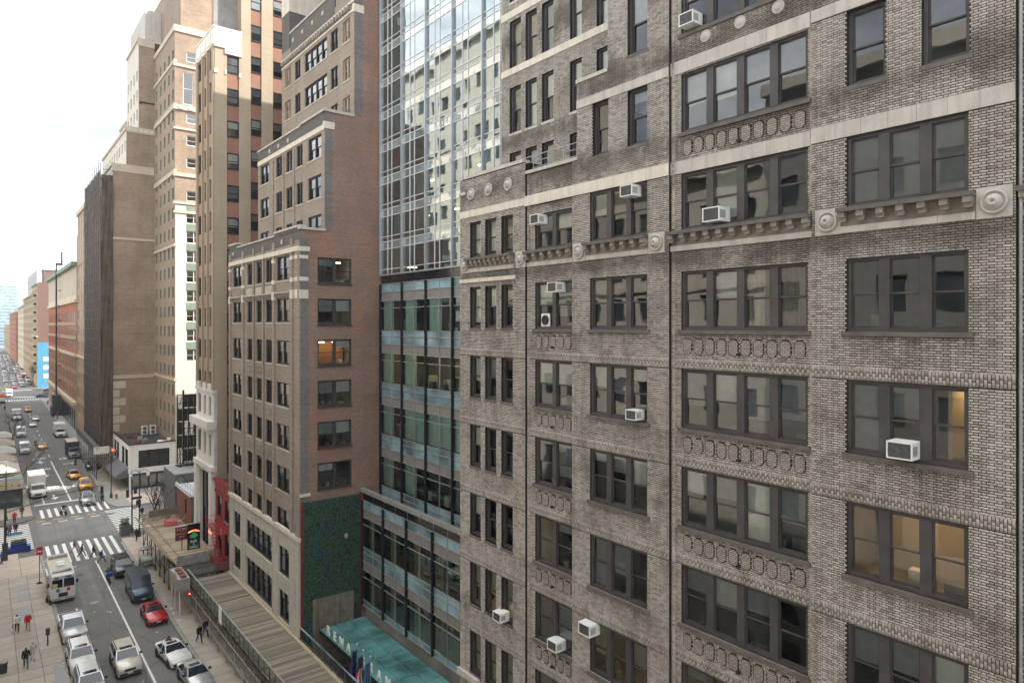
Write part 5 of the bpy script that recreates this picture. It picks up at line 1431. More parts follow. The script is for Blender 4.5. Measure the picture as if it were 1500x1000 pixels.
aw = MB(); aw.face([(18.8, 138.4, 2.6), (20.88, 138.4, 4.0), (20.88, 151, 4.0), (18.8, 151, 2.6)]); aw.face([(18.8, 138.4, 2.6), (18.8, 138.4, 2.2), (18.8, 151, 2.2), (18.8, 151, 2.6)][::-1]); aw.face([(18.8, 138.4, 2.2), (20.88, 138.4, 2.2), (20.88, 138.4, 4.0), (18.8, 138.4, 2.6)])
M['awning'] = pm('awning', (.14, .14, .145), .8, .12, .8); put('awning', aw.mesh('awning', M['awning']), shop)
for i in range(2):
    t = thing('roof_condenser', ['white twin-fan condenser on the shop roof with the red heap before it', 'white twin-fan condenser on the shop roof next to the tower corner'][i], 'air conditioner', (25.2 + i * 1.5, 151, 7.75), 0, 'condensers on the corner shop roof')
    sub('casing', MB().box(0, 1.1, 0, .5, .15, 1.9).mesh('casing', M['ac_white']), t)
    for z in (.6, 1.4): sub('fan_grille', fix_normals(MB().lathe([(.36, -.01), (.36, -.04), (.05, -.05)], 14, (.55, 0, z), 'y').mesh('fan_grille', M['ac_grille'])), t)
    sub('foot_rail', MB().box(.05, 1.05, .05, .45, 0, .15).mesh('foot_rail', M['frame_black']), t)
for i, (x, y, c) in enumerate(((22.0, 140.5, 'rust_red'), (26.6, 141.2, 'rust_red'), (24.0, 142.6, 'galv'), (25.6, 139.0, 'blind_pale'), (27.4, 140.5, 'blind_pale'), (23.2, 146, 'galv'), (22.2, 148, 'rust_red'))):
    lb = ['rust red tarpaulin heap by the roof edge of the corner shop', 'rust red tarpaulin heap beside white sacks on the shop roof', 'grey duct box in the middle of the shop roof', 'white sack lying at the near edge of the shop roof', 'white sack beside the red tarpaulin on the shop roof', 'grey duct box in front of the roof condensers', 'rust red crate heap by the back wall of the shop roof'][i]
    mb = MB(); rr = random.Random(i)
    for _ in range(5): a, b = rr.uniform(0, .8), rr.uniform(0, .6); mb.box(a, a + rr.uniform(.3, .8), b, b + rr.uniform(.3, .7), 0, rr.uniform(.25, .7))
    single('roof_clutter', mb.mesh('roof_clutter', M[c]), lb, 'roof clutter', (x, y, 7.75), rr.uniform(-.4, .4), 'things lying on the corner shop roof')

# tall stepped tower behind the shop
M['tw_side'] = brickmat('tw_side', (0.38, 0.285, 0.205), (0.305, 0.225, 0.165), (0.26, 0.2, 0.155), 'x', bw=.4, bh=.16, stain=.6)
M['tw_front'] = brickmat('tw_front', (0.34, 0.265, 0.195), (0.28, 0.215, 0.16), (0.26, 0.21, 0.16), 'y', bw=.4, bh=.16, stain=.25)
M['green_spandrel'] = pm('green_spandrel', (.19, .24, .195), .6, .1, 1)
M['pale_pink_stone'] = pm('pale_pink_stone', (.50, .42, .33), .8, .1, .6, streak=.2)
tow = thing('stepped_tower', 'very tall tan brick tower with stepped wings behind the white corner shop', 'building', (28.5, 137.2, 0))
G1 = Facade(tow, 'side', 28.45, 137.3); G2 = Facade(tow, 'front', 28.45, 156.0); W_ = Facade(tow, 'side', 20.85, 156.0)
GH = 86.0
gw1 = [(a, a + 1.75, z, z + 1.9) for a in (2.0, 4.55, 7.1) for z in (53.3, 59.6, 63.8, 68.0, 79.6)] + [(a, a + 1.75, 71.5, 77.5) for a in (1.4, 4.4, 7.4)]
gw2 = [(1.95, 4.6, 23.0 + 3.72 * k, 25.3 + 3.72 * k) for k in range(8)] + [(5.4, 8.0, 23.0 + 3.72 * k, 25.3 + 3.72 * k) for k in range(8)]
mb = wall_mb(MB(), 0, 16, 0, GH, gw1 + gw2, rev=.3); G1.put('side_wall', mb.mesh('side_wall', M['tw_side']))
mb = wall_mb(MB(), .05, 16, 0, 52.4, gw2, y=-.05, rev=.3); G1.put('cream_panel', mb.mesh('cream_panel', M['cream_paint']))
for a, b, c, d in gw2:
    window(G1, a, c, b - a, d - c, 2, mat=M['white_paint'], edge=.08, mull=.08, d0=.1, glass=M['pane_sky'], blinds=[('blind_pale', tr.choice([.4, 1])) for _ in range(2)])
for k in range(8):
    for a in (1.95, 5.4): G1.put('green_spandrel', box_mesh('green_spandrel', 2.6, .1, 1.35, M['green_spandrel']), a, -.09, 25.33 + 3.72 * k)
for a, b, c, d in gw1: window(G1, a, c, b - a, d - c, 1, mat=M['white_paint'], edge=.08, d0=.12, glass=M['pane_sky'], blinds=[('blind_warm', 1)], two_panes=True, meet=.5)
for z, t in ((50.9, .5), (52.6, .5), (57.8, .7), (66.6, .4), (70.3, .9), (78.4, .5), (84.9, 1.2)): G1.put('stone_band', box_mesh('stone_band', 16.2, .5, t, M['pale_pink_stone']), -.25, -.2, z)
for i in range(9): G1.put('carved_block', box_mesh('carved_block', .8, .3, .6, M['limestone_light']), .6 + i * 1.7, -.32, 70.45)
g2 = [(a, a + 1.5, z, z + 2.1) for a in (1.2, 5.2, 9.0, 12.8, 16.2) for z in [9.0 + 3.72 * k for k in range(20)]]
mb = wall_mb(MB(), 0, 18.7, 0, GH, g2, rev=.3); G2.put('wall', mb.mesh('wall', M['tw_front']))
fg = quad_mesh('pane', 1.5, 2.1, M['far_glass'])
for a, b, c, d in g2:
    window(G2, a, c, 1.5, 2.1, 1, mat=M['green_spandrel'], edge=.1, d0=.12, glass=M['far_glass'], two_panes=False)
for z, t in ((19.4, .5), (44.6, .5), (58.2, .9), (70.5, .9), (79, .6), (85, 1)): G2.put('stone_band', box_mesh('stone_band', 18.9, .5, t, M['pale_pink_stone']), -.05, -.2, z)
# wings in steps
wr = MB()
wall_mb(wr, 0, 7.6, 0, 62.6, [], rev=0); wall_mb(wr, 2.41, 7.6, 62.6, 70.2, []); wall_mb(wr, 4.63, 7.6, 70.2, 89, [])
W_.put('wing_wall', wr.mesh('wing_wall', M['tw_side']))
for x, z, t in ((0, 47.2, .5), (0, 19.0, .7), (2.41, 69.3, 1.2), (4.63, 87.5, 1.4)): W_.put('stone_band', box_mesh('stone_band', 7.7 - x, .4, t, M['pale_pink_stone']), x - .1, -.12, z)
W_.put('stone_band', box_mesh('stone_band', 7.6, .4, 1.6, M['pale_pink_stone']), -.1, -.12, 61.0)
for i in range(6): W_.put('quoin', box_mesh('quoin', 2.3 if i % 2 else 1.2, .1, 1.45, M['pale_pink_stone']), 0, -.08, 8.3 + i * 1.75)
for i in range(5): W_.put('carved_block', box_mesh('carved_block', .6, .3, .5, M['limestone_light']), 2.7 + i * 1.0, -.22, 69.6)
def wingfront(X, L, z0, z1, rows):
    f = Facade(tow, 'front', X, 156 + L); n = int(L / 3.2)
    wn_ = [((i + .5) * L / n - .7, (i + .5) * L / n + .7, z, z + 2.2) for i in range(n) for z in rows]
    mb = wall_mb(MB(), 0, L, z0, z1, wn_, rev=.3); mb.box(0, L, .02, 14, z1 - .3, z1, 'f')
    f.put('wing_front', mb.mesh('wing_front', M['limestone_light']))
    for a, b, c, d in wn_: f.put('window', quad_mesh('window', 1.4, 2.2, M['far_glass']), a, .2, c)
    f.put('stone_band', box_mesh('stone_band', L, .5, .6, M['pale_pink_stone']), 0, -.25, z1 - .5)
wingfront(20.85, 44, 0, 62.6, []); wingfront(23.26, 34, 62.5, 70.2, [65.6]); wingfront(25.48, 14, 70.1, 89, [72.5, 76.5, 80.5]); wingfront(25.48 + .4, 26, 70.1, 76, [72.5]);
put('tower_top', MB().box(0, 16, 0, 12, 86, 110).mesh('tower_top', M['tw_side']), tow, (29.8, 139, 0))
put('tower_core', MB().box(0, 14, 0, 60, 0, 100).mesh('tower_core', M['tw_front']), tow, (30.4, 139.5, 0))
put('tank_house', MB().box(0, 5, 0, 18, 86, 97).mesh('tank_house', M['limestone']), tow, (27.4, 160, 0))

# scaffold wrapped in dark netting on the wing's street front, with its shed below
M['net'] = pm('net', (.10, .074, .058), .95, .35, .5, streak=.5)
M['pipe'] = pm('pipe', (.09, .08, .075), .6, .3, 2, metal=.3)
scf = thing('scaffold', 'tall scaffold wrapped in dark brown netting on the stepped tower wing', 'scaffold', (18.9, 156, 0))
nt_ = MB()
def netsheet(p0, p1, z0, z1, n):
    for i in range(n):
        for j in range(16):
            q = [Vector(p0).lerp(Vector(p1), t) for t in (i / n, (i + 1) / n)]
            za, zb = z0 + (z1 - z0) * j / 16, z0 + (z1 - z0) * (j + 1) / 16
            o = lambda a, b: .12 * math.sin(a * 2.1 + b * 1.3)
            dx, dy = (-1, 0) if abs(p1[0] - p0[0]) < .1 else (0, -1)
            nt_.face([(q[0].x + dx * o(i, j), q[0].y + dy * o(i, j), za), (q[1].x + dx * o(i + 1, j), q[1].y + dy * o(i + 1, j), za), (q[1].x + dx * o(i + 1, j + 1), q[1].y + dy * o(i + 1, j + 1), zb), (q[0].x + dx * o(i, j + 1), q[0].y + dy * o(i, j + 1), zb)])
netsheet((18.85, 156.0, 0), (18.85, 183, 0), 5.2, 61.0, 16); netsheet((18.85, 155.8, 0), (20.9, 155.8, 0), 5.2, 60.0, 4); netsheet((18.85, 183, 0), (20.9, 183, 0), 5.2, 61, 3)
put('netting', nt_.mesh('netting', M['net']), scf)
for i in range(10): put('standard', MB().tube((0, 0, 0), (0, 0, 60.0 if i % 2 else 58.8), .05, 6).mesh('standard', M['pipe']), scf, (18.75, 156 + i * 3, 3.5))
lg = MB()
for k in range(29): lg.tube((18.7, 155.7, 5 + k * 2), (18.7, 183.2, 5 + k * 2), .045, 5); lg.tube((18.7, 155.66, 5 + k * 2), (20.9, 155.66, 5 + k * 2), .045, 5)
for k in range(3): lg.tube((18.8, 155.8, 61 + k * .6), (18.8, 183, 61 + k * .6), .035, 5)
for k in range(14): lg.tube((18.7, 155.64, 5 + k * 4), (20.8, 155.64, 9 + k * 4), .04, 5)
put('ledgers', lg.mesh('ledgers', M['pipe']), scf)

# ---------------------------------------------------------------- buildings further up the right side
M['far_red'] = brickmat('far_red', (0.45, 0.175, 0.09), (0.38, 0.14, 0.075), (0.36, 0.2, 0.12), 'y', bw=.5, bh=.2, stain=.2)
M['far_tan'] = brickmat('far_tan', (0.46, 0.33, 0.20), (0.40, 0.28, 0.17), (0.38, 0.28, 0.18), 'y', bw=.5, bh=.2, stain=.2)
M['far_yellow'] = brickmat('far_yellow', (0.50, 0.38, 0.22), (0.43, 0.33, 0.19), (0.40, 0.31, 0.2), 'y', bw=.5, bh=.2, stain=.2)
M['far_brown_x'] = brickmat('far_brown_x', (0.21, 0.125, 0.10), (0.17, 0.10, 0.08), (0.17, 0.11, 0.09), 'x', bw=.5, bh=.2, stain=.2)
M['far_cream'] = pm('far_cream', (.60, .50, .35), .8, .1, .2, streak=.2); M['far_grey'] = pm('far_grey', (.42, .41, .40), .8, .1, .2, streak=.2)
M['copper'] = pm('copper', (.19, .27, .20), .7, .2, .8); M['blue_paint'] = pm('blue_paint', (.07, .27, .44), .6, .08, .5); M['far_glass_tower'] = pm('far_glass_tower', (.30, .40, .48), .3, .05, .02)
def farb(name, label, X, y0, y1, h, mat, rows=None, cols=0, ww=1.6, wh=2.2, side=True, sdep=20, smat=None, bands=(), wmat=None):
    t = thing(name, label, 'building', (X, y0, 0))
    f = Facade(t, 'front', X, y1); L = y1 - y0
    wn_ = [((i + .5) * L / cols - ww / 2, (i + .5) * L / cols + ww / 2, z, z + wh) for z in (rows or []) for i in range(cols)] if cols else []
    mb = wall_mb(MB(), 0, L, 0, h, wn_, rev=.12); f.put('wall', mb.mesh('wall', mat))
    gm = quad_mesh('window', ww, wh, wmat or M['far_glass'])
    for a, b, c, d in wn_: f.put('window', gm, a, .06, c)
    if side: put('side_wall', MB().box(0.02, sdep, 0, .3, 0, h - .05).mesh('side_wall', smat or mat), t, (X, y0, 0))
    put('roof', MB().box(.1, sdep, .1, L, h - .6, h - .3).mesh('roof', M['roof_tar']), t, (X, y0, 0))
    put('rear_wall', MB().box(.1, sdep, L - .3, L - .02, 0, h - .1).mesh('rear_wall', smat or mat), t, (X, y0, 0))
    for z, th, pr, m in bands: f.put('cornice', box_mesh('cornice', L + .1, pr + .2, th, m), -.05, -pr, z)
    return t, f
t, f = farb('tan_slab_building', 'slim tan brick building just beyond the netted scaffold', 21.0, 200, 221, 61, M['far_tan'], [6 + 4.2 * k for k in range(13)], 5, 1.8, 2.6, bands=((59.8, 1.2, .4, M['far_cream']), (21, .6, .3, M['far_cream'])))
t, f = farb('red_brick_block', 'long red brick block with cream upper storeys and green copper cornice', 20.9, 221.2, 319, 47.4, M['far_red'], [9.0, 13.2, 17.2, 22.8, 26.8, 30.8], 22, 2.3, 2.7,
            bands=((46.4, 1.1, 1.3, M['copper']), (36.2, .9, .5, M['far_cream']), (20.9, .8, .5, M['far_cream']), (7.4, .9, .8, M['far_cream'])))
f.put('cream_storeys', box_mesh('cream_storeys', 97.8, .3, 9.3, M['far_cream']), 0, -.06, 37.1)
f.put('yellow_storeys', MB().box(0, 97.8, -.05, -.01, 0, 8.2).mesh('yellow_storeys', M['far_tan']), 0, 0, 0)
for i in range(23): f.put('pier', box_mesh('pier', 1.1, .12, 12.5, M['far_tan']), i * 4.445 - .55 if i else 0, -.09, 8.3)
for i in range(23):
    f.put('pier', box_mesh('pier', .9, .1, 14.3, M['far_red']), i * 4.445 - .45 if i else 0, -.07, 21.8)
for z in (25.7, 29.7): f.put('stone_band', box_mesh('stone_band', 97.8, .3, .9, M['far_tan']), 0, -.2, z)
for i in range(22): f.put('window', box_mesh('window', 2.6, .05, 6.4, M['pale_pink_stone']), 1.0 + i * 4.445, -.10, 38.4)
for i in range(8): f.put('entrance_arch', box_mesh('entrance_arch', 3.2, .3, 5.2, M['spandrel_black']), 56 + i * 5, -.28, .6)
t2 = thing('rooftop_house', 'cream rooftop house with green copper dormers on the red brick block', 'rooftop house', (25, 235, 46.8))
put('wall', MB().box(0, 12, 0, 34, 0, 11).mesh('wall', M['far_cream']), t2, (25, 226, 46.8)); 
for i in range(4): put('dormer', MB().box(-.6, .1, 0, 2.4, 1.0, 5.0).mesh('dormer', M['copper']), t2, (25, 229 + i * 6, 46.8))
sp = thing('standpipe_hoist', 'tall dark hoist mast standing on the sidewalk against the red brick block', 'hoist mast', (19.2, 268, 0.13))
sub('mast', MB().box(.2, .65, 0, .7, 3, 49.5).mesh('mast', M['frame_black']), sp); sub('mast_arm', MB().box(.2, 2.2, 0, .7, 49.5, 50.3).box(1.7, 2.2, 0, .7, 50.3, 54).mesh('mast_arm', M['frame_black']), sp); sub('engine_box', MB().box(-1.2, 1.4, -4, 2, 0, 3).box(-.8, 1.2, -3.5, 1.6, 3.0, 6.6).mesh('engine_box', M['frame_mid']), sp)
for i in range(9): sub('tie_bracket', MB().box(.9, 1.7, .4, .7, 0, .3).mesh('tie_bracket', M['frame_black']), sp, (0, 0, 6 + i * 5))
t, f = farb('brown_brick_corner', 'brown brick building with a bright blue painted base at the far corner', 21.0, 387, 430, 50, M['far_yellow'], [8 + 4.1 * k for k in range(10)], 9, 2.0, 2.4, smat=M['far_brown_x'], bands=((49, .9, .6, M['copper']), (24, .6, .4, M['far_cream'])))
put('blue_base', MB().box(-.05, 9, -.12, 0, 0, 21.5).mesh('blue_base', M['blue_paint']), t, (21, 387, 0))
for k in range(8): put('window', MB().box(5.5, 7.6, -.08, 0, 25 + 3 * k, 26.8 + 3 * k).mesh('window', M['white_paint']), t, (21, 387, 0))
for k in range(3):
    for i in range(2): put('window', MB().box(2.2 + i * 3, 4.2 + i * 3, -.16, -.1, 4.5 + 4 * k, 6.6 + 4 * k).mesh('window', M['white_paint']), t, (21, 387, 0))
fes = MB()
for k in range(10): fes.box(19.9, 21, 396, 402, 6.5 + 4.1 * k, 7.6 + 4.1 * k)
put('fire_escape', fes.mesh('fire_escape', M['frame_black']), t)
wt = thing('water_tank', 'brown timber water tank house on the roof of the far corner building', 'water tank', (24, 400, 49.5)); put('tank', MB().box(0, 8, 0, 12, 0, 7).mesh('tank', M['far_brown_x']), wt, (24, 398, 49.5)); put('tank_roof', MB().box(-.3, 8.3, -.3, 12.3, 7, 7.5).mesh('tank_roof', M['far_grey']), wt, (24, 398, 49.5))
farb('tan_apartment_block', 'pale tan apartment block behind the blue-based corner building', 21.0, 430, 520, 46, M['far_tan'], [8 + 4.1 * k for k in range(9)], 14, 2.2, 2.4, bands=((45, .9, .8, M['far_cream']),))
farb('cream_apartment_block', 'cream apartment block in the far row up the avenue', 21.0, 520, 600, 42, M['far_cream'], [8 + 4.1 * k for k in range(8)], 12, 2.2, 2.4, bands=((41, .9, .8, M['far_grey']),))
farb('grey_slab_block', 'plain grey slab block rising behind the far tan apartments', 30.0, 560, 680, 68, M['far_grey'], [30 + 4.5 * k for k in range(8)], 10, 3, 2.2)
farb('pink_brick_block', 'pinkish brick block near the end of the avenue', 20.5, 620, 760, 40, M['far_red'], [8 + 4.1 * k for k in range(7)], 14, 3, 2.4, bands=((39, 1, .8, M['far_cream']),))
farb('far_tan_row', 'low tan row of houses closing the far end of the right side', 21.0, 770, 960, 30, M['far_yellow'], [8 + 4.1 * k for k in range(5)], 16, 4, 2.4)
farb('blue_glass_tower', 'pale blue glass tower at the far end of the avenue', 6.0, 1050, 1068, 81, M['far_glass_tower'], [10 + 6 * k for k in range(11)], 2, 6, 3.5, wmat=M['spandrel_teal'], sdep=31, smat=M['far_glass_tower'])
farb('grey_glass_tower', 'grey blue tower beside the pale glass tower far away', 38.0, 1000, 1018, 60, M['far_glass_tower'], [10 + 6 * k for k in range(8)], 2, 6, 3.5, wmat=M['spandrel_teal'], sdep=24, smat=M['far_grey'])
farb('plum_stepped_tower', 'plum coloured stepped tower rising behind the red brick block', 34.0, 330, 360, 70, M['far_brown_x'], [50, 55, 60], 4, 2, 2.4, sdep=18, smat=M['far_brown_x'])

mid = thing('mid_block_sun_blocker', 'unseen broad grey block added behind the tan tower to shade the crossing', 'building', (34, 62, 0))  # unseen block, added to keep the sun off the crossing
mw = MB(); wall_mb(mw, 0, 44, 0, 74, [], rev=0)
put('side_wall', MB().box(0, 44, 0, .4, 0, 74).mesh('side_wall', M['brown_front_x']), mid, (46, 62, 0)); put('front_wall', MB().box(0, .4, .4, 45, 0, 74).mesh('front_wall', M['brown_front']), mid, (46, 62, 0)); put('rear_wall', MB().box(0.4, 44, 44.6, 45, 0, 74).mesh('rear_wall', M['brown_front_x']), mid, (46, 62, 0)); put('roof', MB().box(0.4, 44, .4, 44.6, 73.5, 73.8).mesh('roof', M['roof_tar']), mid, (46, 62, 0))

for (nm_, X_, Y_, W_2, H_2) in (('blue_glass_tower', 6.0, 1050, 31, 81), ('grey_glass_tower', 38.0, 1000, 24, 60)):
    par_ = bpy.data.objects[nm_]
    for k in range(int(H_2 / 4) - 1): put('window_band', box_mesh('window_band', W_2 - 2, .1, 2.2, M['spandrel_teal']), par_, (X_ + 1, Y_ - .12, 4 + 4 * k))
# ---------------------------------------------------------------- sidewalk sheds
M['plank_grey'] = None
def plankmat(name, base):
    m, nt, p, out = nodes_of(name)
    o = nt.nodes.new('ShaderNodeObjectInfo')
    cc = ramp(nt, o.outputs['Random'], [(0, tuple(x * .6 for x in base)), (.5, base), (1, tuple(min(.9, x * 1.35) for x in base))])
    gr = noise(nt, 1.0, 4, .6, wpos(nt, (.5, 14, 3)))
    cc = mixc(nt, ramp(nt, gr, [(.4, 0), (.7, .5)]), cc, tuple(x * .4 for x in base))
    bl = noise(nt, .6, 5, .6); cc = mixc(nt, ramp(nt, bl, [(.5, 0), (.7, .45)]), cc, tuple(x * .5 for x in base))
    nt.links.new(cc, p.inputs['Base Color']); p.inputs['Roughness'].default_value = .9; p.inputs['Specular IOR Level'].default_value = .2
    return m
M['plank_grey'] = plankmat('plank_grey', (.27, .235, .185)); M['plank_tan'] = plankmat('plank_tan', (.42, .35, .255)); M['ply_green'] = pm('ply_green', (.055, .085, .07), .7, .2, 2)
shed = thing('sidewalk_shed', 'near sidewalk shed with grey plank deck and green mesh railing', 'sidewalk shed', (16.9, 75, 0.13))
X0, X1, ZD = 16.85, 20.85, 3.4
sr = random.Random(4)
y = 75.3; 
while y > 44:
    w = sr.choice([.22, .25, .28]); put('plank', box_mesh('plank', 4.0, w - .02, .05, M['plank_grey']), shed, (X0 + sr.uniform(-.04, .04), y - w, ZD + sr.uniform(-.01, .015))); y -= w
put('gutter_board', MB().box(0, .3, -31, 0, 0, .12).mesh('gutter_board', M['plank_tan']), shed, (20.72, 75.3, ZD + .04))
bm_ = MB()
for i in range(12): bm_.box(X0, X1, 75 - i * 2.6 - .07, 75 - i * 2.6 + .07, ZD - .32, ZD - .02)
bm_.box(X0 + .02, X0 + .16, 44, 75.3, ZD - .5, ZD - .34); bm_.box(X1 - .2, X1 - .05, 44, 75.3, ZD - .5, ZD - .34)
put('joists', bm_.mesh('joists', M['pipe']), shed)
for i in range(12):
    for x in (X0 + .1, X1 - .4): put('post', MB().tube((0, 0, 0), (0, 0, ZD - .5), .055, 8).box(-.16, .16, -.16, .16, 0, .03).mesh('post', M['galv']), shed, (x, 74.9 - i * 2.6, .13))
for z in (1.15, 2.35): put('brace_rail', MB().tube((0, 0, 0), (0, -31, 0), .04, 6).mesh('brace_rail', M['galv']), shed, (X0 + .02, 75, z))
for xx, y0, y1 in ((X0 - .05, 44, 75.3), (20.95, 44, 55.0)):
    for i in range(int((y1 - y0) / 1.25) + 1):
        put('rail_post', box_mesh('rail_post', .06, .06, 1.15, M['ply_green']), shed, (xx, y1 - .1 - i * 1.25, ZD + .03))
    put('rail', box_mesh('rail', .09, y1 - y0, .09, M['galv'] if xx < 18 else M['spandrel_teal']), shed, (xx - .015, y0, ZD + 1.16)); put('rail', box_mesh('rail', .05, y1 - y0, .06, M['ply_green']), shed, (xx, y0, ZD + .3))
me_ = MB()
for k in range(int(31 / .2)):
    yy = 75.2 - k * .2; me_.bar((X0 - .03, yy, ZD + .3), (X0 - .03, yy - .8, ZD + 1.16), .012); me_.bar((X0 - .03, yy - .8, ZD + .3), (X0 - .03, yy, ZD + 1.16), .012)
put('rail_mesh', me_.mesh('rail_mesh', M['ply_green']), shed)
put('end_rail', MB().box(0, 4.1, 0, .06, 1.05, 1.12).box(0, 4.1, 0, .05, .5, .55).box(0, .06, 0, .05, 0, 1.1).box(1.3, 1.36, 0, .05, 0, 1.1).box(2.6, 2.66, 0, .05, 0, 1.1).box(4.0, 4.06, 0, .05, 0, 1.1).mesh('end_rail', M['ply_green']), shed, (X0, 75.3, ZD))
put('notice_board', MB().box(0, .03, 0, .9, 0, 1.5).mesh('notice_board', M['blind_pale']), shed, (X0 - .12, 62.6, ZD - .1))
red_l = emit('red_light', (1, .08, .05), 2); put('warning_light', MB().lathe([(.05, 0), (.07, .05), (.05, .12), (.01, .14)], 8).mesh('warning_light', red_l), shed, (X0 - .1, 74.3, 2.35))

shd2 = thing('timber_shed', 'sidewalk shed with tan plank deck and outward leaning timber parapet', 'sidewalk shed', (16.4, 98, 0.13))
ZE = 4.0; y = 98.6
while y > 79.5:
    w = sr.choice([.24, .3]); put('plank', box_mesh('plank', 4.4, w - .02, .05, M['plank_tan']), shd2, (16.5 + sr.uniform(-.05, .05), y - w, ZE + sr.uniform(-.01, .015))); y -= w
y = 98.8; i = 0
lean = MB().hexa([(0, -.22, 0), (.05, -.22, 0), (.05, .22, 0), (0, .22, 0), (-.95, -.22, 1.0), (-.90, -.22, 1.03), (-.90, .22, 1.03), (-.95, .22, 1.0)]).mesh('parapet_board', M['plank_tan'])
while y > 80: put('parapet_board', lean, shd2, (16.5, y - .25, ZE + .05)); y -= .47
endb = MB().hexa([(-.28, 0, 0), (.28, 0, 0), (.28, .05, 0), (-.28, .05, 0), (-.28, .8, .95), (.28, .8, .95), (.28, .84, .93), (-.28, .84, .93)]).mesh('end_board', M['plank_grey'])
for i in range(8): put('end_board', endb, shd2, (16.8 + i * .58, 98.7, ZE + .05))
for i in range(8): put('strut', MB().bar((0, 0, 0), (-.9, 0, .95), .06).mesh('strut', M['plank_tan']), shd2, (17.5, 98.2 - i * 2.4, ZE + .03))
for i in range(8):
    for x in (16.6, 20.6): put('post', MB().tube((0, 0, 0), (0, 0, ZE - .2), .06, 8).mesh('post', M['pipe']), shd2, (x, 98 - i * 2.5, .13))
jb = MB()
for i in range(8): jb.box(16.5, 20.9, 97.9 - i * 2.5, 98.1 - i * 2.5, ZE - .3, ZE - .03)
jb.box(16.5, 16.65, 79.6, 98.6, ZE - .55, ZE - .32)
put('joists', jb.mesh('joists', M['pipe']), shd2)
for z in (1.2, 2.6): put('brace_rail', MB().tube((0, 0, 0), (0, -18.6, 0), .04, 6).mesh('brace_rail', M['galv']), shd2, (16.5, 98.1, z))
for i in range(7): put('cross_brace', MB().bar((0, 0, .3), (0, -2.4, 3.4), .05).mesh('cross_brace', M['pipe']), shd2, (16.48, 98 - i * 2.5, 0))
jx = thing('shed_portal', 'grey boxed shed portal on three white poles with an orange flag', 'shed portal', (15.8, 76.5, .13))
put('box_beam', MB().box(0, 1.1, -4.0, 0, 3.0, 4.3).mesh('box_beam', M['galv']), jx, (15.55, 77.6, 0)); put('deck_panel', MB().box(0, 5.2, -4.0, 0, 0, .1).mesh('deck_panel', M['frame_mid']), jx, (15.6, 79.4, 3.7))
put('grey_panel', MB().box(0, 4.2, 0, .12, 0, 1.1).mesh('grey_panel', M['galv']), jx, (16.6, 79.2, 3.8))
M['white_steel'] = pm('white_steel', (.62, .62, .6), .5, .1, 2)
for yy in (73.9, 76.0, 77.4): put('white_pole', MB().tube((0, 0, 0), (0, 0, 2.95), .07, 8).box(-.18, .18, -.18, .18, 0, .04).mesh('white_pole', M['white_steel']), jx, (15.75, yy, .13))
M['orange'] = pm('orange', (.75, .26, .02), .7, .1, 4); put('flag', MB().hexa([(0, 0, 0), (.05, 0, 0), (.05, .6, .1), (0, .6, .1), (0, .1, .8), (.05, .1, .8), (.05, .6, .7), (0, .6, .7)]).mesh('flag', M['orange']), jx, (15.5, 74.6, 3.9))
for i in range(3): put('planter_tray', MB().box(0, .5, 0, .8, 0, .2).mesh('planter_tray', M['rust_red']), jx, (15.9, 73.9 + i * 1.05, 4.3))

shd3 = thing('pipe_shed', 'pipe-legged sidewalk shed with a white sign board under the netted scaffold', 'sidewalk shed', (17.2, 152, .13))
put('deck', MB().box(0, 3.6, 0, 34, 0, .3).mesh('deck', M['plank_grey']), shd3, (17.3, 150.2, 5.0)); put('parapet', MB().box(0, .08, 0, 34, 0, 1.1).mesh('parapet', M['ply_green']), shd3, (17.25, 150.2, 5.2))
put('sign_board', MB().box(0, 2.6, 0, .08, 0, 1.4).mesh('sign_board', M['terracotta_white']), shd3, (16.9, 150.0, 5.1)); put('sign_patch', MB().box(0, .4, 0, .02, 0, .25).mesh('sign_patch', M['spandrel_teal']), shd3, (17.3, 149.97, 6.1))
for i in range(12):
    for x in (17.4, 19.8): put('post', MB().tube((0, 0, 0), (0, 0, 4.9), .07, 6).mesh('post', M['pipe']), shd3, (x, 150.4 + i * 3, .13))
xb = MB(); xb.bar((17.4, 150.35, 1), (19.8, 150.35, 4.6), .08); xb.bar((19.8, 150.35, 1), (17.4, 150.35, 4.6), .08)
for i in range(11): xb.bar((17.4, 150.4 + i * 3, 1), (17.4, 153.4 + i * 3, 4.6), .06)
put('cross_brace', xb.mesh('cross_brace', M['galv']), shd3)

# signs on the timber shed
sg = thing('maroon_sign', 'maroon sign board with pale letters on a post above the timber shed', 'sign', (18.1, 84, 4.05))
put('board', MB().box(0, 1.28, 0, .08, 0, 1.55).mesh('board', pm('maroon', (.13, .018, .03), .5, .1, 2)), sg, (17.45, 84, 5.2)); put('sign_frame', MB().box(-.04, 1.32, -.02, .1, 1.55, 1.63).mesh('sign_frame', M['white_steel']), sg, (17.45, 84, 5.2)); put('post', MB().tube((0, 0, 0), (0, 0, 1.2), .05, 6).mesh('post', M['rust_red']), sg, (18.15, 84.05, 4.03))
for txt, sz, zz in (('TON', .52, 6.25), ('SHOE REP', .25, 5.85), ('SHOP', .25, 5.52)):
    o = put('lettering', text_mesh(txt, sz, M['pale_pink_stone'], .01), sg, (18.1, 83.975, zz)); o.rotation_euler = (R(90), 0, 0)
ng = thing('neon_bar_sign', 'black bar sign with red neon and a green shamrock beside the maroon sign', 'sign', (19.2, 83.4, 4.05))
put('board', MB().box(0, 1.36, 0, .14, 0, 2.95).mesh('board', M['spandrel_black']), ng, (18.58, 83.4, 4.03)); put('sign_frame', MB().box(-.05, 1.41, -.02, .16, 2.95, 3.05).box(1.36, 1.42, -.02, .16, 0, 2.95).mesh('sign_frame', M['galv']), ng, (18.58, 83.4, 4.03))
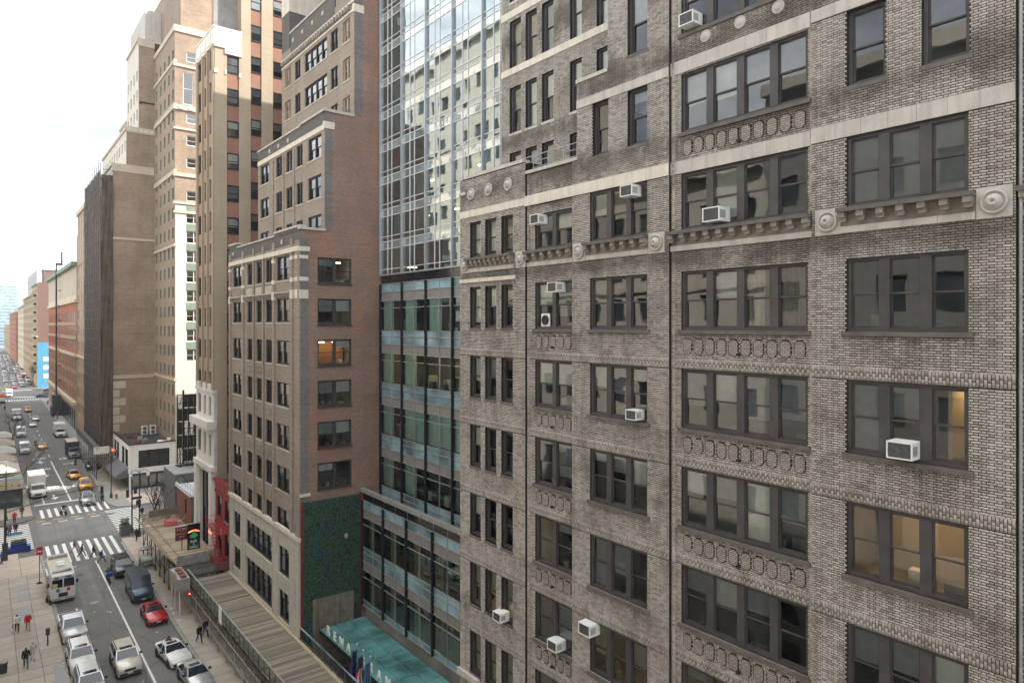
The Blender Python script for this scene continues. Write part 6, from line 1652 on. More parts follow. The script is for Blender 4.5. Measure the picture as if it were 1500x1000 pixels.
neon_r = emit('neon_orange', (1, .16, .07), .9); glow_g = emit('glow_green', (.03, .5, .2), .05); neon_w = emit('neon_mint', (.4, .7, .6), .07)  # the shamrock's green is matte; its faint glow is added
ar = MB()
for rad, zc, a0, a1 in ((.75, 5.35, 62, 118), (1.1, 5.0, 58, 122)):
    for i in range(14):
        if i % 4 == 3: continue
        a, b = R(a0 + (a1 - a0) * i / 14), R(a0 + (a1 - a0) * (i + 1) / 14)
        for dz in (0, .14): ar.tube((19.26 - rad * math.cos(a), 83.36, zc + rad * math.sin(a) + dz * .6 + .1), (19.26 - rad * math.cos(b), 83.36, zc + rad * math.sin(b) + dz * .6 + .1), .03, 5)
put('neon_script', ar.mesh('neon_script', neon_r), ng)
cl = MB()
for dx, dz in ((-.2, .0), (.2, .04), (.02, .24)): cl.lathe([(.21, 0), (.21, -.04), (.05, -.05)], 14, (19.26 + dx, 83.38, 5.6 + dz), 'y')
cl.bar((19.26, 83.36, 5.55), (19.34, 83.36, 5.28), .06)
put('shamrock', fix_normals(cl.mesh('shamrock', glow_g)), ng)
for txt, sz, zz in (('BAR', .40, 4.86), ('&', .26, 4.62), ('GRILL', .38, 4.22)):
    o = put('lettering', text_mesh(txt, sz, neon_w, .01), ng, (19.26, 83.38, zz)); o.rotation_euler = (R(90), 0, 0)
tb = thing('roof_bench_heap', 'pile of timber boards and a red tarpaulin at the end of the timber shed deck', 'timber pile', (18.6, 95, 4.05))
for i in range(4): put('board', MB().bar((0, 0, 0), (1.4, .3, .9), .18, .05).mesh('board', M['plank_tan']), tb, (17.2 + i * .95, 95.4, 4.1))
put('tarpaulin', MB().hexa([(0, 0, 0), (1.6, 0, 0), (1.6, 1.2, 0), (0, 1.2, 0), (.2, .2, .7), (1.3, .1, .5), (1.4, 1, .8), (.1, 1.1, .6)]).mesh('tarpaulin', pm('tarp_red', (.5, .12, .13), .7, .1, 2)), tb, (18.5, 94.6, 4.06)); put('rail_board', MB().box(0, 3.6, 0, .06, 0, .9).mesh('rail_board', M['plank_grey']), tb, (17.0, 96.9, 5.0))

# ---------------------------------------------------------------- street furniture
M['pole_dark'] = pm('pole_dark', (.03, .036, .034), .5, .2, 3)
def bare_tree(label, x, y, h, seed, z=.13, lean=.1):
    t = thing('bare_tree', label, 'tree', (x, y, z), 0, 'bare street trees'); r = random.Random(seed)
    tk = MB(); tw_ = MB()
    def grow(p, d, L, rad, lv, mb):
        n = 3; q = p
        for i in range(n):
            d2 = (d + Vector((r.uniform(-.18, .18), r.uniform(-.18, .18), r.uniform(-.05, .12)))).normalized()
            q2 = q + d2 * (L / n); mb.tube(q, q2, rad * (1 - .3 * i / n), 6 if lv < 2 else 4, rad * (1 - .3 * (i + 1) / n), False)
            q, d = q2, d2
            if lv >= 1 and lv < 4 and r.random() < .7: grow(q, (d + Vector((r.uniform(-1, 1), r.uniform(-1, 1), r.uniform(-.1, .7)))).normalized(), L * .5, rad * .5, lv + 1, tw_)
        if lv < 4:
            for _ in range(3 if lv < 2 else 2): grow(q, (d + Vector((r.uniform(-.8, .8), r.uniform(-.8, .8), r.uniform(0, .6)))).normalized(), L * r.uniform(.55, .75), rad * .6, lv + 1, tw_ if lv else tk)
    grow(Vector((0, 0, 0)), Vector((lean, 0, 1)).normalized(), h * .36, h * .014, 0, tk)
    bark = M['bark']
    sub('trunk', tk.mesh('trunk', bark, True), t); sub('crown', tw_.mesh('crown', bark, True), t)
M['bark'] = pm('bark', (.06, .05, .042), .9, .3, 6)
p = on_z(222, 790); bare_tree('bare street tree poking up through the timber shed at the near corner', 18.9, 99.6, 9.5, 3)
bare_tree('bare street tree by the corrugated hut near the crossing', 19.6, 109.0, 8.5, 8); bare_tree('bare street tree on the left walk beside the white box truck', 5.6, 150, 9.5, 15); bare_tree('bare street tree far up the avenue beside the blue painted wall', 19.6, 392, 12, 4); bare_tree('bare street tree standing in front of the yellow fire-escape building', 19.4, 402, 12, 5); bare_tree('bare street tree on the left walk beside the tents', 5.4, 196, 10, 6)
def lamp(label, x, y, h, twin=True, g='street lamps'):
    t = thing('street_lamp', label, 'street lamp', (x, y, .13), 0, g)
    sub('pole', MB().lathe([(.2, 0), (.2, .5), (.12, .9), (.09, 1.2), (.07, h - .8), (.05, h)], 10).mesh('pole', M['pole_dark']), t)
    for s in ((-1, 1) if twin else (-1,)):
        ar = MB(); pr = None
        for i in range(8):
            a = math.pi * i / 7; q = (s * (.55 - .55 * math.cos(a)), 0, h - .1 + .5 * math.sin(a))
            if pr: ar.tube(pr, q, .035, 5)
            pr = q
        sub('arm', ar.mesh('arm', M['pole_dark']), t); sub('lantern', MB().lathe([(.05, 0), (.2, -.15), (.24, -.35), (.2, -.5), (.08, -.62)], 10, (s * 1.1, 0, h - .05)).mesh('lantern', M['ac_white'], True), t)
lamp('dark twin-arm street lamp at the near corner beside the white shop windows', 17.5, 106.5, 9.0)
lamp('dark single-arm street lamp on the right walk by the red brick block', 18.9, 255, 8.5, False); lamp('dark street lamp on the left walk by the crossing', 3.0, 127.5, 8.5, False)
# signal mast over the near crossing
sm = thing('traffic_signal', 'dark green traffic signal pole with a long thin arm over the avenue', 'traffic signal', (2.4, 106.3, .13))
sub('pole', MB().lathe([(.3, 0), (.28, .9), (.14, 1.2), (.11, 7.4)], 10).mesh('pole', M['pole_dark']), sm)
am = MB(); pr = None
for i in range(12):
    f = i / 11; q = (0 + 11.0 * f, 3.0 * f, 6.0 + 1.3 * math.sin(f * 1.7))
    if pr: am.tube(pr, q, .06 - .02 * f, 5)
    pr = q
sub('arm', am.mesh('arm', M['pole_dark']), sm)
sig = MB().box(-.18, .18, -.15, .15, 0, 1.05)
for k, z in enumerate((.2, .52, .85)): sig.lathe([(.11, -.15), (.11, -.2), (.02, -.2)], 10, (0, 0, z), 'y')
sig = sig.mesh('signal_head', M['pole_dark'])
sub('signal_head', sig, sm, (10.9, 3.0, 6.1)); sub('signal_head', sig, sm, (.05, -.25, 3.3)); sub('street_sign', MB().box(-.9, .9, -.02, .02, 0, .3).mesh('street_sign', M['blue_paint']), sm, (.9, 0, 3.0)); sub('street_sign', MB().box(-.02, .02, -.7, .7, 0, .3).mesh('street_sign', M['spandrel_teal']), sm, (.2, .6, 4.4)); sub('control_box', MB().box(-.3, .3, -.25, .25, 1.0, 2.2).mesh('control_box', M['pole_dark']), sm)
ps = thing('traffic_signal', 'traffic signal with an orange hand light at the far corner by the grey awning', 'traffic signal', (17.6, 133.4, .13), 0)
sub('pole', MB().lathe([(.22, 0), (.2, .6), (.09, .9), (.08, 8.2)], 10).mesh('pole', M['pole_dark']), ps); sub('signal_head', sig, ps, (0, -.25, 6.2)); sub('hand_light', MB().box(-.2, .2, -.18, .0, 0, .5).mesh('hand_light', emit('hand_orange', (1, .25, .1), .2)), ps, (.25, -.1, 8.0)); sub('arm', MB().tube((0, 0, 6.9), (-5.2, -.2, 7.3), .05, 5).mesh('arm', M['pole_dark']), ps); sub('signal_head', sig, ps, (-5.2, -.2, 6.3))
cs = thing('traffic_signal', 'cluster of dark signals and street signs at the near right corner', 'traffic signal', (17.0, 109.2, .13), 0)
sub('pole', MB().lathe([(.22, 0), (.2, .6), (.1, .9), (.09, 7.6)], 10).mesh('pole', M['pole_dark']), cs)
for k, (dx, z) in enumerate(((-.6, 5.2), (.4, 5.6), (.9, 3.6))): sub('signal_head', sig, cs, (dx, -.2, z))
for k, (z, a) in enumerate(((4.7, .1), (5.0, 1.4), (3.4, .3))): sub('street_sign', MB().box(-.1, 1.3, -.02, .02, 0, .35).mesh('street_sign', M['far_grey'] if k else M['pole_dark']), cs, (0, 0, z), (0, 0, a))
rs = thing('street_sign', 'thin post with a red parking sign and round dark foot', 'street sign', (5.3, 94.4, .145))
sub('post', MB().tube((0, 0, 0), (0, 0, 4.2), .04, 6).lathe([(.28, 0), (.26, .12), (.06, .2)], 12).mesh('post', M['pole_dark']), rs); sub('sign_plate', MB().box(-.3, .3, -.03, -.01, 3.3, 4.2).mesh('sign_plate', pm('sign_red', (.42, .04, .06), .5, .1, 3)), rs); sub('white_line', MB().box(-.2, .2, -.04, -.031, 3.62, 3.74).mesh('white_line', M['white_paint']), rs)
def shrubs(name, parent, x0, x1, y0, y1, z, h, n, seed, mat):
    r = random.Random(seed); mb = MB()
    for _ in range(n):
        x, y, zz = r.uniform(x0, x1), r.uniform(y0, y1), z + h * r.random() ** 1.5; s = r.uniform(.06, .13); a = r.uniform(0, 6.28); u = Vector((math.cos(a), math.sin(a), r.uniform(-.5, .9))).normalized() * s; v = u.orthogonal().normalized() * s * .5
        P = Vector((x, y, zz)); mb.face([P - u, P + v, P + u, P - v])
    o = sub(name, mb.mesh(name, mat), parent); o['kind'] = 'stuff'
M['shrub'] = pm('shrub', (.075, .10, .04), .8, .4, 5)
pb = thing('planter', 'bright blue two-tier planter box with low shrubs', 'planter', (3.9, 109.3, .13)); M['planter_blue'] = pm('planter_blue', (.012, .04, .22), .5, .1, 3)
sub('box', MB().box(-1.25, 1.25, -.6, .6, 0, .75).mesh('box', M['planter_blue']), pb); sub('upper_tier', MB().box(-.85, .85, -.45, .6, .75, 1.15).mesh('upper_tier', M['planter_blue']), pb); shrubs('shrubs', pb, -.8, .8, -.35, .5, 1.12, .45, 500, 2, M['shrub'])
pg = thing('planter', 'square grey planter box with a shrub at the near right corner', 'planter', (16.0, 108.6, .13)); sub('box', MB().box(-.6, .6, -.6, .6, 0, 1.35).box(-.66, .66, -.66, .66, 1.35, 1.45).mesh('box', pm('planter_grey', (.12, .125, .14), .6, .15, 3)), pg); shrubs('shrubs', pg, -.5, .5, -.5, .5, 1.42, 1.0, 500, 3, M['shrub'])
M['hyd'] = pm('hyd', (.3, .04, .05), .6, .1, 5)
hy = thing('hydrant', 'small red hydrant at the far corner near the grey awning', 'hydrant', (18.2, 132.0, .145)); sub('barrel', MB().lathe([(.18, 0), (.15, .08), (.12, .12), (.12, .6), (.16, .65), (.13, .78), (.03, .86)], 10).mesh('barrel', M['hyd'], True), hy); sub('nozzle', MB().tube((-.2, 0, .48), (.2, 0, .48), .06, 8).mesh('nozzle', M['hyd']), hy)
for i, (px, py, lb) in enumerate(((70, 945, 'black parking meter on the left walk beside the silver pickup'), (5, 985, 'dark litter bin on the left walk near the paving edge'))):
    q = on_z(px, py, .13); t = thing('parking_meter' if i == 0 else 'litter_bin', lb, 'parking meter' if i == 0 else 'bin', (q.x, q.y, .145))
    if i == 0: sub('post', MB().tube((0, 0, 0), (0, 0, 1.0), .06, 8).mesh('post', M['pole_dark']), t); sub('meter_head', MB().box(-.16, .16, -.14, .14, 1.0, 1.6).mesh('meter_head', M['frame_mid']), t)
    else: sub('body', MB().lathe([(.25, 0), (.3, .8), (.34, .9), (.28, .92)], 12).mesh('body', M['pole_dark']), t); sub('lid', MB().lathe([(.3, .93), (.1, 1.05), (.02, 1.06)], 12).mesh('lid', M['galv']), t)
# stalls, tents and kiosk on the left walk beyond the crossing
M['tent'] = pm('tent', (.62, .6, .56), .8, .06, 1); M['tent_tan'] = pm('tent_tan', (.48, .43, .34), .8, .08, 1); M['kiosk_green'] = pm('kiosk_green', (.03, .055, .05), .5, .2, 2)
def tent(label, x, y, w, l, h, mat):
    t = thing('market_tent', label, 'tent', (x, y, .13), 0, 'market tents on the left walk'); sub('canopy', MB().hexa([(-w/2, -l/2, h), (w/2, -l/2, h), (w/2, l/2, h), (-w/2, l/2, h), (-w*.1, -l*.3, h + .9), (w*.1, -l*.3, h + .9), (w*.1, l*.3, h + .9), (-w*.1, l*.3, h + .9)]).mesh('canopy', mat), t); sub('valance', MB().box(-w/2, w/2, -l/2, -l/2 + .03, h - .35, h).box(w/2 - .03, w/2, -l/2 + .03, l/2, h - .35, h).mesh('valance', mat), t)
    for sx in (-1, 1):
        for sy in (-1, 1): sub('leg', MB().tube((sx * (w/2 - .1), sy * (l/2 - .1), 0), (sx * (w/2 - .1), sy * (l/2 - .1), h), .04, 6).mesh('leg', M['galv']), t)
    sub('stall_table', MB().box(-w*.35, w*.35, -l*.35, l*.35, .75, .85).box(-w*.3, w*.3, -l*.3, l*.3, 0, .75).mesh('stall_table', M['frame_mid']), t)
tent('white market tent directly behind the dark kiosk', 3.4, 158, 4.6, 7.5, 2.9, M['tent']); tent('pale tan market tent between two white tents', 3.3, 169, 4.4, 6, 2.8, M['tent_tan']); tent('white market tent past the pale tan tent', 3.6, 180, 4.6, 6, 2.8, M['tent']); tent('tan market tent next to the parked white vans', 3.8, 191, 4.6, 7, 2.8, M['tent_tan']); tent('small white market tent with the vans alongside', 4.2, 204, 4, 6, 2.8, M['tent']); tent('small orange market tent far up the left walk', 6.2, 318, 3.2, 5, 2.8, pm('tent_orange', (.45, .13, .04), .8, .1, 1))
ki = thing('kiosk', 'dark green metal kiosk with a bright poster panel along its roof edge', 'kiosk', (3.2, 141, .13))
sub('cabin', MB().box(-2.2, 2.2, -5, 5, 0, 2.9).mesh('cabin', M['kiosk_green']), ki); sub('roof', MB().box(-2.6, 2.6, -5.4, 5.4, 2.9, 3.1).mesh('roof', M['kiosk_green']), ki); sub('window', MB().box(-1.8, 1.8, -5.06, -5.0, .9, 2.5).mesh('window', M['far_glass']), ki)
po = MB(); rr = random.Random(2)
po.mat(0).box(-2.4, 2.3, -5.5, -5.42, 3.1, 4.5)
for k in range(26): x, z = rr.uniform(-2.3, 1.9), rr.uniform(3.15, 4.2); po.mat(rr.choice([1, 2, 3])).box(x, x + rr.uniform(.1, .4), -5.53 - .001 * k, -5.5, z, z + rr.uniform(.08, .28))
sub('poster_panel', po.mesh('poster_panel', [M['tent_tan'], M['tent'], M['gold'], M['rust_red']]), ki)
for i in range(6): sub('roof_rib', MB().bar((-2.4, -4.6 + i * 1.6, 3.12), (2.4, -4.6 + i * 1.6 + 1.0, 3.5), .08).mesh('roof_rib', M['steel']), ki)

fc = thing('food_cart', 'small striped food cart with a pale green lid behind the parked black suv', 'food cart', (16.0, 93.2, .13))
sub('body', MB().box(-.6, .6, -.9, .9, .3, 1.0).mesh('body', M['galv']), fc); sub('lid', MB().hexa([(-.6, -1.3, 1.0), (.6, -1.3, 1.0), (.6, -.3, 1.0), (-.6, -.3, 1.0), (-.5, -1.2, 1.25), (.5, -1.2, 1.25), (.5, -.4, 1.3), (-.5, -.4, 1.3)]).mesh('lid', pm('cart_mint', (.45, .58, .5), .6, .1, 2)), fc)
for i in range(6): sub('awning_stripe', MB().box(-.7, .7, -.3 + i * .28, -.02 + i * .28, 2.0, 2.05).mesh('awning_stripe', M['white_paint' if i % 2 else 'frame_black']), fc)
for sx in (-.6, .6): sub('awning_post', MB().tube((sx, .9, .3), (sx, .9, 2.0), .03, 5).mesh('awning_post', M['steel']), fc)
for sx in (-.62, .62): sub('wheel', MB().lathe([(.1, -.03), (.25, -.04), (.25, .04), (.1, .03)], 12, (sx, .3, .25), 'x').mesh('wheel', M['frame_black']), fc)
# ---------------------------------------------------------------- vehicles
def paintmat(name, c, metal=.3, rough=.28):
    m, nt, p, out = nodes_of(name)
    p.inputs['Base Color'].default_value = c4(c); p.inputs['Metallic'].default_value = metal; p.inputs['Roughness'].default_value = rough
    p.inputs['Coat Weight'].default_value = .45; p.inputs['Coat Roughness'].default_value = .05
    d = ramp(nt, noise(nt, 3.0, 4), [(.3, tuple(x * .85 for x in c)), (.7, tuple(min(.9, x * 1.08) for x in c))]); nt.links.new(d, p.inputs['Base Color'])
    return m
P = {'white': paintmat('paint_white', (.70, .69, .66), 0), 'silver': paintmat('paint_silver', (.50, .50, .50), .5), 'champagne': paintmat('paint_champagne', (.62, .585, .52), .3), 'black': paintmat('paint_black', (.02, .02, .022), .1), 'red': paintmat('paint_red', (.42, .012, .02), .2),
     'teal': paintmat('paint_teal', (.035, .07, .095), .4), 'taxi': paintmat('paint_taxi', (.72, .34, .012), 0), 'grey': paintmat('paint_grey', (.16, .16, .17), .4), 'blue': paintmat('paint_blue', (.04, .08, .2), .3), 'busred': paintmat('paint_busred', (.45, .05, .04), 0)}
M['tyre'] = pm('tyre', (.014, .014, .014), .85, .2, 6); M['rim'] = pm('rim', (.35, .35, .36), .35, .1, 5, metal=.7); M['car_glass'] = darkglass('car_glass', (.012, .020, .034), .06, .5, 0.0); M['lamp_clear'] = pm('lamp_clear', (.62, .64, .66), .2, .1, 8, coat=.8); M['lamp_red'] = pm('lamp_red', (.35, .02, .02), .3, .1, 8, coat=.6); M['trim'] = pm('trim', (.022, .022, .024), .6, .2, 5); M['plate_m'] = pm('plate_m', (.62, .58, .40), .5, .1, 5)  # car_glass: blue of the reflection is painted into its base colour
M['box_white'] = pm('box_white', (.66, .65, .62), .6, .06, 1, streak=.2); M['box_dark'] = pm('box_dark', (.055, .05, .06), .6, .15, 1, streak=.2); M['box_tan'] = pm('box_tan', (.55, .50, .40), .7, .06, 1)
def loft(st, mb):
    """st: list of (y, [(x,z)...]) rings, open at the bottom"""
    for a in range(len(st) - 1):
        ya, ra = st[a]; yb, rb = st[a + 1]
        for i in range(len(ra) - 1): mb.face([(ra[i][0], ya, ra[i][1]), (ra[i + 1][0], ya, ra[i + 1][1]), (rb[i + 1][0], yb, rb[i + 1][1]), (rb[i][0], yb, rb[i][1])][::-1])
    for (y, r), fl in ((st[0], False), (st[-1], True)):
        pts = [(x, y, z) for x, z in r]; mb.face(pts if fl else pts[::-1])
def ring(w, zl, zt, top=.86): return [(-w * .9, zl), (-w * .985, zl + .14), (-w, zl + (zt - zl) * .55), (-w * .965, zt - .07), (-w * top, zt), (0, zt + .035), (w * top, zt), (w * .965, zt - .07), (w, zl + (zt - zl) * .55), (w * .985, zl + .14), (w * .9, zl)]
SPEC = {  # length, width, body stations (fraction, low, top, width factor), glasshouse base y0,y1, roof y0,y1, belt, roof height
 'sedan': dict(L=4.8, W=1.86, st=[(-.5, .42, .62, .78), (-.485, .3, .72, .88), (-.44, .24, .80, .96), (-.3, .22, .92, 1), (-.15, .22, .98, 1), (.1, .22, 1.0, 1), (.32, .22, 1.02, 1), (.42, .24, 1.0, .97), (.485, .32, .92, .9), (.5, .42, .78, .82)], g=(-.95, 1.85), r=(-.15, 1.05), belt=.95, H=1.44),
 'coupe': dict(L=4.75, W=1.92, st=[(-.5, .42, .58, .74), (-.485, .28, .68, .86), (-.43, .22, .78, .96), (-.3, .2, .88, 1), (-.12, .2, .95, .98), (.1, .2, .96, .98), (.3, .2, 1.0, 1.02), (.42, .22, 1.0, .98), (.485, .32, .92, .88), (.5, .42, .8, .8)], g=(-.7, 1.9), r=(.1, 1.0), belt=.92, H=1.36),
 'suv': dict(L=4.9, W=1.96, st=[(-.5, .5, .86, .84), (-.488, .36, .98, .93), (-.45, .28, 1.06, .98), (-.3, .28, 1.12, 1), (-.2, .28, 1.15, 1), (.1, .28, 1.16, 1), (.4, .28, 1.18, 1), (.47, .32, 1.14, .97), (.492, .4, 1.0, .94), (.5, .5, .85, .9)], g=(-1.1, 2.35), r=(-.45, 2.1), belt=1.1, H=1.76),
 'pickup': dict(L=5.7, W=2.02, st=[(-.5, .55, .98, .86), (-.49, .42, 1.1, .94), (-.45, .34, 1.18, .99), (-.3, .34, 1.22, 1), (-.2, .34, 1.24, 1), (.05, .34, 1.24, 1), (.17, .34, 1.24, 1)], g=(-1.25, .98), r=(-.6, .78), belt=1.2, H=1.92, bed=True),
 'van': dict(L=5.7, W=2.06, st=[(-.5, .5, .95, .86), (-.49, .38, 1.1, .95), (-.46, .32, 1.2, .99), (-.36, .32, 1.38, 1), (-.34, .32, 1.4, 1), (.0, .32, 1.4, 1), (.4, .32, 1.4, 1), (.497, .34, 1.4, 1), (.5, .45, 1.35, .98)], g=(-1.95, 2.83), r=(-1.15, 2.72), belt=1.35, H=2.5, closed=True)}
_vm = {}
def tyre_mesh(r, w):
    k = ('ty', r, w)
    if k not in _vm:
        _vm[k] = fix_normals(MB().lathe([(r * .62, -w/2 + .02), (r * .93, -w/2), (r, -w/2 + .05), (r, w/2 - .05), (r * .93, w/2), (r * .62, w/2 - .02)], 20, (0, 0, 0), 'x').mesh('wheel', M['tyre'], True)); _vm[('ri', r, w)] = fix_normals(MB().lathe([(r * .64, -w/2 - .002), (r * .5, -w/2 + .03), (r * .12, -w/2 + .01), (r * .02, -w/2 + .01), (r * .02, w/2 - .01), (r * .12, w/2 - .01), (r * .5, w/2 - .03), (r * .64, w/2 + .002)], 14, (0, 0, 0), 'x').mesh('rim', M['rim']))
    return _vm[k], _vm[('ri', r, w)]
def set_paint(o, mat): o.material_slots[0].link = 'OBJECT'; o.material_slots[0].material = mat
def wheels(t, W, ys, r=.35, w=.24, rims=True):
    ty, ri = tyre_mesh(r, w)
    for y in ys:
        for s in (-1, 1):
            o = sub('wheel', ty, t, (s * (W/2 - w * .42), y, r))
            if rims: sub('rim', ri, o)
def car_parts(kind):
    if kind in _vm: return _vm[kind]
    S = SPEC[kind]; L, W, H = S['L'], S['W'], S['H']; w = W / 2
    mb = MB(); loft([(f * L, ring(w * k, zl, zt)) for f, zl, zt, k in S['st']], mb)
    mb.box(-w * .9, w * .9, -L * .47, L * .47 if not S.get('bed') else L * .165, .24, .34)
    parts = {}
    if S.get('bed'):
        y0, y1 = L * .172, L * .5; zt = 1.26
        mb.box(-w, -w + .09, y0, y1, .45, zt); mb.box(w - .09, w, y0, y1, .45, zt); mb.box(-w + .09, w - .09, y1 - .09, y1, .45, zt); mb.box(-w + .09, w - .09, y0, y1 - .09, .6, .72); mb.box(-w + .09, w - .09, y0, y0 + .06, .72, zt)
    bm = bmesh.new(); me = mb.mesh('body', P['white'], True); bm.from_mesh(me); bmesh.ops.remove_doubles(bm, verts=bm.verts, dist=1e-4); bmesh.ops.recalc_face_normals(bm, faces=bm.faces)
    for e in bm.edges:
        if len(e.link_faces) == 2 and e.calc_face_angle(0) > .7: e.smooth = False
    bm.to_mesh(me); bm.free(); parts['body'] = me
    g0, g1 = S['g']; r0, r1 = S['r']; b = S['belt']; wb, wr = w * .93, w * (.70 if kind in ('sedan', 'coupe') else (.78 if kind != 'van' else .90))
    A = [(-wb, g0, b), (wb, g0, b), (wb, g1, b), (-wb, g1, b)]; B = [(-wr, r0, H - .04), (wr, r0, H - .04), (wr, r1, H - .04), (-wr, r1, H - .04)]
    V_ = Vector
    def q(name, p, mat, ins=.06):
        c = sum((V_(x) for x in p), V_()) / 4; m_ = MB(); m_.face([V_(x).lerp(c, ins) for x in p]); parts[name] = m_.mesh(name, mat)
    frame = MB(); frame.hexa([tuple(V_(x) * 1.0) for x in A] + [tuple(x) for x in B])
    fme = frame.mesh('cabin', P['white']); bm = bmesh.new(); bm.from_mesh(fme); bmesh.ops.bevel(bm, geom=list(bm.edges), offset=.05, segments=2, affect='EDGES'); bm.to_mesh(fme); bm.free(); parts['cabin'] = fme
    def out(p, d): return [tuple(V_(x) + V_(d)) for x in p]
    q('windshield', out([A[0], A[1], B[1], B[0]], (0, -.012, .012)), M['car_glass'], .09)
    if not S.get('closed'):
        q('rear_window', out([A[2], A[3], B[3], B[2]], (0, .012, .012)), M['car_glass'], .12)
        for s, i, j in ((1, 1, 2), (-1, 3, 0)):
            a0, a1, b0, b1 = V_(A[i]), V_(A[j]), V_(B[i]), V_(B[j])
            for k, (f0, f1) in enumerate(((.03, .5), (.53, .97))):
                p = [a0.lerp(a1, f0 if k or s < 0 else .06), a0.lerp(a1, f1), b0.lerp(b1, f1), b0.lerp(b1, f0)]; q('side_window' + str(s) + str(k), out([x for x in p], (s * .014, 0, .0)), M['car_glass'], .08)
    else:
        for s, i, j in ((1, 1, 2), (-1, 3, 0)):
            a0, a1, b0, b1 = (V_(A[1]), V_(A[2]), V_(B[1]), V_(B[2])) if s > 0 else (V_(A[0]), V_(A[3]), V_(B[0]), V_(B[3]))
            p = [a0.lerp(a1, .04), a0.lerp(a1, .24), a0.lerp(a1, .24).lerp(b0.lerp(b1, .2), .6), a0.lerp(a1, .06).lerp(b0.lerp(b1, .05), .6)]; q('side_window' + str(s), out(p if s > 0 else p[::-1], (s * .014, 0, 0)), M['car_glass'], .04)
        ribs = MB()
        for i in range(5): ribs.box(-wr * .8 + i * wr * .4 - .03, -wr * .8 + i * wr * .4 + .03, r0 + .2, r1 - .1, H - .045, H - .02)
        parts['roof_rib'] = ribs.mesh('roof_rib', P['white'])
    if kind == 'suv':
        rr_ = MB(); rr_.box(-wr + .05, -wr + .1, r0 + .3, r1 - .2, H - .04, H + .03); rr_.box(wr - .1, wr - .05, r0 + .3, r1 - .2, H - .04, H + .03); parts['roof_rack'] = rr_.mesh('roof_rack', M['trim'])
    if kind in ('suv', 'sedan', 'coupe'): parts['sunroof'] = MB().box(-wr * .62, wr * .62, r0 + .12, r0 + .62, H - .04, H - .028).mesh('sunroof', M['car_glass'])
    f0 = S['st'][0]; yf = -L / 2; zt = f0[2]
    parts['grille'] = MB().box(-w * .42, w * .42, yf - .02, yf + .05, zt - .22, zt - .03).mesh('grille', M['trim']); parts['bumper'] = MB().box(-w * .8, w * .8, yf - .05, yf + .1, .36, .52).mesh('bumper', M['trim' if kind in ('van', 'suv') else 'trim'])
    hl_ = MB().hexa([(0, 0, 0), (.34, .1, 0), (.36, .25, .02), (0, .2, 0), (0, .03, .16), (.34, .13, .18), (.36, .28, .2), (0, .22, .18)]).mesh('headlight', M['lamp_clear']); parts['_hl'] = hl_
    parts['_tl'] = MB().box(-.14, .14, -.03, .03, 0, .2).mesh('taillight', M['lamp_red']); parts['plate'] = MB().box(-.2, .2, yf - .07, yf - .05, .44, .56).mesh('number_plate', M['plate_m']); parts['_mir'] = MB().box(-.1, .1, -.07, .07, 0, .16).mesh('mirror', M['trim'])
    _vm[kind] = parts; return parts
def car(label, kind, color, x, y, rot=0, cat=None, group=None, taxi=False, simple=False):
    S = SPEC[kind]; p = car_parts(kind); L, W, H = S['L'], S['W'], S['H']; mat = P[color]
    name = {'pickup': 'pickup_truck', 'van': 'van', 'suv': 'parked_suv'}.get(kind, 'car')
    if taxi: name = 'taxi'
    elif kind == 'suv': name = 'suv'
    t = thing(name, label, cat or ('taxi' if taxi else {'pickup': 'pickup', 'van': 'van', 'suv': 'suv'}.get(kind, 'car')), (x, y, 0.005), rot, group)
    for n in ('body', 'cabin'): set_paint(sub(n, p[n], t), mat)
    for n in p:
        if n.startswith('side_window'): sub('side_window', p[n], t)
        elif n in ('windshield', 'rear_window', 'grille', 'bumper', 'roof_rack', 'sunroof') and not (simple and n in ('sunroof', 'bumper')): sub(n, p[n], t)
        elif n == 'roof_rib': set_paint(sub(n, p[n], t), mat)
    zt = S['st'][1][2]; w = W / 2
    sub('headlight', p['_hl'], t, (w * .52, -L/2 + .02, zt - .2)); o = sub('headlight', p['_hl'], t, (-w * .52, -L/2 + .02, zt - .2)); o.scale = (-1, 1, 1)
    for s in (-1, 1):
        sub('taillight', p['_tl'], t, (s * w * .66, L/2 - .03, .62)); 
        if not simple: sub('mirror', p['_mir'], t, (s * (w + .1), S['g'][0] + .45, S['belt'] + .02))
    if not simple:
        sub('number_plate', p['plate'], t)
        k2 = kind + '_trim'
        if k2 not in _vm:
            tm = MB()
            for yy in (-L * .31, L * .29):
                rr = .45 if kind not in ('sedan', 'coupe') else .41
                for s in (-1, 1): tm.lathe([(rr, s * (w * 1.004) - .02), (rr, s * (w * 1.004) + .006), (.1, s * (w * 1.004) + .008)], 18, (0, yy, .38), 'x')
            for s in (-1, 1):
                tm.box(s * w * .985 - .02, s * w * .985 + .025, -L * .25, L * .23, .26, .40)
                for yy in (S['g'][0] + .35, S['g'][0] + 1.35, min(S['g'][0] + 2.3, L * .3)): tm.box(s * w * 1.0 - .004, s * w * 1.0 + .006, yy, yy + .018, .42, S['belt'])
                for yy in (S['g'][0] + 1.1, S['g'][0] + 2.1): tm.box(s * w - .01, s * w + .03, yy, yy + .16, S['belt'] - .18, S['belt'] - .14)
            tm.box(-w * .7, w * .7, -L/2 + .25, -L/2 + .262, S['st'][1][2] - .02, S['st'][2][2] - .01)
            _vm[k2] = tm.mesh('body_trim', M['trim'])
        sub('body_trim', _vm[k2], t)
    if taxi: sub('roof_sign', MB().box(-.35, .35, -.12, .12, H - .03, H + .18).mesh('roof_sign', M['white_paint']), t, (0, .5, 0))
    wheels(t, W, (-L * .31, L * .29), .34 if kind in ('sedan', 'coupe') else .38, .24, not simple)
    return t
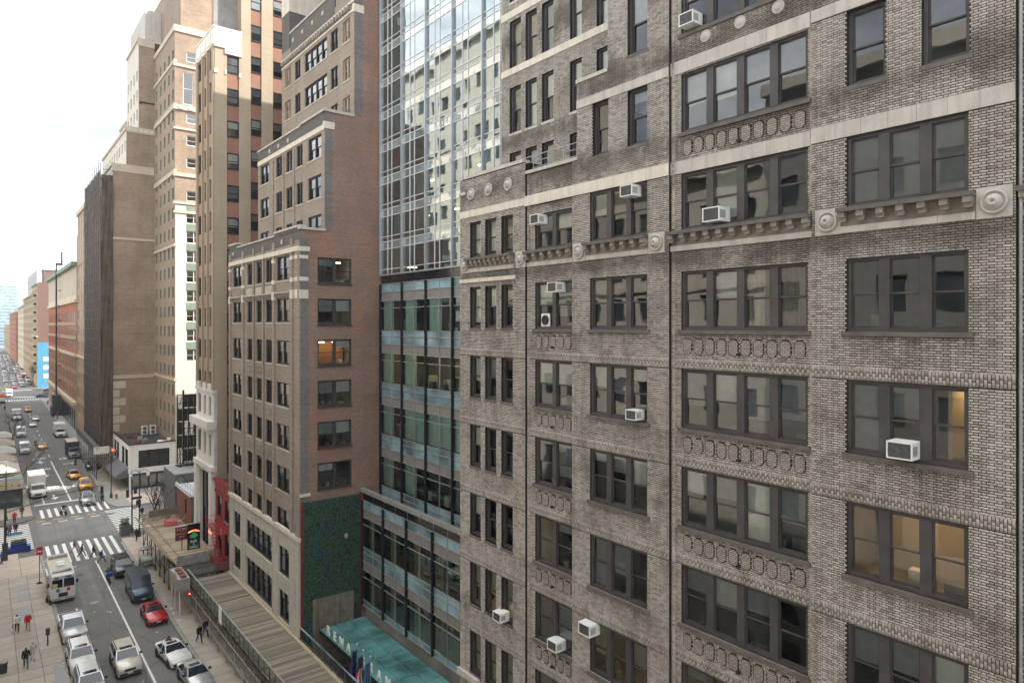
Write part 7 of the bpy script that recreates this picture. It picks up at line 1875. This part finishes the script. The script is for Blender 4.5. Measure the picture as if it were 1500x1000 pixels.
def box_truck(label, x, y, cab, boxm, L=8.0, W=2.4, H=3.5, topm=None, group=None, rot=0):
    t = thing('box_truck', label, 'truck', (x, y, .005), rot, group); w = W / 2; yf = -L / 2
    cb = MB(); loft([(yf, ring(w * .84, .5, .95, .9)), (yf + .1, ring(w * .9, .4, 1.15, .9)), (yf + .9, ring(w * .92, .4, 1.45, .9)), (yf + 2.1, ring(w * .92, .4, 1.5, .95))], cb); cb.hexa([(-w * .86, yf + .85, 1.4), (w * .86, yf + .85, 1.4), (w * .86, yf + 2.1, 1.4), (-w * .86, yf + 2.1, 1.4), (-w * .76, yf + 1.35, 2.3), (w * .76, yf + 1.35, 2.3), (w * .78, yf + 2.1, 2.35), (-w * .78, yf + 2.1, 2.35)])
    me = cb.mesh('cab', cab); fix_normals(me); sub('cab', me, t)
    ws = MB(); ws.face([(-w * .80, yf + .87, 1.5), (w * .80, yf + .87, 1.5), (w * .72, yf + 1.31, 2.22), (-w * .72, yf + 1.31, 2.22)]); sub('windshield', ws.mesh('windshield', M['car_glass']), t)
    for s in (-1, 1):
        sw2 = MB(); sw2.face([(s * w * .875, yf + 1.1, 1.5), (s * w * .875, yf + 1.95, 1.5), (s * w * .79, yf + 1.95, 2.2), (s * w * .785, yf + 1.5, 2.2)]); sub('side_window', sw2.mesh('side_window', M['car_glass']), t); sub('headlight', MB().box(-.2, .2, -.03, .06, 0, .2).mesh('headlight', M['lamp_clear']), t, (s * w * .6, yf + .02, .75)); sub('mirror', MB().box(-.08, .08, -.06, .06, 0, .4).mesh('mirror', M['trim']), t, (s * (w + .08), yf + 1.2, 1.5))
    sub('cargo_box', MB().box(-w, w, yf + 2.2, L / 2, .8, H - .04).mesh('cargo_box', boxm), t); sub('box_roof', MB().box(-w + .01, w - .01, yf + 2.21, L / 2 - .01, H - .04, H).mesh('box_roof', topm or M['box_white']), t); sub('chassis', MB().box(-w * .7, w * .7, yf + .4, L / 2 - .1, .45, .78).mesh('chassis', M['trim']), t); sub('grille', MB().box(-w * .4, w * .4, yf - .02, yf + .05, .6, .9).mesh('grille', M['trim']), t); sub('bumper', MB().box(-w * .85, w * .85, yf - .12, yf + .05, .42, .6).mesh('bumper', M['galv']), t)
    wheels(t, W, (yf + 1.0, L / 2 - 1.6), .42, .3)
    return t
# the near ones, one by one
car('silver pickup truck parked at the left kerb behind the food truck', 'pickup', 'silver', 6.95, 77.1); car('white suv with a dark roof strip parked in front of the silver pickup', 'suv', 'white', 6.9, 69.9); car('silver suv parked at the left kerb in front of the white parked suv', 'suv', 'silver', 6.95, 64.2)
car('champagne white suv driving down the middle lane', 'suv', 'champagne', 9.95, 67.1); car('bright red hatchback parked in front of the dark van', 'coupe', 'red', 13.85, 76.3); car('dark teal high-roof van parked at the right kerb', 'van', 'teal', 13.75, 83.9); car('black suv with silver trim parked behind the dark van', 'suv', 'black', 13.4, 92.9); car('white sports coupe pulling in at the right kerb', 'coupe', 'white', 13.55, 66.0, .12); car('silver car parked right in front of the white sports coupe', 'sedan', 'silver', 14.1, 60.6, .06)
car('silver suv stopped on the far crosswalk', 'suv', 'silver', 14.0, 132.3); car('yellow taxi suv waiting right behind the silver suv at the crosswalk', 'suv', 'taxi', 14.9, 144.2, 0, taxi=True); car('yellow taxi beside the lane line behind the first taxi', 'sedan', 'taxi', 14.2, 155.8, .1, taxi=True)
car('orange yellow taxi in the middle lane beside the cyclist', 'sedan', 'taxi', 11.6, 197, 0, taxi=True); car('white car with a yellow nose ahead of the white sedan', 'sedan', 'white', 11.9, 241.5); car('white sedan following behind another white car in the middle lane', 'sedan', 'white', 13.4, 256); car('far yellow taxi in the middle lane next to the white vans', 'suv', 'taxi', 12.7, 283, 0, taxi=True)
car('black car under the pipe-legged shed at the far kerb', 'suv', 'black', 18.0, 163, .0)
box_truck('white box truck parked at the left kerb past the crosswalk', 7.75, 144.8, P['white'], M['box_white'], 8, 2.4, 3.6); box_truck('dark box truck with a tan roof waiting by the scaffold', 16.4, 182, P['grey'], M['box_dark'], 8, 2.4, 3.5, M['box_tan']); box_truck('white box truck following the dark box truck', 16.6, 217, P['white'], M['box_white'], 8, 2.4, 3.4)
car('white parked van at the left kerb beside the tan tent', 'van', 'white', 8.0, 193, 0); car('white parked van beside the small white tent', 'van', 'white', 8.4, 222.5, 0); box_truck('white delivery truck with a big blue windscreen parked at the left kerb', 8.8, 262, P['white'], M['box_white'], 7, 2.3, 3.2); box_truck('pale delivery truck parked far up the left kerb', 9.2, 346, P['white'], M['box_tan'], 7, 2.3, 3.2)
# food truck
ft = thing('food_truck', 'white food truck with green and red panels parked by the near crosswalk', 'food truck', (6.95, 90.2, .005)); fw_ = 1.12; FL = 3.6
bd = MB(); loft([(-FL, [(-fw_ * .97, .55), (-fw_, .9), (-fw_, 1.6), (-fw_ * .9, 2.6), (-fw_ * .86, 2.95), (fw_ * .86, 2.95), (fw_ * .9, 2.6), (fw_, 1.6), (fw_, .9), (fw_ * .97, .55)]), (-FL + .5, [(-fw_, .45), (-fw_ * 1.02, .9), (-fw_ * 1.02, 1.6), (-fw_ * 1.0, 2.7), (-fw_ * .95, 3.05), (fw_ * .95, 3.05), (fw_ * 1.0, 2.7), (fw_ * 1.02, 1.6), (fw_ * 1.02, .9), (fw_, .45)]), (FL, [(-fw_, .45), (-fw_ * 1.02, .9), (-fw_ * 1.02, 1.6), (-fw_ * 1.0, 2.7), (-fw_ * .95, 3.05), (fw_ * .95, 3.05), (fw_ * 1.0, 2.7), (fw_ * 1.02, 1.6), (fw_ * 1.02, .9), (fw_, .45)])], bd)
sub('body', fix_normals(bd.mesh('body', M['box_white'])), ft); sub('roof_panel', MB().box(-fw_ * .9, fw_ * .9, -FL + .6, FL - .1, 3.05, 3.09).mesh('roof_panel', M['box_tan']), ft)
for s in (-1, 1): wq = MB(); wq.face([(s * .06, -FL - .03, 1.72), (s * fw_ * .92, -FL - .01, 1.72), (s * fw_ * .86, -FL - .01, 2.62), (s * .06, -FL - .03, 2.62)]); sub('windshield', wq.mesh('windshield', M['car_glass']), ft); sub('headlight', MB().lathe([(.11, 0), (.11, -.05), (.03, -.06)], 10, (0, 0, 0), 'y').mesh('headlight', M['lamp_clear']), ft, (s * .85, -FL, 1.05)); sub('mirror', MB().box(-.1, .1, -.05, .05, 0, .4).mesh('mirror', M['trim']), ft, (s * 1.3, -FL + .2, 1.9))
gp = pm('panel_green', (.01, .22, .12), .5, .1, 3); rp = pm('panel_red', (.55, .02, .04), .5, .1, 3)
for mname, mm, x in (('green_panel', gp, -.62), ('red_panel', rp, .32)): sub(mname, MB().box(x, x + .32, -FL - .03, -FL, 1.25, 1.6).mesh(mname, mm), ft)
sub('green_panel', MB().box(-.8, -.4, -FL - .0, -FL + .05, 2.68, 2.86).mesh('green_panel', gp), ft); sub('red_panel', MB().box(.2, .75, -FL - .0, -FL + .05, 2.68, 2.86).mesh('red_panel', rp), ft); sub('grille', MB().box(-.42, .42, -FL - .06, -FL, .72, 1.12).mesh('grille', M['trim']), ft); sub('bumper', MB().box(-1.05, 1.05, -FL - .15, -FL, .4, .6).mesh('bumper', M['galv']), ft); sub('number_plate', MB().box(-.2, .2, -FL - .17, -FL - .15, .45, .57).mesh('number_plate', M['white_paint']), ft)
sub('solar_panel', MB().box(-.85, .85, -FL + .9, -FL + 1.5, 3.12, 3.2).mesh('solar_panel', M['spandrel_black']), ft); sub('roof_vent', MB().box(-.35, .35, -.9, -.2, 3.09, 3.35).box(-.35, .35, 0, .7, 3.09, 3.35).mesh('roof_vent', M['ac_white']), ft); sub('roof_duct', MB().box(-.9, .9, 2.6, 3.3, 3.09, 3.4).mesh('roof_duct', M['galv']), ft); sub('serving_hatch', MB().box(-1.3, -1.14, -1.6, 1.2, 1.6, 2.6).mesh('serving_hatch', M['steel']), ft); sub('pictures', MB().box(-fw_ * .85, -.5, -FL - .045, -FL - .03, 1.75, 2.2).mesh('pictures', M['gold']), ft)
wheels(ft, 2.24, (-FL + 1.1, FL - 1.6), .42, .3)
# distant traffic
def bus(label, x, y):
    t = thing('bus', label, 'bus', (x, y, .005)); sub('body', MB().box(-1.25, 1.25, -6, 6, .4, 3.1).mesh('body', P['busred']), t); sub('windshield', MB().box(-1.1, 1.1, -6.05, -6, 1.3, 2.6).mesh('windshield', M['car_glass']), t); sub('roof_pod', MB().box(-.9, .9, -4, 4, 3.1, 3.3).mesh('roof_pod', M['box_white']), t); wheels(t, 2.5, (-3.8, 3.6), .48, .3, False)
bus('red bus far up the avenue before the blue painted building', 18.4, 452)
dr = random.Random(77)
G_ = 'small cars in the far traffic'
lab = {'white': 'small white car in the far traffic up the avenue', 'silver': 'small silver car in the far traffic up the avenue', 'black': 'small black car in the far traffic up the avenue', 'taxi': 'small yellow taxi in the far traffic up the avenue', 'grey': 'small grey car in the far traffic up the avenue', 'red': 'small red car in the far traffic up the avenue'}
for lane, x in enumerate((9.6, 12.6, 15.6, 18.4)):
    y = 385 + lane * 7
    while y < 900:
        c = dr.choice(['white', 'white', 'silver', 'black', 'taxi', 'grey', 'white', 'red']); k = dr.choice(['sedan', 'suv', 'suv', 'van'])
        if k == 'van' and c in ('taxi', 'red'): c = 'white'
        car(lab[c], k, c, x + dr.uniform(-.3, .3) + (y - 385) * .012, y, 0, group=G_ + ' ' + c, simple=True, taxi=(c == 'taxi' and k != 'van'), cat='car')
        y += dr.uniform(11, 24)
for i in range(6): car('dark car parked at the side of the far cross street', dr.choice(['sedan', 'suv']), dr.choice(['black', 'grey']), 20.0 + i * 1.2, 336 + i * 5.2, R(70), group='cars parked at the far cross street', simple=True, cat='car')
# ---------------------------------------------------------------- people and bicycles
def body_mesh(name, J, E, Rd):
    """skin-modifier figure from joints, bones and radii; one continuous surface"""
    me = bpy.data.meshes.new(name); keys = list(J); ix = {k: i for i, k in enumerate(keys)}
    me.from_pydata([J[k] for k in keys], [(ix[a], ix[b]) for a, b in E], [])
    ob = bpy.data.objects.new(name, me); col.objects.link(ob)
    ob.modifiers.new('s', 'SKIN'); sv = me.skin_vertices[0].data
    for k in keys: sv[ix[k]].radius = Rd[k] if isinstance(Rd[k], tuple) else (Rd[k], Rd[k])
    sv[ix['pelvis']].use_root = True
    m = ob.modifiers.new('u', 'SUBSURF'); m.levels = 1; m.render_levels = 1
    out = bpy.data.meshes.new_from_object(ob.evaluated_get(bpy.context.evaluated_depsgraph_get()))
    bpy.data.objects.remove(ob)
    return out
def pose(kind):
    s = {'walk': .30, 'stride': .38, 'stand': .05, 'ride': 0}[kind]; J = {}
    J['pelvis'] = (0, 0, .95); J['waist'] = (0, 0, 1.12); J['chest'] = (0, -.02, 1.34); J['neck'] = (0, -.03, 1.49); J['head'] = (0, -.05, 1.60); J['crown'] = (0, -.04, 1.70)
    for sd, sg in (('l', -1), ('r', 1)):
        f = s * sg; J['hip' + sd] = (sg * .10, 0, .90)
        if kind == 'ride':
            J['knee' + sd] = (sg * .13, -.36, .88 - (.16 if sg > 0 else 0)); J['ank' + sd] = (sg * .12, -.22, .50 - (.18 if sg > 0 else 0)); J['toe' + sd] = (sg * .12, -.38, .44 - (.18 if sg > 0 else 0))
        else:
            J['knee' + sd] = (sg * .10, -f * .55 - .05, .50 + abs(f) * .03); J['ank' + sd] = (sg * .10, -f + (.12 if f < 0 else 0), .09 + (.10 if f < 0 and abs(f) > .1 else 0)); J['toe' + sd] = (sg * .11, -f - .16 + (.12 if f < 0 else 0), .045)
        J['sho' + sd] = (sg * .19, -.02, 1.42)
        if kind == 'ride': J['elb' + sd] = (sg * .26, -.22, 1.22); J['wri' + sd] = (sg * .24, -.46, 1.12); J['hand' + sd] = (sg * .23, -.55, 1.10)
        else: J['elb' + sd] = (sg * .25, f * .35, 1.15); J['wri' + sd] = (sg * .25, f * .75 - .05, .93); J['hand' + sd] = (sg * .245, f * .85 - .08, .83)
    E = [('pelvis', 'waist'), ('waist', 'chest'), ('chest', 'neck'), ('neck', 'head'), ('head', 'crown')]
    for sd in 'lr': E += [('pelvis', 'hip' + sd), ('hip' + sd, 'knee' + sd), ('knee' + sd, 'ank' + sd), ('ank' + sd, 'toe' + sd), ('chest', 'sho' + sd), ('sho' + sd, 'elb' + sd), ('elb' + sd, 'wri' + sd), ('wri' + sd, 'hand' + sd)]
    Rd = {'pelvis': (.17, .13), 'waist': (.17, .13), 'chest': (.20, .14), 'neck': .06, 'head': (.085, .10), 'crown': (.075, .09)}
    for sd in 'lr': Rd.update({'hip' + sd: .105, 'knee' + sd: .075, 'ank' + sd: .055, 'toe' + sd: (.05, .04), 'sho' + sd: .085, 'elb' + sd: .065, 'wri' + sd: .048, 'hand' + sd: (.04, .03)})
    return J, E, Rd
POSES = {}
for kd in ('walk', 'stride', 'stand', 'ride'):
    J, E, Rd = pose(kd); me = body_mesh('body_' + kd, J, E, Rd)
    hands = [Vector(J['handl']), Vector(J['handr'])]; toes = [(Vector(J['toel']) + Vector(J['ankl'])) / 2, (Vector(J['toer']) + Vector(J['ankr'])) / 2]
    legs = [Vector(J[k]) for k in ('kneel', 'kneer', 'ankl', 'ankr', 'toel', 'toer')]
    for i in range(5): me.materials.append(M['trim'])     # coat, trousers, skin, hair, shoes
    mi = []
    for p in me.polygons:
        c = p.center
        if c.z > 1.53: k = 3 if (c.z > 1.68 or c.y > -.035) else 2
        elif c.z > 1.49: k = 2
        elif min((c - h).length for h in hands) < .10: k = 2
        elif min((c - h).length for h in toes) < .13 and (kd == 'ride' or c.z < .2): k = 4
        elif (c.z < .84 and abs(c.x) < .22) or (kd == 'ride' and min((c - h).length for h in legs) < .30 and c.z < 1.0): k = 1
        else: k = 0
        mi.append(k)
    me.polygons.foreach_set('material_index', mi); me.polygons.foreach_set('use_smooth', [True] * len(mi)); me.update(); POSES[kd] = me
CL = {'black': (.015, .015, .017), 'navy': (.02, .03, .06), 'jeans': (.06, .10, .18), 'red': (.50, .02, .025), 'white': (.62, .61, .58), 'grey': (.16, .16, .16), 'blue': (.02, .07, .32), 'khaki': (.30, .23, .15), 'pale': (.48, .46, .43), 'brown': (.11, .07, .05), 'olive': (.09, .09, .05), 'pink': (.5, .25, .2), 'wine': (.2, .03, .05)}
for k, v in CL.items(): M['cloth_' + k] = pm('cloth_' + k, v, .9, .2, 6)
M['skin_a'] = pm('skin_a', (.45, .27, .19), .6, .05, 8); M['skin_b'] = pm('skin_b', (.17, .09, .06), .6, .05, 8); M['hair_d'] = pm('hair_d', (.02, .015, .012), .7, .2, 20); M['shoe'] = pm('shoe', (.03, .028, .026), .6, .2, 9)
pack = MB(); pack.hexa([(-.15, .10, 1.02), (.15, .10, 1.02), (.13, .27, 1.04), (-.13, .27, 1.04), (-.13, .10, 1.46), (.13, .10, 1.46), (.11, .22, 1.42), (-.11, .22, 1.42)]); 
bag = MB().hexa([(.27, -.14, .52), (.37, -.14, .52), (.37, .18, .52), (.27, .18, .52), (.29, -.1, .82), (.35, -.1, .82), (.35, .14, .82), (.29, .14, .82)])
def person(label, x, y, face, kd, coat, trou, skin='a', hair='hair_d', extra=None, z=.0, h=1.0, group=None):
    """face: heading in degrees, 0 = towards the camera end of the avenue (-Y), 90 = +X"""
    t = thing('person', label, 'person', (x, y, z), R(face), group); t.scale = (h * 1.02, h * 1.02, h)
    o = sub('body', POSES[kd], t)
    for i, mm in enumerate((M['cloth_' + coat], M['cloth_' + trou], M['skin_' + skin], M[hair] if hair in M else M['cloth_' + hair], M['shoe'])): o.material_slots[i].link = 'OBJECT'; o.material_slots[i].material = mm
    if extra and extra[0] == 'pack': sub('backpack', pack.mesh('backpack', M['cloth_' + extra[1]]), t)
    if extra and extra[0] == 'bag': sub('handbag', bag.mesh('handbag', M['cloth_' + extra[1]]), t)
    return t
S_ = .145
def pp_(px, py, z=0.0): q = on_z(px, py, z); return q.x, q.y
person('person in a bright blue coat with a dark backpack crossing at the zebra', *pp_(149, 824), 80, 'stride', 'blue', 'navy', extra=('pack', 'black')); person('person in long black coat striding over the near zebra', *pp_(137, 816), 80, 'walk', 'black', 'black'); person('person in dark brown coat stepping over the near zebra', *pp_(120, 815), 80, 'stride', 'brown', 'navy', 'b'); person('person carrying a peach bag over the near zebra', *pp_(109, 808), 80, 'walk', 'grey', 'khaki', extra=('bag', 'pink'))
person('person in a bright red jacket on the wide left walk', *pp_(41, 923, S_), 180, 'walk', 'red', 'khaki', hair='white', z=S_); person('person in a white top with dark trousers beside the red jacket', *pp_(25, 925, S_), 180, 'walk', 'white', 'black', extra=('bag', 'wine'), z=S_); person('person in a black jacket and pale jeans beside the pale coat', *pp_(38, 978, S_), 180, 'walk', 'black', 'jeans', z=S_, h=1.04); person('person in a long pale coat walking close to the black jacket', *pp_(48, 967, S_), 180, 'walk', 'pale', 'pale', hair='pale', z=S_)
person('person with a wine red backpack stepping off the kerb by the white coupe', *pp_(247, 958), 120, 'stride', 'black', 'black', 'b', extra=('pack', 'wine')); person('person in black bending along under the near shed', *pp_(292, 941, S_), 10, 'walk', 'black', 'black', z=S_); person('person in dark navy under the near shed next to the one in black', *pp_(301, 932, S_), 10, 'walk', 'navy', 'black', z=S_)
person('person in a dark coat at the far corner with a red hydrant', *pp_(150, 737, S_), 200, 'stand', 'navy', 'black', z=S_); person('person in dark olive by the grey planter', *pp_(192, 786, S_), 200, 'walk', 'olive', 'grey', z=S_); person('person in black leaning near the timber shed corner', *pp_(200, 792, S_), 150, 'walk', 'black', 'black', z=S_); person('person in black on the right hand zebra carrying a bag', *pp_(201, 746), 30, 'walk', 'black', 'navy', extra=('bag', 'grey')); person('person in a hooded black coat on the right hand zebra', *pp_(208, 758), 10, 'walk', 'black', 'black', 'b', 'black')
person('person in a dark jacket waiting on the left zebra behind the blue planter', *pp_(23, 783), 170, 'stand', 'black', 'grey'); person('person in dark brown standing on the left zebra', *pp_(14, 786), 190, 'stand', 'brown', 'black'); person('person in a red sweater near the dark kiosk', *pp_(21, 766, S_), 180, 'stand', 'red', 'black', z=S_); person('person in a wine coat by the kiosk door', *pp_(32, 757, S_), 160, 'stand', 'wine', 'khaki', z=S_); person('person in blue leaning on the signal pole', *pp_(2, 826, S_), 90, 'stand', 'blue', 'navy', z=S_)
for px, py, c, lb in ((78, 611, 'black', 'person in black walking the far right sidewalk beside the hoist'), (86, 609, 'wine', 'person in a wine jacket walking the far right sidewalk'), (70, 593, 'red', 'person in red far up the right sidewalk'), (79, 592, 'navy', 'person in navy by the hoist engine box'), (7, 601, 'black', 'person in black far up the left walk')): person(lb, *pp_(px, py, S_), 0, 'walk', c, 'black', z=.13)
def bicycle(label, x, y, face, boxc=None):
    t = thing('bicycle', label, 'bicycle', (x, y, .005), R(face)); fr = MB()
    for a, b in (((0, .52, .34), (0, .05, .30)), ((0, .05, .30), (0, -.42, .78)), ((0, .18, .80), (0, -.40, .82)), ((0, .05, .30), (0, .2, .86)), ((0, .52, .34), (0, .18, .78)), ((0, -.52, .34), (0, -.40, .95))): fr.tube(a, b, .022, 5)
    sub('frame', fr.mesh('frame', M['trim']), t); sub('handlebar', MB().tube((-.28, -.42, 1.02), (.28, -.42, 1.02), .018, 5).mesh('handlebar', M['steel']), t); sub('saddle', MB().hexa([(-.08, .1, .86), (.08, .1, .86), (.09, .36, .87), (-.09, .36, .87), (-.04, .1, .92), (.04, .1, .92), (.08, .34, .94), (-.08, .34, .94)]).mesh('saddle', M['trim']), t)
    ty = fix_normals(MB().lathe([(.28, -.02), (.34, -.025), (.34, .025), (.28, .02)], 18, (0, 0, 0), 'x').mesh('wheel', M['tyre']))
    for yy in (.52, -.52): sub('wheel', ty, t, (0, yy, .34))
    if boxc: sub('cargo_box', MB().box(-.25, .25, .38, .85, .92, 1.35).mesh('cargo_box', M['cloth_' + boxc]), t)
x, y = pp_(159, 853); bicycle('delivery bicycle with a blue box beside the black suv', x, y, 185, 'blue'); person('delivery rider in olive on the bicycle with the blue box', x, y + .15, 185, 'ride', 'olive', 'black', z=.04)
x, y = pp_(93, 754); bicycle('bicycle crossing the far zebra', x, y, 30); person('rider in black on the bicycle at the far zebra', x, y + .1, 30, 'ride', 'black', 'grey', z=.04)
x, y = pp_(52, 655); bicycle('bicycle beside the middle lane taxi', x, y, 0, 'brown'); person('rider in brown on the bicycle next to the middle lane taxi', x, y + .15, 0, 'ride', 'brown', 'grey', z=.04)
x, y = pp_(66, 893, .13); bicycle('black bicycle parked against the food truck at the kerb', 5.65, 86.9, 12)
# ---------------------------------------------------------------- haze over the far end of the avenue
hz = MB().box(-90, 140, -70, 1400, -1.2, 118).mesh('haze', bpy.data.materials.new('haze_air'))
hm = hz.materials[0]; hm.use_nodes = True; hm.node_tree.nodes.clear()
ho = hm.node_tree.nodes.new('ShaderNodeOutputMaterial'); hv = hm.node_tree.nodes.new('ShaderNodeVolumePrincipled')
hv.inputs['Color'].default_value = (.82, .88, .95, 1); hv.inputs['Density'].default_value = .00024; hv.inputs['Anisotropy'].default_value = .2
hm.node_tree.links.new(hv.outputs[0], ho.inputs['Volume'])
hb = bpy.data.objects.new('haze', hz); col.objects.link(hb); hb['kind'] = 'stuff'; hb['label'] = 'pale blue haze over the far end of the avenue'; hb['category'] = 'haze'
